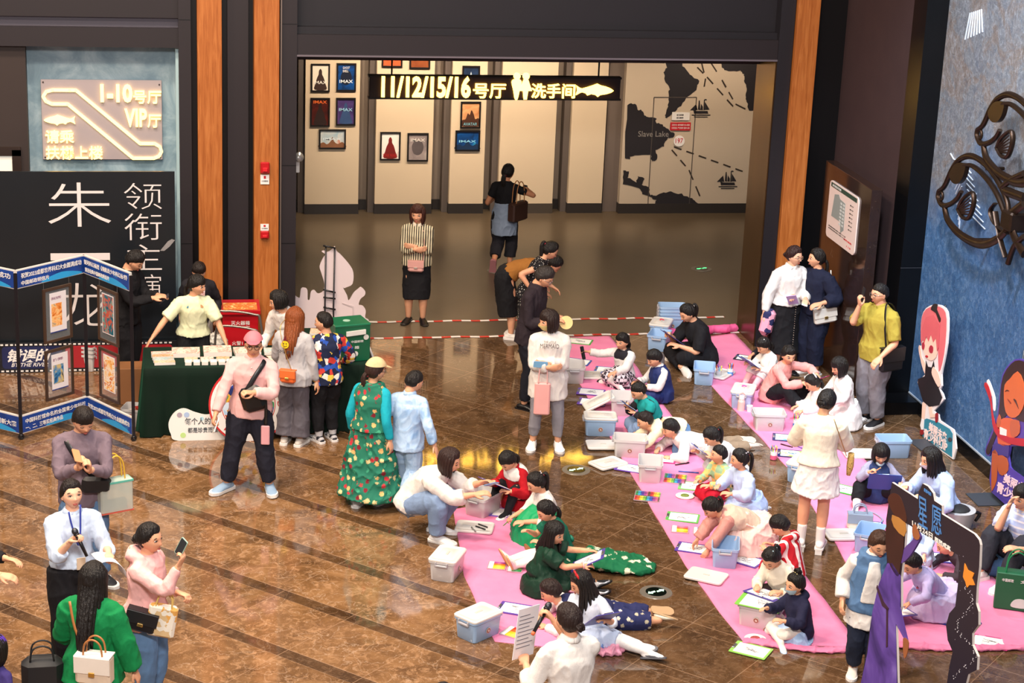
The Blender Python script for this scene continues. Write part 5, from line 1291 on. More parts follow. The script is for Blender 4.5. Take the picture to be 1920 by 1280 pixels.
# ---- markers
marker_set('right of the white box on the middle mat', (1266, 898), -8, PENC, 18, .12, 2, cap=None)
marker_set('left of the green clipboard on the middle mat', (1214, 931), -8, PENC, 20, .12, 2, cap=None)
W_ = [PENC[3], PENC[2], PENC[1], PENC[0]]
marker_set('in front of the girl in the pink dress', (1275, 993), 84, [PENC[2], PENC[3], PENC[1], PENC[10]], 12, .16)
marker_set('under the hand of the girl in the pink dress', (1312, 996), 84, [PENC[5], PENC[7], PENC[6], PENC[8]], 12, .12)
marker_set('on the left mat beside the white tights', (932, 1061), 84, [PENC[3], PENC[2], PENC[1], PENC[9]], 12, .16)
marker_set('on the left mat against the dark green velvet dress', (966, 1066), 84, [PENC[5], PENC[4], PENC[8], PENC[7]], 12, .13)
marker_set('beside the blue lidded box at the near corner', (962, 1186), 60, [PENC[3], PENC[2], PENC[1], PENC[0]], 14, .16)
cup_of_pens('blue and white can of markers by the girl with clipboard', (1369, 703), '#3f8fd0', 8, where='blue can by the clear jar')
cup_of_pens('clear jar on the right mat beside the blue can', (1347, 707), '#e0c8b0', 4, where='clear jar', glass=True)
cup_of_pens('blue and white can of markers right of the white box', (1492, 800), '#3f8fd0', 9, where='can right of the white box')
cup_of_pens('pink can of markers left of the navy clipboards', (1450, 860), '#d85a80', 9, where='pink can')
cup_of_pens('dark can of markers beside the girl with the white bow', (1496, 757), '#5a4048', 7, where='can beside the girl with the white bow')
for lab, a, b, c in (('black marker lying on the mat in front of the boy in white shirt', (1266, 871), (1292, 867), '#1c1418'), ('black marker between the two navy clipboards, left', (1464, 832), (1486, 838), '#241418'), ('violet marker between the two navy clipboards, right', (1490, 834), (1508, 842), '#5a3f9c'), ('blue brush lying on the middle mat', (1272, 883), (1310, 886), '#3a5fb0'),
                      ('dark marker on the loose lid by the crouching woman', (892, 986), (910, 992), '#1c1a1c'), ('black marker beside it on the loose lid by the crouching woman', (897, 982), (914, 988), '#2a2426'), ('grey marker at the left on the loose lid by the crouching woman', (884, 988), (892, 996), '#8a8a86')):
    zz = .045 if 'lid' in lab else .016; pen(lab, G(*a, zz), G(*b, zz), .007, c, cap=None)
# bottles and small things by the heart box
b = thing('water_bottle', 'pink plastic bottle with handle beside the box with the pink heart', 'bottle', G(1389, 770)); g = Geo(); g.cyl((0, 0, .006), .042, .11, 18); g.cyl((0, 0, .116), .042, .03, 18, r2=.03); part(g, 'bottle', plain('#f0b9b0', .2, 0, 0), b, auto=40); g = Geo(); g.cyl((0, 0, .146), .034, .04, 16); part(g, 'cap', plain('#f2e4e0', .3, 0, 0), b, auto=40); g = Geo(); g.ringt((0, 0, 0), .03, .006, 14, 6, 0, T(0, 0, .19)@rotm(90, 0, 0)); part(g, 'carry_loop', plain('#efb0a8', .4), b, True)
b = thing('bottle_cap', 'small white cup beside the pink bottle on the right mat', 'cup', G(1405, 772)); g = Geo(); g.cyl((0, 0, .006), .03, .06, 16, r2=.034); part(g, 'cup', plain('#e9d9e0', .2, 0, 0), b, auto=40); g = Geo(); g.cyl((0, 0, .066), .036, .012, 16); part(g, 'rim', WHITE, b, auto=40)
b = thing('water_jar', 'clear blue-topped jar by the sailor girl', 'jar', G(1134, 712)); g = Geo(); g.cyl((0, 0, .02), .04, .06, 18, r2=.05); part(g, 'jar', plain('#9db3d6', .08, 0, 0, alpha=.6), b, auto=40); g = Geo(); g.cyl((0, 0, .08), .055, .012, 18); part(g, 'rim', plain('#3f62b0', .3, 0, 0), b, auto=40)
# plates
for px, lab in ((( 1284, 931), 'paper plate of food behind the green clipboard near the patchwork sweater boy'), ((1416, 1199), 'paper plate beside the green board at the near tip of the middle mat')):
    b = thing('paper_plate', lab, 'plate', G(*px, .006)); g = Geo(); g.cyl((0, 0, 0), .07, .012, 24, r2=.095); part(g, 'plate', plain('#efe6dc', .5, 0, .03), b, auto=40); g = Geo()
    g.ball((0, 0, .016), (.045, .04, .012)); part(g, 'food', plain('#7a8a3a' if 'food' in lab else '#b04a4a', .5, 0, .4, 40), b, True)
# ------------------------------------------------------------------ the people, from the hall forwards
BLK = cloth('#17161a'); BLK2 = cloth('#232127'); NAVY = cloth('#1c2038'); WHT = cloth('#dfd8d3'); CREAM = cloth('#ece0cb'); OFFW = cloth('#e2dbd5')
DENIM = cloth('#7d93b4', .85, .18, 300); DENIM2 = cloth('#5f7fa6', .85, .18, 300); LTBLUE = cloth('#c3d3ea'); PINKC = cloth('#eeb3b0'); GREYM = cloth('#b9b6b8')
SBLK = plain('#141316', .35, 0, 0); SWHT = plain('#e6e2de', .4, 0, .02)
def sneaker(c, sole=WHITE, **k): return dict(mat=plain(c, .55, 0, .05), sole=sole, thick=1, **k)
FLAT = dict(mat=SBLK, sole=SBLK, flat=1)
def phone(c='#2a2c30', scr='#9fb4c4', on=False):
    def b(t):
        g = Geo(); g.prism(roundrect(-.075, -.036, .075, .036, .01), .008); part(g, 'case', plain(c, .3, 0, 0), t)
        g = Geo(); g.prism(roundrect(-.07, -.032, .07, .032, .008), .001, 0, T(0, 0, -.0012)); part(g, 'screen', glow(scr, .9) if on else plain(scr, .1, 0, 0), t)
    return b
def stick(c, L=.16, r=.005):
    def b(t): g = Geo(); g.tube([(0, -L*.35, 0), (0, L*.5, 0), (0, L*.65, 0)], [r, r, r*.2], 8); part(g, 'barrel', plain(c, .4, 0, 0), t)
    return b
def pencil(F, i, label, c='#d8a06a', L=.16):
    return held(F, i, 'pencil', label, 'pencil', stick(c, L, .005), (.62, .10, -.22), 'pencils in the hands of the drawing children', (0, 0, 70) if i == 0 else (0, 0, -70))
def strap(F, name, pts, w, mat, th=.004): return part(Geo().tube(pts, [(w, th)]*len(pts), 8, ref=[tuple(F.fw)]*len(pts), sub=3), name, mat, F.root, True)
def yoke(F, mat, lo=.03, name='sailor_collar'):
    h = F.h; g = Geo(); g.tube([F.N-F.s3*.085*h, F.N-F.s3*.045*h, F.N-F.s3*.012*h, F.N+F.s3*.012*h], [(.098*h+lo, .066*h+lo), (.096*h+lo, .062*h+lo), (.062*h+lo, .050*h+lo), (.040*h+lo*.5, .040*h+lo*.5)], 20, ref=tuple(F.fw), sub=2); fuse(g, .01, 2, .004, 8).obj(name, mat, F.root, True)
def back_bow(F, c, s):
    g = Geo(); p = F.W-F.fw*(.075*F.h+.012)
    for k in (1, -1): g.tube([p, p+F.lat*k*s*.6+F.s3*s*.25, p+F.lat*k*s*1.1+F.s3*s*.1, p+F.lat*k*s-F.s3*s*.3], [(.012, .012), (.02, s*.4), (.02, s*.45), (.012, s*.2)], 8, ref=tuple(F.s3), sub=1, dome=True)
    g.ball(p, .022, 8, 6); part(g, 'back_bow', plain(c, .55), F.root, True)
def bag(label, M, w, h, d, mat, name='handbag', flap=None, clasp=None, handle=None, chain=None, cat='bag', soft=.02):
    "bag: origin at the middle of its top edge, x along its width, z up"
    t = thing(name, label, cat, M=M); g = Geo(); g.box(-w/2, w/2, -d/2, d/2, -h, 0, bev=soft); part(g, 'body', mat, t, auto=40)
    if flap: g = Geo(); g.box(-w/2-.003, w/2+.003, -d/2-.008, -d/2+.004, -h*.58, .003, bev=.003); g.box(-w/2-.003, w/2+.003, -d/2-.004, d/2, -.004, .006); part(g, 'flap', flap, t)
    if clasp: g = Geo(); g.box(-.022, .022, -d/2-.018, -d/2-.006, -h*.66, -h*.5, bev=.003); part(g, 'clasp', clasp, t)
    if handle:
        for s in (-1, 1):
            g = Geo(); g.tube([(-w*.28, s*d*.3, -.02), (-w*.22, s*d*.3, handle*.7), (0, s*d*.3, handle), (w*.22, s*d*.3, handle*.7), (w*.28, s*d*.3, -.02)], [.007]*5, 8, sub=3); part(g, 'handle', chain or mat, t, True)
    return t

# --- hall
F = person('woman in striped blouse and long black skirt standing at the barrier tape, arms crossed', G(779, 603), 1.62, -2, head=(-6, 6, 0), hair='bob', hair_c='#3a1c14', bangs=.16, hair_len=.58,
  hands=((-.01, .120, .652), (.0, .135, .632)), elbows=((1.6, -.7, -.7), (-1.6, -.7, -.7)), palms=(((0, -1, .2), (-1, .1, .05)), ((0, -1, .2), (1, .05, .1))), tops=[dict(mat=pattern('stripe', '#ddcfae', '#2f2924', scale=34), hem=.035, collar=CREAM, loose=.022)],
  bottom=dict(kind='skirt', hem=.20, mat=BLK, loose=.02), shoes=FLAT, feet=((.058, 0, .045), (-.058, 0, .045)), toes=((.25, 1, 0), (-.25, 1, 0)), tie_c='#333333')
bag('small pink flap bag hanging at the waist of the woman in stripes', wmat(F)@T(.0, -.165, .86)@rotm(0, 0, 0), .20, .145, .05, plain('#d9a199', .45), 'crossbody_bag', plain('#d39a92', .45), plain('#e8dcd0', .25, .6, 0))
strap(F, 'bag_strap', [(.09, -.165, .86), (.10, -.12, 1.05), (.08, -.10, 1.25)], .005, plain('#c79088', .5))
F = person('woman walking away in the hall, black tee, denim shirt tied round her waist', G(942, 505), 1.60, 168, 'walk', hair='lowpony', hair_len=1.0, head=(-12, 12, 0), skin_c=SKIN_C,
  feet=((.05, -.14, .10), (-.05, .06, .045)), toes=((.1, .5, -1), (-.3, 1, 0)), hands=((.12, .14, .62), (-.16, .20, .70)), tops=[dict(mat=BLK, sleeve=.55, hem=.03)], bottom=dict(mat=BLK2, loose=.03, len=1.72), shoes=sneaker('#b3222c', sole=plain('#b4767a', .6)))
g = Geo(); F.torso(g, .035, hemdrop=.16, flare=.03, top=True); g = Geo(); g.tube([F.W+Vector((0, 0, .02)), F.P, F.P-Vector((0, 0, .16)), F.P-Vector((0, 0, .27))], [(.15, .125), (.185, .15), (.19, .155), (.18, .15)], 22, ref=(0, -1, 0), sub=2); fuse(g, .011, 2, .014, 7).obj('tied_shirt', cloth('#8492a8', .85, .15), F.root, True)
bag('dark brown tote bag on the shoulder of the woman walking away', wmat(F)@T(-.20, .05, 1.02)@rotm(0, 0, 68), .36, .27, .12, plain('#3a231c', .5, 0, .15), 'tote_bag', handle=.30, chain=plain('#a8703f', .5))
held(F, 1, 'phone', 'bright phone held up by the woman walking in the hall', 'phone', phone('#1c1c20', '#cfe6dd', True), (.6, 0, -.25), rot=(0, -60, 0)); held(F, 0, 'phone', 'second phone with white screen in the left hand of the woman walking in the hall', 'phone', phone('#1c1c20', '#f2f2f2', True), (.6, 0, -.25))
F = person('woman bending far over behind the dark man, in tan top and black skirt', G(958, 632), 1.60, 88, lean=74, bend=16, head=(0, 52, 0), eyes='down', hair='lowbun', hair_len=.15, pf=-.05, hands=((.10, .22, .42), (-.08, .24, .40)), elbows=((.7, -.6, -.2), (-.7, -.6, -.2)),
  tops=[dict(mat=cloth('#9a642c'), hem=-.03, sleeve=1.85)], bottom=dict(kind='skirt', hem=.19, mat=BLK, loose=.03), shoes=sneaker('#e2ddd6'))
F = person('girl with long black hair in white-dotted black dress standing behind the dark man', G(985, 655), 1.50, 86, lean=24, head=(10, 30, 0), eyes='down', hair='pony', hair_len=1.6, hands=((.12, .20, .52), (-.15, .03, .57)), elbows=((.6, -.9, 0), (-.5, -1, 0)),
  tops=[dict(mat=pattern('dots', '#1a181b', '#d9d3cc', scale=42), sleeve=.35, hem=.06)], bottom=dict(kind='skirt', hem=.22, mat=pattern('dots', '#1a181b', '#d9d3cc', scale=42), flare=.03), shoes=FLAT)
F = person('tall man in dark shirt and dark trousers looking down beside the middle mat', G(988, 762), 1.77, 68, sex='m', lean=6, head=(6, 30, 0), eyes='down', hair='short', hair_c='#2b2523', bangs=.22,
  hands=((.13, .12, .60), (-.09, .17, .63)), elbows=((.6, -1, -.6), (-.6, -1, -.6)), tops=[dict(mat=cloth('#2c2329'), hem=.07, collar=cloth('#2c2329'), loose=.026)], bottom=dict(mat=cloth('#191922'), loose=.022), shoes=FLAT)
glasses(F, plain('#b9b4b0', .2, .8, 0))
held(F, 1, 'hand_fan', 'small yellow round fan in the hand of the tall dark man', 'fan', lambda t: (part(Geo().cyl((0, 0, -.004), .075, .008, 22), 'disc', plain('#e8c98a', .6), t), part(Geo().tube([(-.07, 0, 0), (-.16, 0, 0)], [.008, .008], 8), 'grip', WHITE, t)), (.9, 0, -.3), rot=(60, 0, 0))
# --- by the middle mat
F = person('girl with bob hair in long white tee, arms crossed, with a narrow pink tote', G(1022, 838), 1.60, 0, head=(-62, 4, 0), hair='bob', hair_len=.50, bangs=.12, hair_c='#241713', hands=((-.01, .130, .632), (.0, .145, .612)), elbows=((1.6, -.7, -.7), (-1.6, -.7, -.7)), palms=(((0, -1, .2), (-1, .1, .05)), ((0, -1, .2), (1, .05, .1))),
  tops=[dict(mat=OFFW, hem=.145, loose=.040, puff=.012, flare=.012)], bottom=dict(mat=cloth('#8d8a92'), loose=.006, len=1.80), shoes=sneaker('#efece8', lace=SBLK), feet=((.085, 0, .045), (-.085, 0, .045)))
mask(F, '#e9d38c')
tb = bag('narrow pink tote bag hanging from the crossed arms of the girl in the white tee', wmat(F)@T(-.06, -.20, .80), .17, .36, .05, plain('#e6a6a2', .6), 'tote_bag', handle=.22, chain=plain('#e8b4b0', .6), soft=.015)
g = Geo(); MT = wmat(F).inverted(); g.text('MERMAID', -.105, 0, .20, .045, 0, frame((0, -.158, 1.17), (1, 0, 0), (0, .12, 1), (0, -1, .12)), .003); g.text('THE LITTLE', -.07, .055, .13, .02, 0, frame((0, -.155, 1.17), (1, 0, 0), (0, .12, 1), (0, -1, .12)), .003); part(g, 'shirt_print', plain('#54484a', .7, 0, 0), F.root)
held(F, 0, 'phone', 'phone in pale blue case held by the girl in the white tee', 'phone', phone('#7fb6de', '#202428'), (.5, 0, .1))

# --- at the table
F = person('young man in black looking at his phone beside the folding display screen', G(238, 724), 1.72, 72, sex='m', lean=5, head=(4, 32, 0), eyes='down', hair='short', bangs=.18, hands=((.02, .24, .66), (-.05, .24, .66)), elbows=((.7, -.7, -.3), (-.7, -.7, -.3)),
  tops=[dict(mat=BLK, hem=.06, loose=.03)], bottom=dict(mat=BLK, loose=.02), shoes=sneaker('#1d1d20'))
held(F, 1, 'phone', 'phone in the hands of the young man in black', 'phone', phone('#3a3a40', '#8090a0'), (.6, 0, -.25), rot=(0, -30, 0))
F = person('boy in black jacket with red print standing behind the woman in pale yellow', G(374, 686), 1.38, 4, sex='m', head=(10, 22, 0), eyes='down', hair='short', bangs=.12, hair_c='#1d1411', tops=[dict(mat=BLK2, hem=.06, loose=.03)], bottom=dict(mat=cloth('#8a8580'), loose=.02), shoes=sneaker('#cfc8c0'))
part(Geo().prism([(-.09, 0), (.07, .01), (.08, .16), (-.07, .17)], .006, 0, frame((.01, -.150, .86), (1, 0, 0), (0, 0, 1), (0, -1, 0))), 'shirt_print', pattern('art', '#c22a32', '#e8d0cc', '#b01c28', scale=22), F.root)
F = person('woman in pale yellow tee behind the table with both arms spread, looking right', G(364, 754), 1.57, 14, lean=10, head=(58, 8, 0), hair='lowpony', hair_len=.7, bangs=.12, hands=((.21, .16, .50), (-.34, .16, .49)), elbows=((.8, -.6, 0), (-.8, -.6, 0)), hand_mode=('flat', 'flat'),
  tops=[dict(mat=cloth('#e4e6bf'), sleeve=.85, hem=.01, loose=.034, puff=.02)], bottom=dict(mat=BLK, loose=.025), shoes=FLAT)
g = Geo(); MS_ = frame((0, -.160, 1.16), (1, 0, 0), (0, .15, 1), (0, -1, .15))
for x, c in ((-.06, 0), (.02, 1), (.07, 2)): g.prism(smoothpoly([(x-.025, 0), (x, .03), (x+.02, .02), (x+.028, .0)], 3), .004, c, MS_)
part(g, 'shirt_print', [plain('#3f7f9a', .7, 0, 0), plain('#26402e', .7, 0, 0), plain('#b98a5a', .7, 0, 0)], F.root)
F = person('woman with short dark hair in white blouse at the back of the table, looking left', G(549, 768), 1.54, -25, lean=30, head=(-55, 12, 0), hair='bob', hair_len=.34, bangs=.2, hands=((.10, .22, .50), (-.14, .22, .50)), tops=[dict(mat=WHT, loose=.03, neck=.008)], bottom=dict(mat=BLK), shoes=FLAT)
F = person('woman with long copper hair in grey hoodie and grey velvet trousers, seen from behind', G(548, 832), 1.54, 168, hair='long', hair_len=1.85, hair_c='#7c3f1c', head=(0, 8, 0), hands=((.16, .18, .52), (-.165, .03, .46)), tops=[dict(mat=GREYM, hem=.07, loose=.045, cuff=-.015)], bottom=dict(mat=cloth('#5d5860', .6, .25), loose=.02, flare=.05), shoes=sneaker('#c9bfb6'))
g = Geo(); M_ = frame((.03, .168, 1.16), (-1, 0, 0), (0, 0, 1), (0, 1, 0)); g.prism(circ(0, 0, .042, 20), .004, 0, M_); g.prism(circ(-.014, .012, .006, 8), .006, 1, M_); g.prism(circ(.014, .012, .006, 8), .006, 1, M_)
for q in strip([(-.022, -.008), (-.01, -.02), (.01, -.02), (.022, -.008)], .004): g.prism(q, .006, 1, M_)
g.prism([(-.025, .042), (.02, .042), (.006, .10)], .004, 2, M_); g.text('SMILEY', -.075, -.095, .15, .032, 3, M_, .004); part(g, 'hoodie_print', [plain('#e5c51c', .6, 0, 0), SBLK, plain('#6b1a22', .6, 0, 0), plain('#4a4a50', .6, 0, 0)], F.root)
bag('small orange quilted crossbody bag behind the woman with copper hair', wmat(F)@T(-.02, .215, .90)@rotm(0, 0, 180), .17, .14, .06, plain('#e0642a', .45), 'crossbody_bag', plain('#e46d33', .45), plain('#d8b060', .3, .8, 0))
strap(F, 'bag_chain', [(-.06, .215, .90), (.02, .20, 1.10), (.09, .15, 1.33), (.07, .0, 1.40)], .004, plain('#d8b060', .3, .8, 0))
F = person('boy in colourful camouflage sweater and black track trousers at the table, facing left', G(611, 826), 1.47, -148, sex='m', head=(45, 4, 0), hair='crew', bangs=.26, hands=((.03, .24, .62), (-.20, .12, .55)), elbows=((.6, -.8, 0), (-.6, -.8, 0)), hand_mode=('flat', 'flat'),
  tops=[dict(mat=pattern('blotch', '#1d2440', '#1d2440', '#2a4fa8', '#c23a34', '#e6e0d6', '#e6c04a', '#1d2440', '#1d2440', scale=17), hem=.06, loose=.03)], bottom=dict(mat=BLK, loose=.016, len=1.82), legwear=dict(mat=GREYM, up=1.5), shoes=sneaker('#23232c', stripe=WHITE))
F = person('man in pink cap, glasses and pink shirt walking with a black sling bag', G(470, 914), 1.71, 2, sex='m', fat=1.06, side=3, head=(6, 2, 0), hair='crew', lip=plain('#a8665a', .5), feet=((.115, .05, .045), (-.135, .06, .045)), toes=((.25, 1, .05), (-.8, 1, 0)), knees=((.2, 1, 0), (-.2, 1, 0)), hands=((.03, .20, .66), (-.19, .15, .49)), elbows=((.9, -.3, -.2), (-.6, -1, 0)), hand_mode=('grip', 'grip'),
  tops=[dict(mat=pattern('stripe', '#e3b5b2', '#dca9a8', scale=90), hem=.05, loose=.032, collar=cloth('#e3b5b2'), placket=WHITE)], bottom=dict(mat=cloth('#20202c'), loose=.03), shoes=sneaker('#8fa9c4'))
glasses(F, plain('#2a2022', .3, 0, 0))
g = Geo(); V, Fc, D = skull(36, 24); keep = [q for q in Fc if all(V[i][2] > .14 for i in q)]; g.add(V*np.array((1.27, 1.24, 1.18))+np.array((0, .0, .04)), keep); on_head(F, g, 'cap', plain('#d27a84', .75, 0, .15))
g = Geo(); g.tube([(0, -.40, .30), (0, -.60, .29), (0, -.74, .25)], [(.33, .03), (.28, .018), (.15, .012)], 12, ref=(0, 0, 1), sub=2, dome=True); on_head(F, g, 'cap_brim', plain('#c96a78', .75, 0, .15))
bag('black leather sling bag on the chest of the man in the pink cap', wmat(F)@T(.0, -.20, 1.14)@rotm(0, -18, 0), .24, .26, .09, plain('#161517', .35, 0, .1), 'sling_bag', soft=.045)
strap(F, 'bag_strap', [(-.02, -.215, 1.10), (.06, -.18, 1.24), (.13, -.115, 1.345), (.15, .02, 1.385)], .024, SBLK)
strap(F, 'hanging_strap', [(.16, -.20, 1.10), (.17, -.20, .92), (.165, -.18, .72)], .016, SBLK)
bag('pink phone pouch hanging from the black strap of the man in the pink cap', wmat(F)@T(.165, -.20, .74), .085, .20, .02, plain('#dda0a6', .5), 'phone_pouch', soft=.008)
held(F, 1, 'phone', 'white phone in the lowered hand of the man in the pink cap', 'phone', phone('#e9e6e2', '#c9d3da'), (.6, 0, -.22))
# --- walking pair
FLOR = pattern('flower', '#24705a', '#d8c08a', '#b9343c', '#e0b070', '#7a1f2c', '#3f9a78', '#d8c08a', scale=15)
F = person('woman in beige cap and long green floral dress with turquoise sleeves, walking away', G(692, 946), 1.55, 152, fat=1.10, head=(-28, 4, 0), hair='lowpony', hair_len=.7, hair_c='#2c1a15', hands=((.15, .02, .47), (-.16, -.02, .47)), feet=((.05, -.05, .045), (-.05, .06, .045)),
  tops=[dict(mat=cloth('#18a2b4'), loose=.014, hem=-.02, wr=.004), dict(mat=FLOR, sleeve=0, loose=.05, hem=-.01, neck=.012, name='dress_bodice')], bottom=dict(kind='skirt', hem=.085, mat=FLOR, flare=.16, loose=.03, wr=.03, freq=8, name='dress_skirt'), shoes=sneaker('#e9e4e2', stripe=plain('#b0b0b0', .5)))
glasses(F, plain('#6a5a50', .3, .4, 0))
g = Geo(); g.add(V*np.array((1.27, 1.25, 1.20))+np.array((0, .0, .04)), keep); on_head(F, g, 'cap', plain('#d9bd8e', .8, 0, .2, 14))
g = Geo(); g.tube([(0, -.38, .24), (0, -.58, .18), (0, -.74, .12)], [(.36, .03), (.34, .02), (.20, .016)], 12, ref=(0, 0, 1), sub=2, dome=True); on_head(F, g, 'cap_brim', plain('#d9bd8e', .8, 0, .2, 14))
SILV = pattern('art', '#7fa3cf', '#b4cdea', '#8fb2dc', scale=5, rough=.25)
F = person('boy in shiny pale blue suit walking beside the woman in the floral dress', G(760, 947), 1.43, 160, 'walk', sex='m', head=(-30, 20, 0), hair='crew', bangs=.22, feet=((.055, .10, .045), (-.05, -.14, .12)), toes=((.1, 1, 0), (-.1, .45, -1)), hands=((.16, .0, .50), (-.23, -.06, .50)), elbows=((.5, -1, 0), (-.5, -1, 0)), hand_mode=('relax', 'flat'),
  tops=[dict(mat=SILV, hem=.07, loose=.03, flare=.015, collar=SILV)], bottom=dict(mat=SILV, loose=.016), shoes=dict(mat=SWHT, sole=plain('#7ea6c8', .5, 0, .0), thick=1))
F.root.rotation_euler.z += 0
# --- left foreground
F = person('man in mauve sweater and jeans taking a photo, transparent bag on his arm', G(160, 1088), 1.74, 14, sex='m', head=(16, 20, 0), eyes='down', hair='short', bangs=.12, hair_c='#1b1412', hands=((.03, .22, .69), (-.02, .20, .70)), elbows=((.9, -.4, -.4), (-.9, -.4, -.4)), hand_mode=('grip', 'grip'), palms=(((-1, .3, .2), (0, .5, 1)), ((1, .3, .2), (0, .5, 1))),
  tops=[dict(mat=cloth('#74646f'), hem=.08, loose=.032, cuff=-.01)], bottom=dict(mat=DENIM2, loose=.022, flare=.02), shoes=sneaker('#1c1d22', lace=WHITE, stripe=WHITE), feet=((.085, .02, .045), (-.075, .0, .045)), toes=((.6, 1, 0), (-.2, 1, 0)))
held(F, 0, 'phone', 'gold phone held in both hands by the man in the mauve sweater', 'phone', phone('#c98f66', '#303338'), (.75, -.3, -.5), rot=(60, 0, 90))
strap(F, 'bag_strap', [(-.13, .02, 1.41), (-.125, -.10, 1.355), (-.03, -.165, 1.20), (.10, -.165, 1.03)], .024, SBLK)
bag('black belt bag at the left hip of the man in the mauve sweater', wmat(F)@T(.12, -.19, 1.06)@rotm(0, 8, 14), .26, .15, .07, plain('#141316', .5), 'sling_bag', soft=.03)
CLEAR = plain('#d6dccf', .12, 0, .05, alpha=.62)
tb = bag('transparent tote bag with yellow handles on the arm of the man in mauve sweater', wmat(F)@T(.27, -.10, 1.00)@rotm(0, 0, 20), .30, .30, .12, CLEAR, 'clear_bag', handle=.22, chain=plain('#e2b23a', .5), soft=.012)
part(Geo().box(-.152, .152, -.062, .062, -.028, -.01), 'turquoise_trim', plain('#5fb3a2', .5), tb); part(Geo().box(-.152, .152, -.062, .062, -.302, -.292), 'red_trim', plain('#d05a48', .5), tb); part(Geo().box(-.12, .10, -.03, .03, -.28, -.20), 'dark_contents', plain('#6d7480', .6, 0, .2), tb)
F = person('woman with microphone and papers in pale blue shirt and wide black trousers', G(142, 1238), 1.63, 26, head=(4, -12, 0), hair='lowbun', hair_len=.17, hair_c='#1a1110', skin_c=SKIN_B, hands=((.13, .20, .64), (-.05, .19, .73)), elbows=((.8, -.9, -.8), (-.9, -.6, -1)), hand_mode=('grip', 'grip'), palms=(None, ((.4, .6, 0), (.5, .3, .5))),
  tops=[dict(mat=LTBLUE, sleeve=1.35, hem=-.02, loose=.036, collar=LTBLUE, puff=.012)], bottom=dict(mat=BLK, loose=.045, flare=.02), shoes=FLAT)
def mic(t):
    part(Geo().tube([(-.14, 0, 0), (.05, 0, 0)], [.013, .017], 12), 'handle', plain('#1b1b1f', .35, .2, 0), t, True); part(Geo().ball((.075, 0, 0), (.032, .026, .026), 14, 10), 'head', plain('#4a4a50', .4, .8, .3, 200), t, True); part(Geo().tube([(.045, 0, 0), (.055, 0, 0)], [.025, .025], 14), 'ring', plain('#2a2a2e', .3, .5, 0), t, True)
M_ = wmat(F)@F.MHand[1]; p = M_@Vector((.45, 0, -.22)); t = thing('microphone', 'black microphone held by the woman in the pale blue shirt', 'microphone', M=T(*p)@rotm(0, -62, 150)); mic(t)
g = Geo(); n = 16; Q = []
for i in range(n+1):
    s = i/n; Q.append((-.11+.20*s, .03*math.sin(s*5), .02-.015*s)) if s < .62 else Q.append((.014+.10*math.sin((s-.62)*4.0), .03*math.sin(3.1)-.01, .01-.55*((s-.62)**1.25)))
vv = [(x, y+d, z) for d in (-.105, .105) for x, y, z in Q]; g.add(vv, [(i, i+1, n+2+i, n+1+i) for i in range(n)]); me_ = g
M_ = wmat(F)@F.MHand[0]; p = M_@Vector((.55, 0, -.1)); t = thing('paper_sheets', 'curling white sheets in the hand of the woman with the microphone', 'paper', M=T(*p)@rotm(0, 0, 20)); o = me_.obj('sheet', plain('#e8e4e6', .6, 0, .02), t, True); md = o.modifiers.new('s', 'SOLIDIFY'); md.thickness = .003
strap(F, 'lanyard', [(-.05, -.125, 1.36), (-.03, -.15, 1.24), (.02, -.165, 1.08), (.05, -.10, 1.40)], .007, plain('#26389a', .6)); part(Geo().box(-.01, .06, -.185, -.178, .88, .98), 'name_card', plain('#d8c2a8', .5), F.root)
F = person('woman with long black hair in green blouse in the left foreground, seen from behind', G(178, 1425), 1.60, 172, hair='long', hair_len=2.6, hands=((.14, .18, .55), (-.20, .03, .44)), tops=[dict(mat=cloth('#0c7a42'), hem=.09, loose=.05, puff=.03, flare=.03)], bottom=dict(mat=BLK2), shoes=FLAT, head=(0, 8, 0))
held(F, 0, 'phone', 'phone held up by the woman in the green blouse', 'phone', phone('#c99a78', '#30343a'), (.7, 0, -.2), rot=(0, -50, 0))
b = bag('beige handbag with brown straps on the back of the woman in green', wmat(F)@T(-.10, .22, .98)@rotm(0, 0, 180), .26, .22, .12, plain('#dcc6ae', .5), 'handbag', plain('#e8ddd0', .5), plain('#c9a050', .3, .8, 0), handle=.13, chain=plain('#a86a38', .5))
strap(F, 'bag_strap', [(-.03, .20, .98), (.05, .19, 1.15), (.10, .15, 1.34)], .010, plain('#a86a38', .5))
b = bag('black backpack carried low at the side of the woman in green', wmat(F)@T(.34, .10, .86)@rotm(0, 0, 20), .30, .40, .16, plain('#141418', .6, 0, .1), 'backpack', handle=.10, soft=.05)
F = person('woman in pink hoodie and jeans raising a phone, hair in a low bun', G(276, 1326), 1.60, 72, head=(-4, 0, 0), fat=1.08, hair='lowbun', hair_len=.19, hands=((.08, .14, .60), (-.07, .22, .82)), elbows=((.6, -.8, -.8), (-.6, -.3, -1)), hand_mode=('grip', 'grip'), palms=(None, ((0, .3, 1), (0, .5, 1))),
  tops=[dict(mat=PINKC, hood=1, hem=.05, loose=.036, cuff=-.01)], bottom=dict(mat=DENIM2, loose=.022), shoes=sneaker('#dcd6d0'))
held(F, 1, 'phone', 'pale green phone raised by the woman in the pink hoodie', 'phone', phone('#a9c9b8', '#2c3034'), (.85, 0, -.3), rot=(70, 0, 0))
bag('black flap bag with gold clasp at the hip of the woman in the pink hoodie', wmat(F)@T(-.20, -.10, .93)@rotm(0, 14, -72), .24, .17, .08, plain('#15141a', .4), 'handbag', plain('#1a191f', .4), plain('#d0b070', .25, .9, 0))
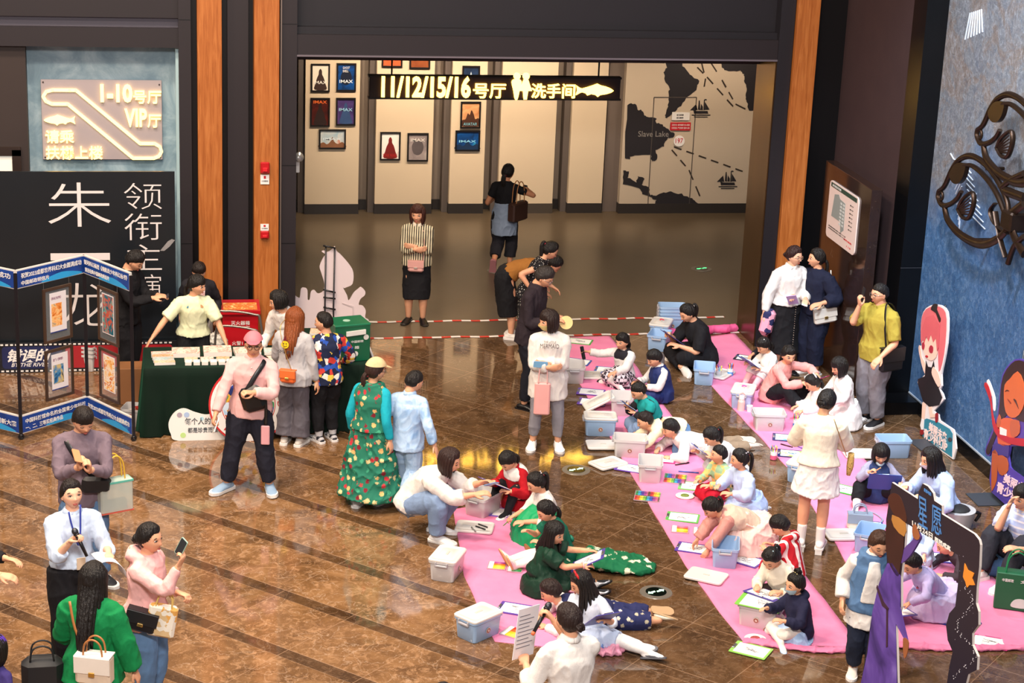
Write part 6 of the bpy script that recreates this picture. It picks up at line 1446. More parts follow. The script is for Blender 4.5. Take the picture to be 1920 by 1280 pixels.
bag('cream patterned paper bag behind the black bag of the woman in pink', wmat(F)@T(-.14, -.24, .98)@rotm(0, 10, -70), .22, .26, .08, pattern('blotch', '#efe6d8', '#e3a85a', '#efe6d8', '#d8b88a', scale=22), 'shopping_bag', handle=.10, chain=plain('#e8c070', .5))
strap(F, 'bag_chain', [(-.15, -.06, .93), (-.12, .06, 1.12), (-.05, .10, 1.36)], .004, plain('#d0b070', .25, .9, 0))
F = person('person in black jacket at the left picture edge reaching in with one hand', G(-75, 1275), 1.65, 80, hair='short', hands=((.1, .22, .62), (-.08, .27, .62)), tops=[dict(mat=BLK, loose=.03)], bottom=dict(mat=BLK), shoes=FLAT)
F = person('child in violet knitted hat at the lower left corner', G(-6, 1460), 1.22, 160, hair='bob', tops=[dict(mat=cloth('#3a2f6a'))], bottom=dict(mat=BLK), shoes=sneaker('#dddddd'))
g = Geo(); g.add(V*np.array((1.28, 1.26, 1.2))+np.array((0, .0, .03)), keep); g.ball((0, 0, .62), (.16, .16, .14)); on_head(F, g, 'knitted_hat', cloth('#4f2f9a'))
F = person('dark haired person below the lower edge, only the crown of the head in view', G(815, 1690), 1.60, 170, hair='short', tops=[dict(mat=BLK2)], bottom=dict(mat=BLK), shoes=FLAT)
# --- crouching woman and foreground woman
F = person('woman in white shirt and pale jeans crouching by the white box with a phone', G(795, 1000), 1.63, 68, 'crouch', pelvis=.185, pf=-.09, lean=38, bend=14, head=(8, 14, 0), eyes='down', hair='bob', hair_len=.62, hair_c='#2a1814', feet=((.07, .05, .045), (-.08, .12, .045)), hands=((.05, .34, .37), (-.07, .35, .34)), elbows=((.7, -.4, -1), (-.7, -.4, -1)),
  tops=[dict(mat=OFFW, hem=.02, loose=.045, sleeve=1.5, puff=.02)], bottom=dict(mat=DENIM, loose=.026, flare=.02), shoes=sneaker('#efece9'))
held(F, 0, 'phone', 'phone in the hands of the crouching woman', 'phone', phone('#6f93bd', '#8fb0d0'), (.7, 0, -.25))
F = person('woman in white blouse in the foreground, seen from behind, with microphone and printed sheet', G(1056, 1512), 1.62, 198, head=(25, 6, 0), hair='lowbun', hair_len=.14, hair_c='#231613', tie_c='#e8dcc8', hands=((.15, .17, .64), (.02, .20, .82)), elbows=((.9, -.8, -1), (-.9, .1, -.8)), hand_mode=('grip', 'grip'),
  tops=[dict(mat=OFFW, hem=-.02, loose=.042, sleeve=1.45, puff=.015, collar=OFFW)], bottom=dict(kind='skirt', hem=.35, mat=cloth('#3f3122'), flare=.02), shoes=FLAT)
M_ = wmat(F)@F.MHand[1]; p = M_@Vector((.45, 0, -.2)); t = thing('microphone', 'dark microphone with orange ring held by the foreground woman in white', 'microphone', M=T(*p)@rotm(0, -45, 40)); mic(t); part(Geo().tube([(-.165, 0, 0), (-.14, 0, 0)], [.013, .014], 12), 'orange_ring', plain('#d8643a', .4), t, True)
M_ = wmat(F)@F.MHand[0]; p = M_@Vector((.7, 0, -.1)); t = thing('printed_sheet', 'large printed sheet held upright by the foreground woman in white', 'paper', M=T(p.x, p.y, p.z)@rotm(0, 8, 40)); part(Geo().box(-.12, .12, -.002, .002, -.02, .36), 'sheet', plain('#e4e1e6', .6, 0, .02), t)
g = Geo(); 
for i in range(9): g.box(-.10, .02+.07*((i*37) % 10)/10, -.0035, -.002, .30-.03*i, .305-.03*i); g.box(-.10, .02+.07*((i*37) % 10)/10, .002, .0035, .30-.03*i, .305-.03*i)
part(g, 'print_lines', plain('#6a6a78', .6, 0, 0), t)
# --- right side adults
F = person('woman from behind in cream cardigan, white skirt and white ankle boots between the mats', G(1520, 1030), 1.60, 172, head=(-22, 22, 0), eyes='down', hair='lowbun', hair_len=.17, hands=((.07, .20, .60), (-.09, .20, .58)), elbows=((.9, -.3, -.2), (-.9, -.3, -.2)), lift=.05, feet=((.065, 0, .045), (-.05, -.02, .045)),
  tops=[dict(mat=cloth('#ece2cb'), hem=-.01, loose=.048, puff=.016, cuff=-.012, wr=.006)], bottom=dict(kind='skirt', hem=.34, mat=cloth('#f0ebe6'), flare=.05, loose=.03, wr=.014, freq=10), shoes=dict(mat=SWHT, sole=SWHT, high=.085, heel=.028))
part(Geo().tube([(-.30, -.12, .92), (-.30, -.12, .80), (-.29, -.11, .70)], [(.03, .03), (.045, .035), (.02, .02)], 10, sub=2), 'leopard_scarf', pattern('dots', '#caa25e', '#2a1c14', scale=60), F.root, True)
strap(F, 'bag_chain', [(-.10, .13, 1.33), (-.17, .13, 1.16), (-.25, .05, .95)], .004, plain('#c9a25a', .3, .9, 0))
F = person('woman in glasses and white blouse talking by the wooden pillar, black studded skirt', G(1464, 697), 1.66, 22, head=(28, 6, 0), skin_c=SKIN_B, hair='lowbun', hair_len=.13, hair_c='#2a1512', hands=((.06, .16, .60), (-.19, .02, .47)), elbows=((.8, -.5, -.4), (-.5, -1, 0)), tops=[dict(mat=cloth('#e4deda'), hem=-.02, loose=.040, puff=.022, cuff=-.02, collar=cloth('#e4deda'))], bottom=dict(kind='skirt', hem=.16, mat=BLK, loose=.025, flare=.01), shoes=FLAT)
glasses(F, plain('#c9a890', .2, .7, 0))
g = Geo()
for i in range(22): g.ball((.03, -.178-.0*i, .93-.029*i), .006, 6, 5)
part(g, 'skirt_studs', plain('#d8d2c4', .25, .9, 0), F.root)
bag('pink and navy jacket bundle carried by the woman in the white blouse', wmat(F)@T(-.235, -.05, .84)@rotm(0, 12, 0), .17, .34, .14, pattern('blotch', '#e59ab2', '#e8a5ba', '#2a2c55', '#e59ab2', scale=9), 'jacket_bundle', soft=.055, cat='clothes')
held(F, 0, 'phone', 'white phone in the hand of the woman in glasses', 'phone', phone('#efecea', '#d0d0d0'), (.6, 0, -.2))
F = person('woman in navy with a white bag facing the woman in glasses by the pillar', G(1518, 700), 1.63, -48, head=(-36, 0, 0), hair='lowpony', hair_len=.9, hands=((.14, .12, .60), (-.08, .17, .62)), elbows=((.8, -.7, -.2), (-.8, -.5, -.2)), tops=[dict(mat=cloth('#161a30'), hem=.03, loose=.04, sleeve=1.7, puff=.035)], bottom=dict(mat=cloth('#151a30'), loose=.045, len=1.80), shoes=dict(mat=SWHT, sole=SWHT, flat=1))
bag('white flap bag with gold emblem on the arm of the woman in navy', wmat(F)@T(.20, -.08, .90)@rotm(0, -10, 60), .28, .19, .08, plain('#ded8d0', .4), 'handbag', plain('#e2dcd4', .4), plain('#c9a860', .25, .9, 0))
strap(F, 'bag_strap', [(.20, -.12, .90), (.19, .02, 1.12), (.15, .04, 1.34)], .008, plain('#ded8d0', .4))
held(F, 1, 'folded_leaflet', 'lilac folded leaflet in the hand of the woman in navy', 'leaflet', lambda t: part(Geo().box(-.08, .08, -.06, .06, -.004, .004), 'sheet', plain('#c9a8dc', .6), t), (.7, 0, -.2), rot=(0, -50, 0))
F = person('man in yellow polo shirt and grey trousers holding a phone to his mouth', G(1632, 793), 1.72, -52, sex='m', fat=1.14, head=(-14, 2, 0), hair='crew', bangs=.22, hands=((.15, .14, .52), (-.04, .17, .83)), elbows=((.7, -.9, 0), (-.7, .0, -1)), hand_mode=('relax', 'grip'), palms=(None, ((.3, -.5, .2), (0, .3, 1))),
  tops=[dict(mat=cloth('#a4923a'), sleeve=.92, hem=.06, loose=.03, puff=.016, collar=cloth('#a4923a'))], bottom=dict(mat=cloth('#79757c'), loose=.034), shoes=sneaker('#18181c'))
glasses(F, plain('#8a8480', .2, .8, 0))
held(F, 1, 'phone', 'black phone held to the mouth of the man in the yellow polo', 'phone', phone('#1a1a1e', '#22262c'), (.7, 0, -.3), rot=(0, 20, 0))
bag('black shoulder bag at the hip of the man in the yellow polo', wmat(F)@T(.23, -.02, .97)@rotm(0, 0, 80), .30, .27, .08, plain('#121214', .45), 'shoulder_bag', plain('#151517', .45))
strap(F, 'bag_strap', [(.21, -.10, .95), (.17, -.12, 1.25), (.12, -.06, 1.46), (.14, .07, 1.36), (.20, .08, .97)], .014, SBLK)
# --- children on the middle mat
F = person('girl in white sailor blouse with black collar reaching out on the middle mat', G(1170, 718), 1.16, -34, 'cross', lean=10, head=(-8, 8, 0), hair='lowpony', hair_len=.6, bangs=.16, tie_c='#c22a3a', hands=((.04, .28, .20), (-.34, .22, .34)), elbows=((.8, -.3, -.5), (-.9, 0, -.5)), tops=[dict(mat=WHT, loose=.03, puff=.012, hem=.0)], bottom=dict(kind='spread', mat=pattern('check', '#3a3038', '#d8c9d0', scale=26), rx=.17, ry=.16, off=.09, hz=.10), legwear=dict(mat=cloth('#efe7e2'), up=.2), shoes=dict(mat=SBLK, sole=SBLK))
yoke(F, BLK2)
held(F, 1, 'toy_figure', 'small black toy in the raised hand of the sailor girl', 'toy', lambda t: (part(Geo().box(-.08, .08, -.02, .02, -.02, .02, bev=.006), 'body', SBLK, t), part(Geo().box(.02, .05, -.045, .045, -.015, .015, bev=.005), 'wing', SBLK, t)), (.6, 0, -.2), rot=(0, -70, 0))
F = person('boy in navy waistcoat and white shirt kneeling at the right edge of the middle mat', G(1240, 752), 1.18, -62, 'cross', lean=12, head=(-6, 24, 0), eyes='down', sex='m', hair='short', bangs=.14, hands=((.08, .26, .22), (-.10, .25, .22)), tops=[dict(mat=WHT, loose=.018, collar=WHT), dict(mat=cloth('#1e2a5c', .6), sleeve=0, loose=.062, hem=.06, name='waistcoat')], bottom=dict(mat=cloth('#1e2a5c', .6), loose=.02), shoes=dict(mat=SBLK, sole=SBLK))
lap_board(F, 'dark small board on the knees of the boy in navy waistcoat', '#33302f', 'line', w=.17, h=.22)
F = person('boy in black sweatshirt with teal back panel drawing on a small board', G(1226, 812), 1.20, -66, 'cross', lean=26, head=(-8, 30, 0), eyes='down', sex='m', hair='crew', bangs=.2, hands=((.05, .26, .26), (-.06, .28, .30)), hand_mode=('relax', 'pinch'), tops=[dict(mat=BLK2, loose=.026), dict(mat=cloth('#1a8f8c'), loose=.060, sleeve=.35, hem=-.15, name='back_panel', wr=.003)], bottom=dict(mat=DENIM, loose=.02), shoes=sneaker('#8a7a6c'))
lap_board(F, 'small blue tablet on the lap of the boy in black and teal', '#3b55a0', 'line', w=.15, h=.2); pencil(F, 1, 'black marker in the hand of the boy in black and teal', '#1c1a1e')
F = person('boy in cream shirt and jeans lying on his knees and elbows on the middle mat', G(1276, 840), 1.20, -78, 'kneel', pelvis=.19, lean=92, bend=4, head=(-4, 20, 0), eyes='down', sex='m', hair='crew', bangs=.24, hair_c='#1d1310', hands=((.10, .50, .03), (-.08, .50, .03)), elbows=((1.4, .1, -.3), (-1.4, .1, -.3)), tops=[dict(mat=cloth('#ecdcb8'), hem=.0, loose=.03)], bottom=dict(mat=DENIM2, loose=.02), shoes=sneaker('#e2ddd8'))
pencil(F, 1, 'reddish pencil in the hand of the boy in cream shirt', '#b0503c')
F = person('boy in white shirt lying on his elbows and drawing on the middle mat', G(1320, 848), 1.22, -72, 'prone', sex='m', head=(-6, 18, 0), eyes='down', hair='short', bangs=.16, hands=((.13, .40, .03), (-.07, .44, .04)), hand_mode=('relax', 'pinch'), tops=[dict(mat=WHT, hem=.02, loose=.03, puff=.012, collar=WHT)], bottom=dict(mat=cloth('#8f7b66'), loose=.03), shoes=dict(mat=cloth('#e6ded4'), sole=plain('#cfc2b0', .6)))
pencil(F, 1, 'black brush in the hand of the boy in white shirt', '#241a1a', .22)
F = person('girl with long ponytail in white blouse sitting behind the patchwork sweater boy', G(1380, 896), 1.25, -70, 'cross', lean=42, head=(-12, 30, 0), eyes='down', hair='pony', hair_len=1.6, bangs=.2, hands=((.10, .30, .26), (-.12, .34, .24)), tops=[dict(mat=WHT, loose=.026)], bottom=dict(kind='spread', mat=cloth('#d9d2cf'), rx=.18, ry=.18, off=.1), shoes=dict(mat=SBLK, sole=SBLK))
lap_board(F, 'blue edged board held by the girl with the long ponytail', '#4a5fb0', 'line', w=.2, h=.26)
F = person('boy in green and orange patchwork sweater and red trousers looking left', G(1352, 934), 1.02, -52, 'cross', lean=10, head=(-30, 0, 0), sex='m', hair='crew', bangs=.22, hands=((.06, .26, .22), (-.08, .28, .24)), tops=[dict(mat=pattern('check', '#e7b26a', '#8fae8a', scale=13), loose=.028)], bottom=dict(mat=cloth('#b5142a'), loose=.022), shoes=dict(mat=cloth('#4a3a34'), sole=plain('#3a2a24', .6)))
F = person('girl in pale blue puff sleeve dress with bead clips kneeling beside the patchwork boy', G(1394, 970), 1.20, -58, 'kneel', lean=12, pelvis=.15, head=(-24, 6, 0), hair='pony', hair_len=1.0, hands=((.09, .24, .30), (-.07, .25, .32)), elbows=((.9, -.2, -.4), (-.9, -.2, -.4)), tops=[dict(mat=cloth('#b8c8e6'), loose=.022, hem=-.04, puff=.03, cuff=-.03)], bottom=dict(kind='spread', mat=cloth('#b3c4e6'), rx=.19, ry=.21, off=-.02, hz=.15, legs=0), legwear=dict(mat=cloth('#efe7e2'), up=.5), shoes=dict(mat=SWHT, sole=SWHT))
clips(F, '#e6d9e8', [(.3, .1, .36), (.22, .3, .38), (.1, .42, .38), (.05, .62, .05), (.03, .6, -.3)])
pencil(F, 1, 'dark pencil in the hand of the girl in pale blue', '#2c2624')
F = person('girl in pink tulle dress with satin sleeves leaning forward on the middle mat', G(1402, 1028), 1.20, -72, 'kneel', pelvis=.19, lean=66, bend=6, head=(-6, 34, 0), eyes='down', hair='pony', hair_len=.7, bangs=.14, hands=((.13, .46, .03), (-.06, .50, .03)), elbows=((.9, .1, .2), (-.9, .1, .2)), tops=[dict(mat=cloth('#c98a80', .35), loose=.028, puff=.02, hem=-.1), dict(mat=cloth('#d8bda8'), sleeve=0, loose=.065, hem=.0, name='dress_bodice')], bottom=dict(kind='spread', mat=cloth('#eec6bd', .9, .12), rx=.23, ry=.26, off=-.01, hz=.20, legs=0, wr=.02, freq=9), shoes=dict(mat=SWHT, sole=SWHT))
back_bow(F, '#e9d3c4', .06)
F = person('boy in red and white striped hoodie sitting with his back to the standing woman', G(1486, 1084), 1.12, -118, 'cross', lean=16, head=(20, 34, 0), eyes='down', sex='m', hair='short', bangs=.14, hands=((.07, .24, .24), (-.07, .24, .24)), tops=[dict(mat=pattern('stripe', '#b8202c', '#ece4de', scale=14), loose=.03, hood=1)], bottom=dict(mat=cloth('#b8283a'), loose=.02), shoes=sneaker('#d8d0c8'))
F = person('girl in cream sweater with parted ponytail drawing on a purple board', G(1468, 1130), 1.26, -38, 'cross', lean=30, head=(-6, 38, 0), eyes='down', hair='pony', hair_len=.9, tie_c='#bfe0ea', hands=((.10, .24, .20), (-.08, .27, .20)), hand_mode=('relax', 'pinch'), tops=[dict(mat=cloth('#ece2cf'), loose=.03)], bottom=dict(mat=cloth('#2c2224'), loose=.02), shoes=sneaker('#e0c6bb', sole=plain('#d9b9a8', .5)))
lap_board(F, 'purple clipboard on the lap of the girl in cream sweater', '#4a4096', 'line', off=(0, .05, -.03), tilt=8, w=.33, h=.25); pencil(F, 1, 'red pencil in the hand of the girl in cream sweater', '#b8403a')
clips(F, '#bfe0ea', [(.2, .12, .5), (-.2, .12, .5)])
F = person('girl in navy hooded jacket and pale blue face mask sitting by the green board', G(1497, 1196), 1.10, -62, 'cross', lean=10, head=(-4, 6, 0), hair='topbun', hair_len=.16, hands=((.09, .24, .24), (-.10, .28, .28)), tops=[dict(mat=cloth('#22223c'), loose=.04, hood=1, hem=.05)], bottom=dict(kind='spread', mat=cloth('#a9c2e6', .5), rx=.19, ry=.17, off=.06, hz=.06, legs=0), legwear=dict(mat=cloth('#eee3d8'), up=.2), shoes=dict(mat=plain('#a9c6e6', .35), sole=plain('#8a5a3a', .6)))
mask(F); clips(F, '#e8d28a', [(0, .0, .58), (.12, .02, .56), (-.12, .02, .56)])
# --- left mat children
F = person('girl in red coat with white sailor collar drawing on a raised clipboard', G(976, 950), 1.24, -48, 'knees_up', lean=18, head=(-4, 40, 0), eyes='down', hair='lowpony', hair_len=.5, bangs=.16, hands=((.12, .24, .24), (-.06, .26, .27)), hand_mode=('relax', 'pinch'), feet=((.10, .24, .045), (-.08, .26, .045)), tops=[dict(mat=cloth('#a60f1c'), loose=.034, hem=.05)], bottom=dict(kind='spread', mat=cloth('#a60f1c'), rx=.18, ry=.16, off=.0, hz=.10, legs=0), legwear=dict(mat=BLK, up=.05), shoes=dict(mat=SWHT, sole=SWHT))
yoke(F, WHT, .034)
clips(F, '#e8e4e0', [(.3, -.1, .3), (.34, .05, .2)])
lap_board(F, 'purple clipboard propped on the knees of the girl in the red coat', '#54429c', 'line', off=(0, .08, .04), tilt=28); pencil(F, 1, 'black marker in the hand of the girl in the red coat', '#18161a')
F = person('girl with long ponytail in white blouse and bright green skirt on the left mat', G(1028, 1006), 1.28, -62, 'cross', lean=14, head=(-12, 26, 0), eyes='down', hair='pony', hair_len=1.9, hands=((.08, .27, .20), (-.06, .29, .20)), hand_mode=('relax', 'pinch'), tops=[dict(mat=OFFW, loose=.024, sleeve=1.3)], bottom=dict(kind='spread', mat=cloth('#13945c', .5), rx=.23, ry=.22, off=.10, hz=.12, wr=.02), shoes=dict(mat=cloth('#8a5a3c'), sole=plain('#6a4028', .6)))
clips(F, '#e6d8e0', [(.28, .15, .36), (.1, .40, .40), (-.1, .42, .40)]); pencil(F, 1, 'green brush in the hand of the girl in green skirt', '#4f8f4a', .2)
F = person('girl in dark green tulle dress with white embroidery, legs in white tights stretched left', G(1054, 1054), 1.22, -66, 'legs_fwd', lean=20, head=(-6, 28, 0), eyes='down', hair='lowpony', hair_len=.8, hands=((.10, .24, .24), (-.08, .28, .28)), feet=((.04, .50, .05), (-.07, .50, .05)), tops=[dict(mat=cloth('#12644e', .6), loose=.022, puff=.02, sleeve=.7)], bottom=dict(kind='spread', mat=pattern('flower', '#11553a', '#d8d4b8', '#11553a', '#e0dcc4', '#11553a', scale=12), rx=.25, ry=.24, off=.02, hz=.075, legs=1, len=.9, wr=.026), legwear=dict(mat=cloth('#efe9e2'), up=.3), shoes=dict(mat=SWHT, sole=plain('#d0a070', .6)))
clips(F, '#f0e8d8', [(.3, .0, .36), (.2, .2, .44), (0, .28, .48), (-.2, .2, .44)]); back_bow(F, '#12745a', .06)
g = Geo(); A_ = Vector((.25, .42, .02)); g.tube([(.05, .20, .07), (.22, .38, .06), (.36, .62, .04), (.42, .74, .02)], [(.20, .05), (.22, .05), (.20, .04), (.10, .02)], 16, ref=(0, 0, 1), sub=3, dome=True); m = fuse(g, .012, 2, .024, 9); m.V[0][:, 2] = np.maximum(m.V[0][:, 2], .006); m.obj('dress_train', pattern('flower', '#11633f', '#d8d4b8', '#11633f', '#e0dcc4', scale=11), F.root, True)
F = person('girl in dark green velvet dress and white socks with silver shoes, facing right', G(1010, 1106), 1.24, 84, 'knees_up', lean=14, head=(-24, 10, 0), hair='long', hair_len=1.35, bangs=.14, feet=((.12, .50, .05), (-.06, .50, .05)), knees=((.2, .2, 1), (-.2, .2, 1)), toes=((.2, 1, .5), (-.1, 1, .5)), hands=((.08, .36, .33), (-.10, .34, .28)), elbows=((.8, -.3, -.4), (-.8, -.3, -.4)), tops=[dict(mat=cloth('#0c3323', .6), loose=.026, sleeve=.8, puff=.03)], bottom=dict(kind='spread', mat=cloth('#0b2f20', .6, .2), rx=.20, ry=.19, off=.04, hz=.14, len=1.1), legwear=dict(mat=pattern('stripe', '#efebe8', '#efebe8', '#2a2a2e', scale=9, axis=2), up=1.05), shoes=dict(mat=plain('#c9c9cf', .3, .6, .2, 60), sole=SBLK))
lap_board(F, 'purple clipboard leaning on the lap of the girl in velvet', '#4a3f96', 'line', off=(0, .03, -.02), tilt=30); part(Geo().ringt((0, 0, 0), .028, .008, 16, 6, 0, wmat(F).inverted()@wmat(F)@T(*F.Wr[1])@rotm(80, 0, 20)), 'wrist_watch', plain('#e9b8b8', .4), F.root, True)
F = person('girl with long hair and red bow in pale dress, white tights stretched to the right', G(1098, 1206), 1.28, -14, 'knees_up', lean=8, head=(-62, 22, 0), hair='long', hair_len=1.7, eyes='down', feet=((.52, .10, .05), (.44, .0, .05)), knees=((.3, .2, 1), (.3, .2, 1)), toes=((1, .1, .2), (1, .1, .2)), hands=((.16, .20, .30), (-.06, .24, .30)), tops=[dict(mat=cloth('#d5dcea'), loose=.024, sleeve=1.2)], bottom=dict(kind='spread', mat=cloth('#c3d0ea'), rx=.19, ry=.18, off=.02, hz=.10, len=.9), legwear=dict(mat=cloth('#efebe8'), up=.1), shoes=dict(mat=plain('#8b8f9a', .35, .5, .3, 80), sole=plain('#5a5a60', .5), flat=1))
bow(F, '#c8141c', (.22, -.08, .56), .22); lap_board(F, 'purple clipboard held up by the girl with the red bow', '#4a44a8', 'line', off=(.12, .02, .02), tilt=40, rz=40)
F = person('child in navy patterned trousers lying face down at the end of the left mat', G(1122, 1168), 1.28, -82, 'prone', sex='m', head=(-6, 24, 0), eyes='down', hair='short', hair_c='#241612', bangs=.2, feet=((.10, -.46, .06), (-.06, -.45, .05)), tops=[dict(mat=WHT, loose=.024), dict(mat=cloth('#22264c'), sleeve=0, loose=.06, name='waistcoat')], bottom=dict(mat=pattern('flower', '#252a55', '#cfcabc', '#252a55', '#b9b09a', '#252a55', scale=20), loose=.036, len=1.7), shoes=dict(mat=plain('#e6dcc6', .5), sole=plain('#c9a57c', .6), flat=1))
# --- right mat
F = person('woman in black tee and black trousers sitting cross-legged and drawing at the far end', G(1318, 686), 1.62, -64, 'cross', lean=24, head=(-6, 28, 0), eyes='down', fat=1.12, hair='pony', hair_len=.9, tie_c='#d8d2d0', hands=((.08, .27, .21), (-.05, .28, .26)), hand_mode=('relax', 'pinch'), tops=[dict(mat=BLK, sleeve=.95, loose=.034, puff=.02, hem=.05)], bottom=dict(mat=BLK, loose=.03), shoes=sneaker('#cfc6bc'))
lap_board(F, 'purple edged clipboard on the lap of the seated woman in black', '#4a3f86', 'line'); pencil(F, 1, 'red pencil in the hand of the seated woman in black', '#c24a4a')
part(Geo().box(-.02, .02, -.024, .024, -.006, .010, M=T(*F.Wr[0])@rotm(0, 20, 0)), 'smart_watch', SBLK, F.root)
F = person('dark haired girl in black behind the girl in white top on the right mat', G(1452, 690), 1.16, -56, 'cross', lean=16, head=(-10, 26, 0), eyes='down', hair='bob', hair_len=.5, bangs=.12, tops=[dict(mat=BLK2)], bottom=dict(mat=BLK), shoes=FLAT)
F = person('girl in white top with big clip holding a blue clipboard on the right mat', G(1444, 722), 1.14, -58, 'knees_up', lean=14, head=(-8, 28, 0), eyes='down', hair='lowpony', hair_len=.5, bangs=.14, hands=((.10, .26, .26), (-.08, .28, .28)), hand_mode=('relax', 'pinch'), tops=[dict(mat=WHT, loose=.026)], bottom=dict(mat=cloth('#e2dcd8'), loose=.02, len=1.4), legwear=dict(mat=cloth('#e8b8be'), up=1.2), shoes=dict(mat=cloth('#3f2a22'), sole=plain('#2a1a14', .6)))
lap_board(F, 'blue clipboard with orange picture held by the girl in white top', '#2f5aa8', 'warm', off=(0, .05, .03)); pencil(F, 1, 'pale pencil in the hand of the girl in white top', '#e6c08a'); clips(F, '#efe9e2', [(.3, -.1, .2), (.2, .1, .48)], .05)
F = person('girl in salmon pink sweater and black trousers drawing on a magenta board, facing right', G(1446, 752), 1.34, 46, 'knees_up', lean=24, head=(-26, 12, 0), hair='lowpony', hair_len=.6, bangs=.2, feet=((.10, .36, .045), (-.06, .36, .045)), hands=((.14, .36, .30), (-.02, .34, .26)), elbows=((.9, -.2, .1), (-.8, -.3, -.5)), hand_mode=('relax', 'pinch'), tops=[dict(mat=cloth('#ee9f98'), loose=.028)], bottom=dict(mat=BLK, loose=.022), shoes=sneaker('#2a2a30'))
lap_board(F, 'magenta clipboard held on the knees of the girl in the salmon sweater', '#b5205f', 'line', off=(0, .04, .0), tilt=25); pencil(F, 1, 'pencil in the hand of the girl in the salmon sweater', '#c9a07a')
F = person('small girl in white with a pale bow behind the standing woman', G(1538, 792), 1.05, -80, 'cross', lean=14, head=(0, 28, 0), eyes='down', hair='lowpony', hair_len=.4, tops=[dict(mat=cloth('#efe6e4'), puff=.02)], bottom=dict(kind='spread', mat=cloth('#f0e8e6'), rx=.26, ry=.24, off=.04, hz=.12, wr=.022), shoes=dict(mat=SWHT, sole=SWHT)); bow(F, '#e4e8f0', (.1, .3, .42), .2)
F = person('girl with black bob in white lace blouse at the right edge of the right mat', G(1578, 800), 1.24, -64, 'kneel', lean=8, pelvis=.22, head=(-10, 20, 0), eyes='down', hair='bob', hair_len=.56, bangs=.12, hands=((.08, .22, .30), (-.08, .22, .30)), elbows=((.9, -.2, -.3), (-.9, -.2, -.3)), tops=[dict(mat=cloth('#f0e6e2'), loose=.026)], bottom=dict(kind='spread', mat=cloth('#efe7e4'), rx=.17, ry=.18, off=-.02, hz=.2, legs=0), shoes=dict(mat=SWHT, sole=SWHT)); clips(F, '#ffffff', [(.05, -.1, .55)], .03)
F = person('child in navy vest with grey sleeves and a blue board on the knees', G(1640, 938), 1.18, -4, 'knees_up', lean=8, head=(2, 18, 0), eyes='down', hair='bob', hair_len=.40, bangs=.06, feet=((.20, .30, .045), (-.20, .30, .045)), knees=((.5, .3, 1), (-.5, .3, 1)), hands=((.19, .22, .27), (-.10, .22, .36)), hand_mode=('grip', 'pinch'), tops=[dict(mat=cloth('#9c97ac'), loose=.024), dict(mat=cloth('#2c3a66'), sleeve=0, loose=.06, name='vest')], bottom=dict(mat=BLK, loose=.022, len=1.7), legwear=dict(mat=WHT, up=1.6), shoes=dict(mat=cloth('#e9e2dd'), sole=SWHT))
mask(F, '#c3d4e2', True); lap_board(F, 'blue clipboard tilted on the knees of the child in navy vest', '#1a4a94', 'line', off=(0, .0, -.05), tilt=62, w=.33, h=.23)
held(F, 1, 'brush', 'wooden brush in the hand of the child in navy vest', 'brush', stick('#d8a878', .26, .006), (.6, 0, -.2), rot=(0, 0, 80))
F = person('woman with loose black hair in pale blue shirt sitting behind the arch standee', G(1768, 972), 1.52, -58, 'cross', lean=26, head=(-20, 14, 0), hair='long', hair_len=.95, hair_fr=True, hands=((.10, .26, .22), (-.08, .28, .24)), tops=[dict(mat=cloth('#b4c6ea'), loose=.04, hem=.03, puff=.016)], bottom=dict(mat=cloth('#3a3a44'), loose=.03), shoes=sneaker('#dcd8d4'))
mask(F, '#efefef')
bag('cream handbag with blue-grey flap lying on the right mat', T(*G(1613, 962, .17))@rotm(-8, 0, -16), .24, .16, .13, plain('#e6dbc9', .5), 'handbag', plain('#8d9aac', .5), plain('#b9bec6', .3, .8, 0), handle=.09, chain=plain('#8d93a8', .5))
strapm = Geo().tube([G(1620, 955, .03), G(1640, 962, .014), G(1655, 975, .014), G(1640, 985, .014), G(1655, 990, .014)], [(.010, .003)]*5, 6, ref=(0, 0, 1), sub=4); tag(strapm.obj('bag_strap', plain('#8d93a8', .5), None, True), 'grey shoulder strap trailing from the cream handbag on the mat', 'strap')
t = thing('fabric_basket', 'round pale basket with dark things behind the arch standee', 'basket', G(1792, 985)); g = Geo(); g.tube([(0, 0, 0), (0, 0, .18)], [.15, .18], 22); part(g, 'basket', plain('#a9a6a6', .7, 0, .05), t, auto=40); g = Geo(); g.ball((0, 0, .17), (.13, .13, .05)); part(g, 'dark_filling', plain('#1f1c1c', .7, 0, .2), t, True); g = Geo(); g.tube([(.16, 0, .14), (.24, 0, .12), (.20, 0, .04)], [.02, .02, .015], 8, sub=2); part(g, 'handle', SBLK, t, True)
F = person('little girl in pale blue seen through the arch opening behind the standee', G(1722, 1052), 1.05, -24, 'cross', lean=4, head=(0, 8, 0), hair='topbun', hair_len=.12, bangs=.14, skin_c=SKIN_B, tops=[dict(mat=cloth('#b9cbe4'), puff=.012)], bottom=dict(kind='spread', mat=cloth('#c3d2ea'), rx=.2, ry=.18, off=.06), shoes=dict(mat=SWHT, sole=SWHT))
F = person('child in dark sleeves and denim lying on the front, head hidden behind the arch beam', G(1846, 1072), 1.2, -80, 'prone', head=(-10, 26, 0), eyes='down', hair='lowpony', hair_len=.4, hands=((.11, .42, .03), (-.07, .46, .04)), tops=[dict(mat=cloth('#3a3036'), loose=.026)], bottom=dict(mat=cloth('#3f5a80', .85, .2), loose=.03, len=.7), shoes=FLAT)
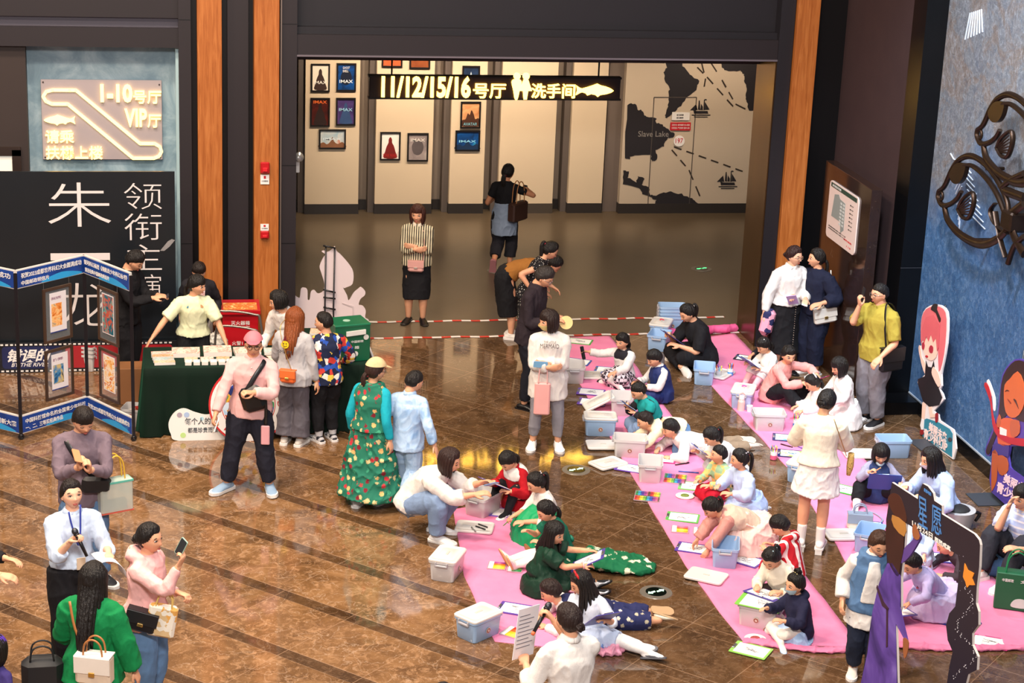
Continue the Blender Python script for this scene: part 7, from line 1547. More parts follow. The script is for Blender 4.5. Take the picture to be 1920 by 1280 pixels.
F = person('man in striped pale polo sitting at the right picture edge, chin on his hand', G(1918, 1070), 1.70, -48, 'knees_up', sex='m', lean=12, head=(-8, 12, 0), hair='short', bangs=.16, hands=((.12, .26, .24), (-.02, .19, .42)), elbows=((.8, .2, -.6), (-.5, .2, -1)), tops=[dict(mat=pattern('stripe', '#b4bfe0', '#b4bfe0', '#e9e6ea', scale=16, axis=2), sleeve=.9, loose=.03, puff=.016, collar=WHT)], bottom=dict(mat=cloth('#2b2b33'), loose=.03), shoes=sneaker('#d8d4d0'))
F = person('girl in lilac dress with a beaded braid kneeling beyond the purple figure of the arch', G(1752, 1148), 1.22, -60, 'kneel', pelvis=.15, lean=46, head=(-8, 30, 0), eyes='down', hair='braid', hair_len=1.4, hair_c='#17110f', hands=((.08, .34, .18), (-.08, .36, .16)), tops=[dict(mat=cloth('#b9aede'), loose=.024, hem=-.02)], bottom=dict(kind='spread', mat=cloth('#cbbfe6', .7, .1), rx=.23, ry=.24, off=.0, hz=.17, legs=0, wr=.018), shoes=dict(mat=SWHT, sole=SWHT))
clips(F, '#efeef2', [(.02*(-1)**i, .46+.02*i, .02-.16*i) for i in range(9)], .045)
lap_board(F, 'purple board before the lilac girl, half hidden by the standee', '#4a3f90', 'line', off=(0, .06, -.1), tilt=6)
F = person('girl in white shirt and denim waistcoat standing left of the arch standee, looking down', G(1616, 1262), 1.40, -6, head=(22, 22, 0), eyes='down', hair='lowpony', hair_len=.8, hair_c='#3a2419', hands=((.10, .14, .55), (-.16, .04, .48)), tops=[dict(mat=WHT, hem=.13, loose=.036, flare=.03, collar=WHT, puff=.012), dict(mat=cloth('#56779f', .85, .2), sleeve=0, hem=.03, loose=.07, neck=.02, name='denim_waistcoat')], bottom=dict(mat=cloth('#1e2436'), loose=.02), shoes=sneaker('#e6dcd2'))
# white front of the shirt showing between the open waistcoat edges
g = Geo(); n = 9; P_ = [F.N.lerp(F.P, .06+.10*i) for i in range(n)]; g.tube([p+F.fw*(.112+.034*min(1, i/2)) for i, p in enumerate(P_)], [(.045+.006*i, .026) for i in range(n)], 12, ref=[tuple(F.fw)]*n, sub=1); fuse(g, .009, 2, .006, 9).obj('shirt_front', WHT, F.root, True)
for px, c, lab in (((1118, 1218), '#5f86c8', 'crumpled blue plastic bag at the near end of the left mat'), ((1140, 1222), '#e59ab4', 'crumpled pink cloth bag beside the blue one at the near end of the left mat')):
    t = thing('crumpled_bag', lab, 'bag', G(*px)); g = Geo(); g.ball((0, 0, .03), (.15, .10, .045), 16, 10); m = fuse(g, .01, 1, .05, 14); m.V[0][:, 2] = np.maximum(m.V[0][:, 2], .004); m.obj('bag', plain(c, .4, 0, .15), t, True)
# ------------------------------------------------------------------ folding display screen
SCR_A, SCR_B, SCR_C = G(40, 824), G(165, 785), G(251, 827); SCR_Z = SCR_A+(SCR_A-SCR_B)*0+Vector((-.75, .60, 0))
BANNER = grad('#0f2f6e', '#17449a', '#2f8fc8', 3); SCF = plain('#16131a', .35, .3, 0); CLEARP = plain('#cfd3d6', .06, 0, 0, alpha=.10)
t = thing('folding_display_screen', 'zigzag folding display screen with blue banners, black posts and framed pictures', 'display screen', SCR_A); o = SCR_A.copy(); HT = 1.86
for p in (SCR_Z, SCR_A, SCR_B, SCR_C):
    g = Geo(); q = p-o; g.box(q.x-.018, q.x+.018, q.y-.018, q.y+.018, .05, HT-.03); ps = part(g, 'post', SCF, t)
    g = Geo(); g.ringt((0, 0, 0), .022, .012, 14, 6, 0, T(q.x, q.y, .034)@rotm(90, 0, 20)); g.box(q.x-.02, q.x+.02, q.y-.02, q.y+.02, .04, .062); part(g, 'caster', SBLK, t, True)
TX = {0: (('世界科幻大会圆满成功', .05, .5, .9, .3),), 1: (('祝贺2023成都世界科幻大会圆满成功', .06, .52, .88, .28), ('中国邮政明信片', .06, .14, .40, .24)), 2: (('银河科幻画展《领航员少年科幻丛书》', .04, .52, .92, .28), ('重返经典中国邮政明信片', .06, .14, .52, .24))}
TB = {0: (('青少年科技创新大赛', .3, .36, .66, .3),), 1: (('中国科技馆命名的全国青少年科技', .05, .52, .9, .26), ('一、二、三等奖经典作品', .05, .14, .55, .26)), 2: (('祝贺2023成都世界科幻大会圆满成功', .05, .40, .9, .28),)}
PICT = {(0, 0): ('art', '#2c4a6a', '#e9e0d0', '#b98a50'), (1, 0): ('art', '#7a3a1a', '#d9792c', '#efc080', '#5a6a7a'), (1, 1): ('art', '#173a6a', '#3f7fae', '#c9b070', '#20304a'), (2, 0): ('art', '#123a52', '#1f6a7a', '#c04a30', '#4fa09a', '#20405a'), (2, 1): ('art', '#c23a2a', '#e9b060', '#e8e0d0', '#d8803a', '#8a3a4a')}
for i, (a, b) in enumerate(((SCR_Z, SCR_A), (SCR_A, SCR_B), (SCR_B, SCR_C))):
    u = (b-a); L = u.length; u.normalize(); nr = u.cross(Vector((0, 0, 1))); MP = frame(a-o, u, (0, 0, 1), nr)
    for z0, z1, nm, tx in ((HT-.20, HT, 'top_banner', TX[i]), (.07, .27, 'bottom_banner', TB[i])):
        g = Geo(); g.prism([(.0, z0), (L, z0), (L, z1), (0, z1)], .03, 0, MP@T(0, 0, -.012)); g.prism([(.008, z0+.01), (L-.008, z0+.01), (L-.008, z1-.012), (.008, z1-.012)], .003, 1, MP@T(0, 0, .018)); g.prism(smoothpoly([(L*.35, z0+.01), (L*.65, z0+.075), (L*.95, z0+.012)], 5), .0035, 2, MP@T(0, 0, .018))
        bb = part(g, nm, [plain('#cfc9c4', .5, 0, 0), BANNER, plain('#2a9bd8', .4, 0, .1)], t)
        g = Geo()
        for body, fx, fy, fw, fh in tx: g.text(body, L*fx, z0+(z1-z0)*fy, L*fw, (z1-z0)*fh, 0, MP@T(0, 0, .022), .002, .012)
        g.obj('lettering', WHITE, bb)
    for r, (za, zb) in enumerate(((.98, 1.58), (.34, .90))):
        if i == 0 and r == 1 and False: continue
        w0 = L*.5-.19; w1 = L*.5+.19
        if i == 1: w0 += .08; w1 += .08
        MF = MP@T(0, 0, -.01); g = Geo(); f = .028
        g.prism([(w0, za), (w1, za), (w1, za+f), (w0, za+f)], .02, 0, MF); g.prism([(w0, zb-f), (w1, zb-f), (w1, zb), (w0, zb)], .02, 0, MF); g.prism([(w0, za+f), (w0+f, za+f), (w0+f, zb-f), (w0, zb-f)], .02, 0, MF); g.prism([(w1-f, za+f), (w1, za+f), (w1, zb-f), (w1-f, zb-f)], .02, 0, MF)
        fr = part(g, 'picture_frame', plain('#4a362a', .4, .2, .1), t)
        g = Geo(); g.prism([(w0+f, za+f), (w1-f, za+f), (w1-f, zb-f), (w0+f, zb-f)], .004, 0, MF@T(0, 0, .006)); g.obj('pane', CLEARP, fr)
        if (i, r) in PICT:
            c = PICT[(i, r)]; x0, x1, y0, y1 = w0+.085, w1-.075, za+.10, zb-.06; g = Geo(); g.prism([(x0, y0), (x1, y0), (x1, y1), (x0, y1)], .003, 0, MF@T(0, 0, .012))
            if i == 1: g.prism([(x0+.02, y0+.07), (x1-.06, y0+.07), (x1-.06, y1-.12), (x0+.02, y1-.12)], .0036, 1, MF@T(0, 0, .012)); g.prism([(x0, y0), (x1, y0), (x1, y0+.012), (x0, y0+.012)], .0036, 2, MF@T(0, 0, .012)); g.text('《科幻世界》' if r == 0 else '放飞《梦想》', x0+.02, y1-.075, (x1-x0)*.6, .03, 3, MF@T(0, 0, .016), .001)
            else: g.prism([(x0+.01, y0+.01), (x1-.01, y0+.01), (x1-.01, y1-.01), (x0+.01, y1-.01)], .0036, 1, MF@T(0, 0, .012))
            g.obj('picture', [plain('#ded8dc', .4, 0, 0), pattern(*c, scale=11), plain('#2b3a7a', .5, 0, 0), plain('#7a2a5a', .5, 0, 0)], fr)
        for x in (w0+.02, w1-.02):
            g = Geo(); z2 = HT-.2 if r == 0 else .98; g.tube([(0, 0, 0), (0, 0, 1e-3)], [.001, .001], 4) if False else g.prism([(x-.0015, zb), (x+.0015, zb), (x+.0015, z2), (x-.0015, z2)], .003, 0, MF); part(g, 'hanging_wire', plain('#8a8a8a', .4, .6, 0), t)
# ---- black film banner and film-strip board behind it
WB = Wall((0, 22.5, 0), (1, 0, 0)); x0, z1 = WB.pt(-60, 322); x1, z0 = WB.pt(331, 640); z0 = .38
t = thing('film_banner', 'tall black film banner with large white characters leaning before the blue plaster', 'banner', (x0, 22.5, 0)); w = x1-x0; MB_ = frame((0, 0, 0), (1, 0, 0), (0, 0, 1), (0, -1, 0))
g = Geo(); g.box(0, w, 0, .04, .02, z1); part(g, 'panel', plain('#191d22', .28, 0, .08, 2), t)
SONG = plain('#d8cfce', .55, 0, 0); g = Geo()
for ch, X0, Y0, X1, Y1 in (('朱', 91, 425, 207, 342), ('一', 95, 488, 206, 474), ('龙', 108, 612, 206, 530), ('领', 233, 392, 303, 343), ('衔', 234, 450, 303, 400), ('主', 236, 506, 303, 458), ('演', 257, 560, 302, 514)):
    a = WB.pt(X0, Y0); b = WB.pt(X1, Y1); g.text(ch, a[0]-x0, a[1], b[0]-a[0], b[1]-a[1], 0, MB_, .004, -.012)
part(g, 'lettering', SONG, t)
g = Geo(); q = [(300, 470), (315, 452), (322, 448), (328, 450), (318, 462), (308, 470)]; g.prism([(WB.pt(*p)[0]-x0, WB.pt(*p)[1]) for p in q], .004, 0, MB_); part(g, 'pale_wing_print', plain('#8f8a8a', .6, 0, .2), t)
g = Geo(); 
for x in (w-.62, w-.2): g.box(x-.03, x+.03, .03, .45, .0, .03); g.box(x-.015, x+.015, .04, .07, .02, z1-.3)
part(g, 'stand', SBLK, t)
t = thing('film_strip_board', 'low film strip board with red and navy frames at the foot of the black banner', 'board', (x0, 22.42, 0)); g = Geo(); g.box(0, w, 0, .03, .0, .36); part(g, 'board', plain('#16161c', .4, 0, 0), t)
g = Geo()
for i in range(int(w/.055)):
    for z in (.012, .332): g.prism([(i*.055+.01, z), (i*.055+.042, z), (i*.055+.042, z+.018), (i*.055+.01, z+.018)], .003, 0, MB_)
part(g, 'perforations', WHITE, t)
for xa, xb, c, tx in ((.30, .98, '#1c2450', '河边'), (1.02, 1.62, '#a8232c', ''), (w-.58, w-.05, '#b01f2a', '')):
    g = Geo(); g.prism(roundrect(xa, .05, xb, .32, .04), .003, 0, MB_); f_ = part(g, 'frame_print', plain(c, .4, 0, .05), t)
    if tx: g = Geo(); g.text('错误的', xa+.06, .13, .5, .16, 0, MB_@T(0, 0, .003), .002, .03, .3); g.text('BY THE RIVER', xa+.1, .075, .42, .045, 0, MB_@T(0, 0, .003), .002, .01, .3); g.obj('lettering', WHITE, f_)
# ---- table with green velvet cloth
TY0, TY1, TX0, TX1, TZ = 20.16, 20.92, -.03, 1.56, .76
def velvet():
    m, t = new_mat('green_velvet', .8, 0, .2); t.set(t.b.inputs['Base Color'], t.mix(t.noise(2.5, 4), lin('#03100a'), lin('#071f14'))); t.b.inputs['Sheen Weight'].default_value = .12; t.b.inputs['Sheen Tint'].default_value = (.1, .5, .3, 1); return m
VEL = velvet()
def draped_table(label, clab, x0, x1, y0, y1):
    t = thing('folding_table', label, 'table', ((x0+x1)/2, (y0+y1)/2, 0)); w, d = (x1-x0)/2, (y1-y0)/2
    g = Geo(); g.box(-w+.03, w-.03, -d+.03, d-.03, TZ-.035, TZ-.006); part(g, 'tabletop', WHITE, t)
    for sx_ in (-1, 1):
        for sy in (-1, 1): g = Geo(); g.cyl((sx_*(w-.12), sy*(d-.1), 0), .014, TZ-.035, 10); part(g, 'leg', plain('#8a8a8a', .4, .6, 0), t)
    g = Geo(); n = 120; peri = []
    for k in range(n):
        s = k/n*4; i = int(s); f = s-i; c = [(-1, -1), (1, -1), (1, 1), (-1, 1), (-1, -1)]; peri.append((c[i][0]*(1-f)+c[i+1][0]*f, c[i][1]*(1-f)+c[i+1][1]*f))
    R_ = []
    for z, o_ in ((TZ, -.02), (TZ+.002, -.006), (TZ-.008, .004), (TZ-.1, .008), (TZ*.5, .02), (.18, .03), (.012, .035)):
        ring = []
        for k, (px, py) in enumerate(peri):
            wv = (.030*math.sin(k*1.05)+.020*math.sin(k*2.3+1))*max(0, (TZ-.03-z)/TZ); oo = o_+wv*1.4; cx = 1 if abs(px) > .999 else 0; cy = 1 if abs(py) > .999 else 0
            ring.append((px*w+(oo*np.sign(px) if cx else wv*.3), py*d+(oo*np.sign(py) if cy else wv*.3), z))
        R_.append(ring)
    f = []
    for i in range(len(R_)-1):
        for k in range(n): l = (k+1) % n; f.append((i*n+k, i*n+n+k, i*n+n+l, i*n+l))
    f.append(tuple(range(n))); g.add([p for r in R_ for p in r], f)
    o_ = g.obj('tablecloth', VEL, None, True, loc=((x0+x1)/2, (y0+y1)/2, .002)); tag(o_, clab, 'tablecloth')
draped_table('long folding table under green velvet at the display screen', 'dark green velvet cloth to the floor over the left table of postcards', TX0, TX1, TY0, TY1)
draped_table('second folding table under green velvet below the green letter box', 'dark green velvet cloth over the right table with the green letter box', 1.72, 2.38, 20.16, 21.55)
RD = random.Random(11)
def card_stack(label, x, y, w, d, h, ang, c, mat, group):
    t = thing('card_stack', label, 'cards', (x, y, TZ+.006), ang, group); g = Geo()
    g.box(-w/2, w/2, -d/2, d/2, 0, h*.96, bev=.001); part(g, 'pages', plain('#e6ddd4', .6, 0, .03), t); g = Geo(); g.box(-w/2, w/2, -d/2, d/2, h*.96, h); part(g, 'cover', mat, t)
COV = [pattern('art', '#e8b7b4', '#e9d7c4', '#d98a80', '#f0e2d0', scale=16), pattern('art', '#e9e2d4', '#d8a98a', '#b8c4a0', scale=18), pattern('art', '#d8dcd0', '#9fb6b8', '#e0b890', scale=18), pattern('art', '#ecd9c0', '#c9905a', '#e8cfc0', scale=18)]
for i, (x, y, w, d, h, cv, lab) in enumerate(((.42, 20.62, .30, .22, .05, 0, 'thick pale folder stack at the back of the table, left of three'), (.76, 20.64, .30, .24, .055, 0, 'thick pink folder stack at the back of the table, middle of three'), (1.08, 20.62, .28, .22, .045, 0, 'thick pink folder stack at the back of the table, right of three'), (1.33, 20.64, .13, .18, .03, 2, 'small green and white card stack right of the pink folders'))):
    card_stack(lab, x, y, w, d, h, RD.uniform(-6, 6), '', COV[cv], 'folder stacks on the table')
for i in range(4): card_stack(('frontmost', 'second from the front', 'third from the front', 'rearmost')[i]+' postcard stack in the row of four at the left table end', .16+.02*(3-i)*.5, 20.30+.09*i, .22, .08, .03+.006*i, 3, '', COV[(i+1) % 4], 'postcard stacks at the left end')
for i in range(6): card_stack('postcard stack in the second row, '+('first', 'second', 'third', 'fourth', 'fifth', 'sixth')[i]+' from the left', .47+.17*i, 20.40, .14, .085, .03, RD.uniform(-5, 5), '', COV[(i*3+1) % 4], 'postcard stacks in the second row')
for i in range(11): card_stack('small bookmark stack in the front row, '+('first', 'second', 'third', 'fourth', 'fifth', 'sixth', 'seventh', 'eighth', 'ninth', 'tenth', 'eleventh')[i]+' from the left', .44+.088*i, 20.285, .068, .10, .035, RD.uniform(-4, 4), '', plain(('#efe8dc', '#f0eee8', '#e9e6d0', '#e6e0ea')[i % 4], .5, 0, .05), 'bookmark stacks in the front row')
for i, (x, y) in enumerate(((1.80, 20.75), (1.86, 21.05), (1.90, 21.32))): card_stack(('white card stack near the boy in the camouflage sweater', 'dark picture card on the right table behind the boy', 'pale card stack at the back of the right table')[i], x, y, .15, .2, .03, RD.uniform(-10, 10), '', (COV[3], pattern('art', '#15251c', '#7a5a3a', '#1f3a2a', scale=14), COV[1])[i], 'cards on the right table')
g = Geo(); tag(g.box(-.03, .03, -.02, .02, 0, .22, bev=.004).obj('white_holder', WHITE, None, loc=(1.98, 21.35, TZ+.006)), 'upright white holder on the right table behind the boy in camouflage', 'holder')
t = thing('letter_box', 'green metal letter box with white labels standing on the right table', 'letter box', (2.16, 20.42, TZ+.004), 14)
GRN = plain('#0d5a3c', .35, 0, .06, 4, coat=.3); g = Geo(); g.box(-.20, .20, -.16, .16, 0, .42, bev=.006); part(g, 'body', GRN, t); g = Geo(); g.box(-.205, .205, -.165, .165, .40, .425, bev=.006); part(g, 'lid', plain('#0f6a48', .3, 0, .04, coat=.4), t)
g = Geo(); M_ = frame((0, -.162, 0), (1, 0, 0), (0, 0, 1), (0, -1, 0)); g.prism([(-.08, .30), (.14, .31), (.14, .36), (-.08, .35)], .02, 0, M_); g.prism(circ(-.09, .22, .035), .003, 0, M_); g.prism(circ(.15, .27, .03), .003, 0, M_); g.prism(circ(.03, .09, .03), .003, 0, M_); part(g, 'label', plain('#dcd8d2', .5, 0, .1), t)
g = Geo(); g.text('中国邮政', -.02, .215, .14, .028, 0, M_, .003); g.text('信 箱', -.05, .145, .12, .034, 0, M_, .003); part(g, 'lettering', WHITE, t)
g = Geo(); g.cyl((-.02, 0, .425), .04, .002, 20); part(g, 'top_badge', plain('#9fc0ae', .4, 0, 0), t)
g = Geo(); M_ = T(2.42, 20.30, .0); tag(g.prism([(0, 0), (.02, 0), (.02, .75), (0, .75)], .5, 0, frame((2.435, 20.95, 0), (1, 0, 0), (0, 0, 1), (0, -1, 0))).obj('white_board', WHITE), 'white board leaning at the right end of the right table', 'board')
# ---- boards in front of the table
t = thing('cloud_sign', 'white rounded sign with dark characters leaning on the table front', 'sign', (0.22, 20.02, 0)); MS_ = frame((0, 0, 0), (1, 0, 0), (0, .06, 1), (0, -1, .06)); 
g = Geo(); g.prism(smoothpoly([(.10, .0), (.02, .08), (.0, .20), (.06, .31), (.16, .355), (.28, .31), (.40, .28), (.52, .31), (.66, .36), (.86, .34), (.95, .18), (.9, .02), (.6, .0)], 5), .018, 0, MS_); part(g, 'panel', plain('#e6e4e0', .35, 0, .03, 3, coat=.2), t)
g = Geo(); M_ = MS_@T(0, 0, .018); g.text('每个人的', .17, .175, .27, .075, 0, M_, .003, .012); g.text('愿', .455, .17, .10, .11, 0, M_, .003, .0); g.text('望', .57, .175, .08, .08, 0, M_, .003, .0); g.text('都是珍贵而独特的', .20, .085, .42, .058, 0, M_, .003, .01); part(g, 'lettering', plain('#3a4046', .6, 0, 0), t)
for i, (x, y, r, c) in enumerate(((.115, .285, .028, '#a89aa8'), (.19, .285, .03, '#a9bfe0'), (.15, .06, .03, '#b8d88a'), (.35, .24, .022, '#b4dcea'), (.62, .06, .03, '#9fc4e6'))): g = Geo(); g.prism(circ(x, y, r, 16), .002, 0, MS_@T(0, 0, .018)); part(g, 'printed_dot', plain(c, .5, 0, .1), t)
t = thing('round_sign', 'large round white sign with red rim, letters and colourful picture leaning on the table', 'sign', (1.06, 19.99, 0)); MW_ = frame((0, 0, .40), (1, 0, 0), (0, .10, 1), (0, -1, .10))
g = Geo(); g.prism(circ(0, 0, .42, 56), .018, 0, MW_); g.prism(circ(0, 0, .40, 56), .020, 1, MW_); g.prism(circ(0, 0, .288, 48), .021, 0, MW_); g.prism(circ(0, 0, .28, 48), .022, 1, MW_); part(g, 'disc', [plain('#c22a2c', .4, 0, 0), plain('#e6e2e0', .35, 0, .02)], t)
g = Geo(); g.prism(circ(0, 0, .272, 48), .0235, 0, MW_); part(g, 'picture', pattern('blotch', '#a9c6e4', '#2f3f8f', '#d9a83a', '#3a8f5a', '#c9d8ea', '#c0562a', '#e6e0d4', '#24306a', scale=15), t)
g = Geo()
for ch, a in (('W', 130), ('L', 180), ('M', 230), ('E', 90), ('O', 50), ('D', 0)): g.text(ch, -.03, -.033, .06, .066, 0, MW_@rotm(0, 0, a-90)@T(0, .34, .02), .003)
part(g, 'lettering', plain('#b53030', .5, 0, 0), t)
g = Geo(); g.tube([(0, .03, .02), (.02, -.08, 0)], [.006, .006], 6); g.tube([(-.12, .05, .01), (-.13, -.05, 0)], [.006, .006], 6); part(g, 'easel_foot', plain('#c9a08a', .5), t)
# ---- fire extinguisher cabinet, trolley
t = thing('extinguisher_cabinet', 'red fire extinguisher cabinet standing between the two wooden pillars', 'fire extinguisher cabinet', (1.10, 22.62, 0)); REDM = plain('#b40f1c', .35, 0, .05, 3, coat=.3)
g = Geo(); g.box(-.21, .21, -.12, .2, 0, .70, bev=.006); part(g, 'body', REDM, t); g = Geo(); g.add([(-.235, -.16, .70), (.235, -.16, .70), (.235, .2, .74), (-.235, .2, .74), (-.235, -.16, .66), (.235, -.16, .66), (.235, .2, .66), (-.235, .2, .66)], [(0, 1, 2, 3), (4, 7, 6, 5), (0, 4, 5, 1), (1, 5, 6, 2), (2, 6, 7, 3), (3, 7, 4, 0)]); ld = part(g, 'lid', REDM, t)
g = Geo(); g.add([(-.20, -.12, .7055), (.20, -.12, .7055), (.20, .1, .731), (-.20, .1, .731)], [(0, 1, 2, 3)]); g.add([(-.20, -.12, .70), (.20, -.12, .70), (.20, .1, .725), (-.20, .1, .725)], [(3, 2, 1, 0)]); part(g, 'instruction_label', pattern('art', '#d8a54a', '#c9602c', '#e6c880', scale=16), t)
g = Geo(); M_ = frame((0, -.122, 0), (1, 0, 0), (0, 0, 1), (0, -1, 0)); g.text('灭火器箱', -.11, .52, .22, .05, 0, M_, .003, .005); g.text('Fire Extinguisher Box', -.11, .49, .22, .018, 0, M_, .003); g.text('火警119', -.10, .27, .19, .05, 0, M_, .003); g.text('请勿挪用消防器材', -.12, .19, .24, .025, 0, M_, .003); part(g, 'lettering', WHITE, t)
t = thing('hand_trolley', 'folding platform trolley with grey tube handle behind the table', 'trolley', (1.08, 21.75, 0), -8); g = Geo(); g.box(-.30, .30, -.22, .22, .10, .14, bev=.01); part(g, 'platform', plain('#3a3a40', .5), t)
for dy, hx in ((-.16, .78), (.16, .86)): g = Geo(); g.tube([(-.30, dy, .12), (-.28, dy, hx-.08), (-.20, dy, hx), (.12, dy, hx-.03), (.20, dy, hx-.12), (.26, dy, .12)], [.014]*6, 10, sub=4); part(g, 'tube_handle', plain('#8f857c', .35, .7, 0), t, True)
for x in (-.22, .22):
    for y in (-.16, .16): g = Geo(); g.ringt((0, 0, 0), .032, .016, 14, 6, 0, T(x, y, .05)@rotm(90, 0, 0)); g.box(x-.01, x+.01, y-.02, y+.02, .05, .1); part(g, 'wheel', SBLK, t, True)
t = thing('plastic_bag', 'crumpled pale plastic bag behind the trolley handle', 'bag', (.80, 21.95, 0)); g = Geo(); g.ball((0, 0, .3), (.14, .12, .3), 16, 12); fuse(g, .012, 1, .05, 12).obj('bag', plain('#cfcac0', .4, 0, .1), t, True)
tag(Geo().box(-.16, .16, -.14, .14, 0, .42, bev=.004).obj('cardboard_box', plain('#8a5a34', .7, 0, .08), None, loc=(-.16, 21.35, 0)), 'brown cardboard box behind the left end of the table', 'box')
# ---- white character cutout with black easel (seen from its blank back)
WC = Wall((0, 23.2, 0), (1, 0, 0)); cx, cy, ck = 540, 380, 4.571
t = thing('cutout_standee', 'large blank white cutout standee seen from behind, left of the barrier tape', 'standee', (2.3, 23.2, 0)); MC = frame((-2.3, 0, 0), (1, 0, 0), (0, 0, 1), (0, -1, 0))
out = [(60, 1240), (60, 830), (75, 805), (100, 810), (110, 735), (140, 725), (165, 745), (168, 825), (185, 825), (195, 760), (225, 745), (255, 775), (300, 755), (310, 690), (285, 600), (270, 540), (300, 470), (320, 440), (288, 415), (310, 408), (330, 420), (375, 400), (400, 370), (415, 410), (450, 440), (520, 520), (558, 590), (552, 690), (500, 720), (480, 728), (470, 722), (505, 790), (520, 835), (560, 770), (600, 735), (625, 720), (660, 755), (655, 790), (620, 820), (605, 870), (640, 880), (665, 920), (660, 980), (690, 1000), (685, 1040), (650, 1070), (680, 1120), (660, 1150), (640, 1180), (640, 1240)]
P_ = WC.poly(out, cx, cy, ck); zmin = min(p[1] for p in P_); P_ = [(x, z if z > zmin+.02 else .02) for x, z in P_]
g = Geo(); g.prism(smoothpoly(P_, 3), .02, 0, MC); g.prism(WC.poly([(462, 850), (560, 880), (560, 1000), (550, 1000), (550, 890), (462, 858)], cx, cy, ck), .008, 1, MC@T(0, 0, .02)); part(g, 'panel', [plain('#d9c8ca', .5, 0, .02), plain('#c9b9ba', .5, 0, 0)], t)
for pts in ([(322, 360), (312, 905)], [(398, 380), (385, 905)]):
    a, b = (WC.pt(cx+p[0]/ck, cy+p[1]/ck) for p in pts); g = Geo(); g.tube([(a[0]-2.3, -.035, a[1]), (b[0]-2.3, -.06, b[1]), (b[0]-2.3, -.2, 0.01)], [.010]*3, 8); part(g, 'easel_post', SBLK, t, True)
for ya, yb in ((358, 380), (735, 760), (800, 812), (885, 905)):
    a, b = WC.pt(cx+300/ck, cy+ya/ck), WC.pt(cx+404/ck, cy+yb/ck); g = Geo(); g.tube([(a[0]-2.3, -.05, a[1]), (b[0]-2.3, -.05, b[1])], [.011, .011], 8); part(g, 'easel_bar', SBLK, t, True)
g = Geo(); g.box(-.25, .25, -.3, .25, 0, .02); part(g, 'base_plate', SBLK, t)
# ---- cutouts before the relief wall
def cutout(name, label, P0, P1, shapes, base, lettering, extra=()):
    W = Wall(P0, P1-P0); t = thing(name, label, 'standee', P0); o = Vector(P0)
    def M(off): return frame(W.nrm*off, W.u, (0, 0, 1), W.nrm)
    for i, (nm, c, pts, off, sm) in enumerate(shapes):
        P = [W.pt(x, y) for x, y in pts]; g = Geo(); g.prism(smoothpoly(P, sm) if sm else P, .018 if off == 0 else .004, 0, M(off)); part(g, nm, c if not isinstance(c, str) else plain(c, .4, 0, .06, 6), t)
    for body, pts, c, bo in lettering:
        # corner px: lower-left, lower-right, upper-left
        a, b, d = (W.pt(*p) for p in pts); g = Geo(); u = np.array(b)-np.array(a); v = np.array(d)-np.array(a); L = np.linalg.norm(u); Hh = np.linalg.norm(v)
        g.text(body, 0, 0, 1, 1, 0, M(.0255)@Matrix(((u[0], v[0], 0, a[0]), (u[1], v[1], 0, a[1]), (0, 0, 1, 0), (0, 0, 0, 1))), .003, bo); part(g, 'lettering', plain(c, .5, 0, 0), t)
    part(Geo().box(.0, .34, -.06, .24, 0, .012, M=frame(W.u*.1, W.u, W.nrm, (0, 0, 1))), 'base_plate', plain('#34373d', .5, 0, 0), t)
    a = W.pt(*base[0]); b = W.pt(*base[1]); g = Geo(); g.tube([W.u*a[0]-W.nrm*.03+Vector((0, 0, a[1])), W.u*a[0]-W.nrm*.03+Vector((0, 0, .5)), W.u*a[0]-W.nrm*.07+Vector((0, 0, .01))], [.010]*3, 8); part(g, 'rear_strut', SBLK, t, True)
    return t
k = 2.782
def q(pts): return [(1660+x/k, 500+y/k) for x, y in pts]
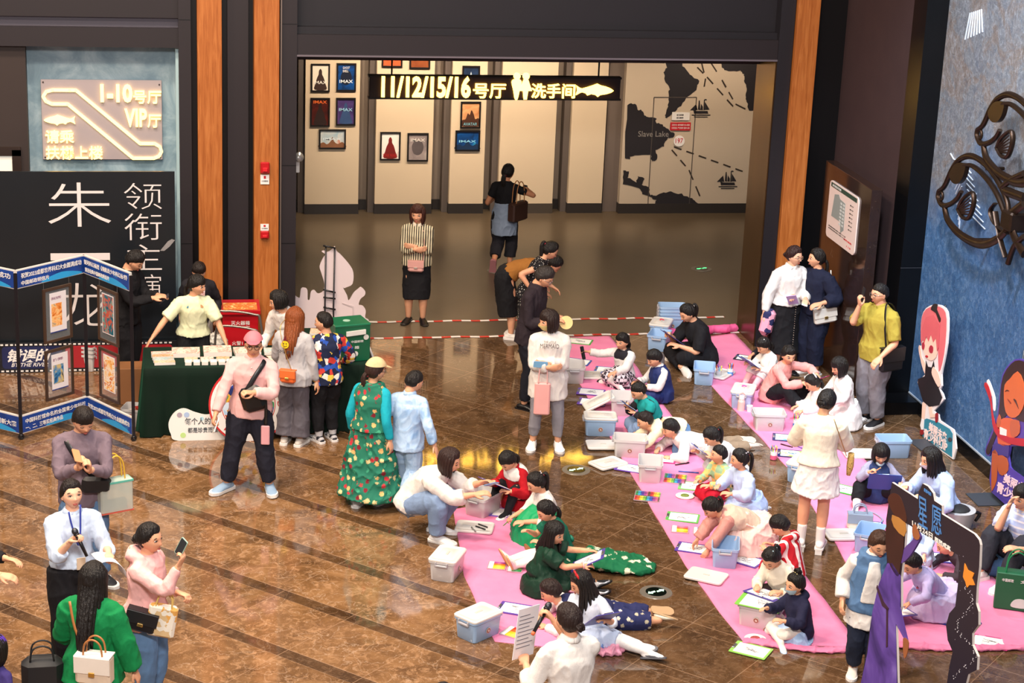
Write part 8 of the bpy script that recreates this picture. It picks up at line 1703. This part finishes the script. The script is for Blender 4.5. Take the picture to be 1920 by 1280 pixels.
cutout('girl_cutout', 'cutout of a pink-haired cartoon girl in black dress standing by the blue wall', G(1731, 818), G(1789, 862), [
 ('backing_board', '#e4dcdc', q([(200, 868), (197, 790), (205, 700), (180, 620), (178, 590), (215, 560), (190, 480), (180, 420), (196, 408), (192, 330), (198, 260), (220, 215), (270, 195), (320, 215), (336, 270), (330, 400), (312, 500), (300, 560), (302, 620), (292, 640), (315, 690), (260, 750), (285, 770), (290, 800), (350, 840), (368, 870), (362, 1004)]), 0, 2),
 ('caption_panel', '#2f7f96', q([(204, 800), (225, 790), (290, 812), (345, 845), (360, 870), (356, 992), (204, 884)]), .018, 0),
 ('hair', '#d66a70', q([(196, 400), (194, 330), (200, 262), (222, 220), (270, 204), (312, 220), (328, 272), (322, 400), (306, 500), (288, 545), (284, 440), (276, 330), (230, 300), (212, 350)]), .018, 2),
 ('face', '#f0c8b4', q([(210, 370), (208, 420), (222, 470), (250, 488), (276, 470), (284, 420), (280, 350), (262, 372), (240, 350), (224, 376)]), .0225, 2),
 ('hair_fringe', '#cf5f66', q([(206, 378), (204, 320), (224, 262), (268, 250), (296, 300), (290, 420), (282, 440), (276, 372), (262, 392), (250, 352), (238, 388), (226, 362), (216, 396)]), .0265, 0),
 ('arm', '#efc9b6', q([(182, 420), (192, 412), (200, 470), (216, 500), (216, 560), (196, 500)]), .018, 2), ('arm', '#efc9b6', q([(262, 520), (290, 560), (298, 610), (286, 625), (262, 580), (252, 550)]), .0225, 2),
 ('dress', '#1c181c', q([(222, 490), (232, 520), (252, 524), (262, 490), (266, 520), (264, 570), (306, 680), (290, 720), (240, 730), (206, 700), (180, 610), (180, 585), (216, 570)]), .021, 0),
 ('leg', '#efc9b6', q([(204, 706), (222, 714), (214, 790), (208, 850), (198, 850), (200, 780)]), .0225, 0), ('leg', '#efc9b6', q([(236, 730), (254, 728), (258, 765), (278, 768), (278, 784), (244, 786)]), .0225, 0),
 ('shoe', '#8f1a24', q([(194, 848), (208, 846), (210, 872), (192, 872)]), .0235, 2), ('shoe', '#8f1a24', q([(272, 766), (286, 764), (284, 806), (272, 808)]), .0235, 2),
 ('eye', '#a83040', q([(203, 400), (212, 392), (218, 410), (212, 432), (204, 425)]), .027, 2), ('eye', '#a83040', q([(240, 425), (250, 408), (262, 420), (258, 448), (244, 446)]), .027, 2), ('mouth', '#b83038', q([(220, 466), (228, 460), (236, 468), (228, 474)]), .027, 2),
 ('bow', '#241c20', q([(248, 222), (262, 194), (284, 196), (280, 222), (300, 270), (292, 288), (274, 240)]), .0235, 2), ('sock', '#e8e4e4', q([(200, 790), (214, 796), (210, 848), (198, 848)]), .024, 0), ('badge', '#3a3f4a', circ(1660+348/k, 500+900/k, 4, 14), .0225, 0)],
 (q([(300, 200)])[0], q([(300, 500)])[0]), [('美丽未来', q([(236, 856), (330, 918), (240, 806)]), '#f0d2cc', .03), ('青少科幻IP', q([(210, 890), (332, 968), (214, 838)]), '#f0d2cc', .03)])
def q2(pts): return [(1780+x/3.557, 620+y/3.557) for x, y in pts]
cutout('runner_cutout', 'cutout of a cartoon runner with long black hair and red ribbon by the blue wall', G(1861, 918)-Vector((.10, 0, 0)), G(1921, 966)-Vector((.15, 0, 0)), [
 ('backing_board', '#4a3a94', q2([(292, 1075), (288, 900), (300, 760), (278, 835), (252, 820), (255, 770), (290, 680), (330, 560), (345, 420), (365, 290), (420, 210), (480, 185), (560, 230), (590, 400), (570, 600), (560, 760), (420, 770), (415, 905), (470, 960), (560, 1040), (560, 1270), (480, 1220)]), 0, 2),
 ('hair', '#2a1614', q2([(300, 770), (275, 825), (258, 810), (265, 770), (300, 690), (340, 560), (352, 420), (372, 300), (425, 220), (480, 196), (550, 240), (575, 400), (555, 590), (480, 600), (420, 560), (370, 590)]), .018, 2),
 ('face', '#c9602e', q2([(385, 360), (380, 450), (392, 540), (430, 580), (480, 560), (520, 470), (510, 340), (470, 270), (420, 320)]), .0225, 2),
 ('top', '#d0592c', q2([(362, 590), (400, 580), (440, 590), (470, 640), (425, 760), (340, 750), (345, 660)]), .0225, 2), ('arm', '#b8562c', q2([(332, 600), (350, 556), (362, 600), (350, 640), (335, 640)]), .0235, 2), ('arm', '#b8562c', q2([(425, 600), (480, 600), (485, 680), (450, 710), (425, 690)]), .0235, 2),
 ('shorts', '#3a2f7a', q2([(305, 760), (330, 745), (415, 765), (410, 840), (360, 830), (300, 810)]), .0225, 0), ('leg', '#b0542c', q2([(302, 805), (338, 815), (335, 900), (330, 1000), (305, 1060), (295, 1040)]), .0225, 2), ('leg', '#b0542c', q2([(340, 830), (400, 850), (408, 930), (370, 965), (340, 930)]), .0235, 2),
 ('ribbon_backing', '#ece8e8', q2([(262, 355), (275, 322), (300, 380), (322, 450), (320, 530), (305, 520), (300, 440)]), .019, 2), ('ribbon', '#b3141f', q2([(250, 365), (266, 345), (295, 420), (310, 560), (345, 660), (420, 710), (540, 720), (560, 770), (430, 755), (340, 705), (305, 620), (290, 470)]), .0265, 2),
 ('number_patch', '#e8e2dc', q2([(356, 640), (400, 660), (398, 700), (356, 690)]), .0275, 0), ('eye', '#3a1a14', q2([(388, 405), (402, 392), (418, 402), (402, 400)]), .027, 2), ('eye', '#3a1a14', q2([(445, 455), (462, 462), (480, 520), (466, 490)]), .027, 2), ('mouth', '#7a2a1c', q2([(405, 455), (425, 485), (430, 480), (412, 458)]), .027, 2), ('caption_panel', '#4a3a9a', q2([(296, 1060), (345, 980), (412, 905), (560, 1010), (560, 1260)]), .018, 0)],
 (q2([(480, 130)])[0], q2([(480, 500)])[0]), [('2023', q2([(360, 668), (396, 688), (362, 648)]), '#2a2a3a', .01), ('美丽未来', q2([(372, 1010), (560, 1115), (385, 945)]), '#e8c6d0', .03), ('青少科幻IP', q2([(328, 1070), (560, 1210), (340, 1000)]), '#e8c6d0', .03)])
# ---- dark arch standee in the right foreground
PA, PB = G(1677, 903, 2.02), G(1838, 1015, 2.02); PA.z = PB.z = 0; WA = Wall(PA, PB-PA)
t = thing('arch_standee', 'tall dark starry arch standee with film title, orange star and violet robed panel', 'standee', PA)
def MA(off): return frame(WA.nrm*off, WA.u, (0, 0, 1), WA.nrm)
def a_(pts, x=1600, y=880, kk=3.2): return [WA.pt(x+px/kk, y+py/kk) for px, py in pts]
def low(P, z=0.02): return [(x, max(z, y)) for x, y in P]
out = [(245, 75), (400, 175), (405, 140), (430, 82), (462, 100), (492, 140), (500, 185), (545, 215), (545, 265), (740, 385), (768, 420), (775, 450), (770, 580), (755, 700), (750, 800), (765, 850), (765, 930), (728, 980), (728, 1050), (760, 1120), (755, 1200), (705, 1225), (690, 1280)]
P_ = a_(out); zb = .02; xr = a_([(690, 1280)])[0][0]; xl = a_([(600, 1280)])[0][0]
inn = [(575, 1280), (590, 1180), (610, 1090), (580, 1020), (570, 930), (590, 860), (625, 820), (640, 700), (650, 560), (640, 510), (500, 425), (330, 320), (320, 480), (300, 640), (300, 820), (270, 940), (280, 1280)]
I_ = a_(inn); xil = I_[-1][0]
poly = P_+[(xr+.0, zb), (xl-.06, zb)]+I_+[(xil, zb), (xil-.36, zb)]+a_([(60, 1280), (130, 840), (215, 600), (210, 300)])
g = Geo(); g.prism(poly, .02, 0, MA(0), mi_side=1)
DKN = None
def starry():
    m, tt = new_mat('starry_print', .4); v = tt.n('ShaderNodeTexVoronoi', Scale=22., Vector=tt.co()); s_ = tt.math('LESS_THAN', v.outputs['Distance'], .07); s_ = tt.math('MULTIPLY', s_, tt.math('LESS_THAN', tt.sep(v.outputs['Color'])[0], .35))
    z = tt.sep()[2]; c = tt.ramp(tt.math('DIVIDE', z, 2.2), [(.3, lin('#14162c')), (.75, lin('#241c26'))]); tt.set(tt.b.inputs['Base Color'], tt.mix(s_, c, lin('#b8b4c8'))); return m
part(g, 'arch_panel', [starry(), plain('#e0d4cc', .5, 0, 0)], t)
g = Geo(); g.prism(low(a_([(60, 1280), (100, 1100), (130, 850), (170, 680), (220, 560), (250, 560), (300, 640), (296, 820), (330, 960), (345, 1020), (330, 1118), (318, 1010), (270, 920), (276, 1280)])+[(xil-.005, zb+.005), (xil-.35, zb+.005)]), .004, 0, MA(.020)); part(g, 'violet_robe_print', pattern('art', '#33245e', '#5c4298', '#8069bd', scale=2.2, rough=.45), t)
for P in ([(316, 1010), (345, 1020), (348, 1060), (335, 1118), (320, 1122)], [(372, 345), (388, 325), (416, 400), (400, 420), (376, 400)]): part(Geo().prism(smoothpoly(a_(P), 2), .006, 0, MA(.021)), 'hand_print', plain('#9a5a34', .5, 0, .1), t)
for P in ([(160, 690), (200, 790), (230, 830), (226, 845), (190, 815), (155, 705)], [(215, 830), (226, 835), (224, 1060), (214, 1065)]): part(Geo().prism(a_(P), .006, 0, MA(.021)), 'sash_print', plain('#3a1f34', .5, 0, .1), t)
g = Geo(); r_ = random.Random(9)
for i in range(70):
    q_ = i/70; x = 690+60*math.sin(q_*11)*(.6+.6*q_); y = 700+560*q_; X, Z = a_([(x+r_.uniform(-14, 14), y)])[0]; g.prism(circ(X, Z, r_.uniform(.0018, .0045), 6), .003, 0, MA(.021))
part(g, 'star_trail_print', plain('#d8d4dc', .5, 0, 0), t)
g = Geo(); g.prism(smoothpoly(a_([(222, 180), (250, 140), (295, 160), (325, 240), (335, 310), (300, 300), (255, 260)]), 3), .004, 0, MA(.020)); g.prism(smoothpoly(a_([(215, 320), (260, 300), (310, 340), (318, 460), (300, 560), (285, 640), (240, 580), (212, 480)]), 3), .004, 1, MA(.020)); g.prism(smoothpoly(a_([(250, 270), (330, 320), (322, 400), (260, 340)]), 2), .004, 2, MA(.022)); g.prism(smoothpoly(a_([(300, 545), (320, 470), (370, 420), (385, 360), (415, 400), (400, 440), (350, 520), (305, 560)]), 3), .018, 3, MA(.003)); part(g, 'brown_figure_print', [plain('#4a2416', .5, 0, .2, 4), plain('#3a1c14', .5, 0, .25, 4), plain('#b07a3a', .5, 0, .1), plain('#5a3f8a', .5, 0, .1)], t)
g = Geo()
P2 = smoothpoly(a_([(686, 560), (705, 600), (742, 620), (730, 650), (746, 690), (715, 690), (700, 706), (690, 670), (676, 640), (682, 600)]), 2); g.prism(P2, .005, 0, MA(.021)); part(g, 'orange_star_print', plain('#e38a2c', .45, 0, .1, 6), t)
BLUEL = plain('#4f86c8', .4, 0, .2, 8)
for body, pts, c, bo in (('星', ((408, 330), (462, 362), (404, 150)), BLUEL, .0), ('愿', ((486, 372), (545, 405), (486, 205)), BLUEL, .0), ('11月24日', ((370, 335), (492, 420), (370, 300)), WHITE, .01), ('愿望成真', ((504, 428), (600, 492), (504, 398)), WHITE, .02), ('星愿电影', ((440, 128), (485, 160), (440, 108)), BLUEL, .01)):
    a, b, d = a_(pts); u = np.array(b)-np.array(a); v = np.array(d)-np.array(a); g = Geo(); g.text(body, 0, 0, 1, 1, 0, MA(.022)@Matrix(((u[0], v[0], 0, a[0]), (u[1], v[1], 0, a[1]), (0, 0, 1, 0), (0, 0, 0, 1))), .003, bo); part(g, 'lettering', c, t)
g = Geo(); g.prism([(xl-.10, zb), (xl-.06, zb), (xl-.06, .62), (xl-.10, .62)], .03, 0, MA(-.06)); part(g, 'support_board', WHITE, t)
part(Geo().box(-.02, .34, -.2, .22, 0, .015, M=frame(WA.u*(xl-.1), WA.u, -WA.nrm, (0, 0, 1))), 'base_plate', plain('#2a2c33', .5), t); part(Geo().box(-.40, .0, -.2, .22, 0, .015, M=frame(WA.u*xil, WA.u, -WA.nrm, (0, 0, 1))), 'base_plate', plain('#2a2c33', .5), t)
# ---- green gift bag at the right edge
p = G(1898, 1140); t = bag('green shopping bag with white print at the right edge of the picture', T(p.x, p.y, .36)@rotm(0, 0, -24), .34, .35, .14, plain('#0d5a36', .5, 0, .08), 'shopping_bag', handle=.20, chain=plain('#0f7a48', .5), soft=.006)
g = Geo(); M_ = frame((0, -.072, -.35), (1, 0, 0), (0, 0, 1), (0, -1, 0)); g.text('中国邮政', -.12, .27, .10, .03, 0, M_, .002, .01); g.text('文创', .04, .27, .09, .03, 0, M_, .002, .01); g.prism(smoothpoly([(-.02, .04), (.0, .10), (.06, .12), (.13, .10), (.14, .05), (.08, .03)], 4), .002, 1, M_); part(g, 'print', [WHITE, plain('#cfd6cf', .5, 0, .15)], t)
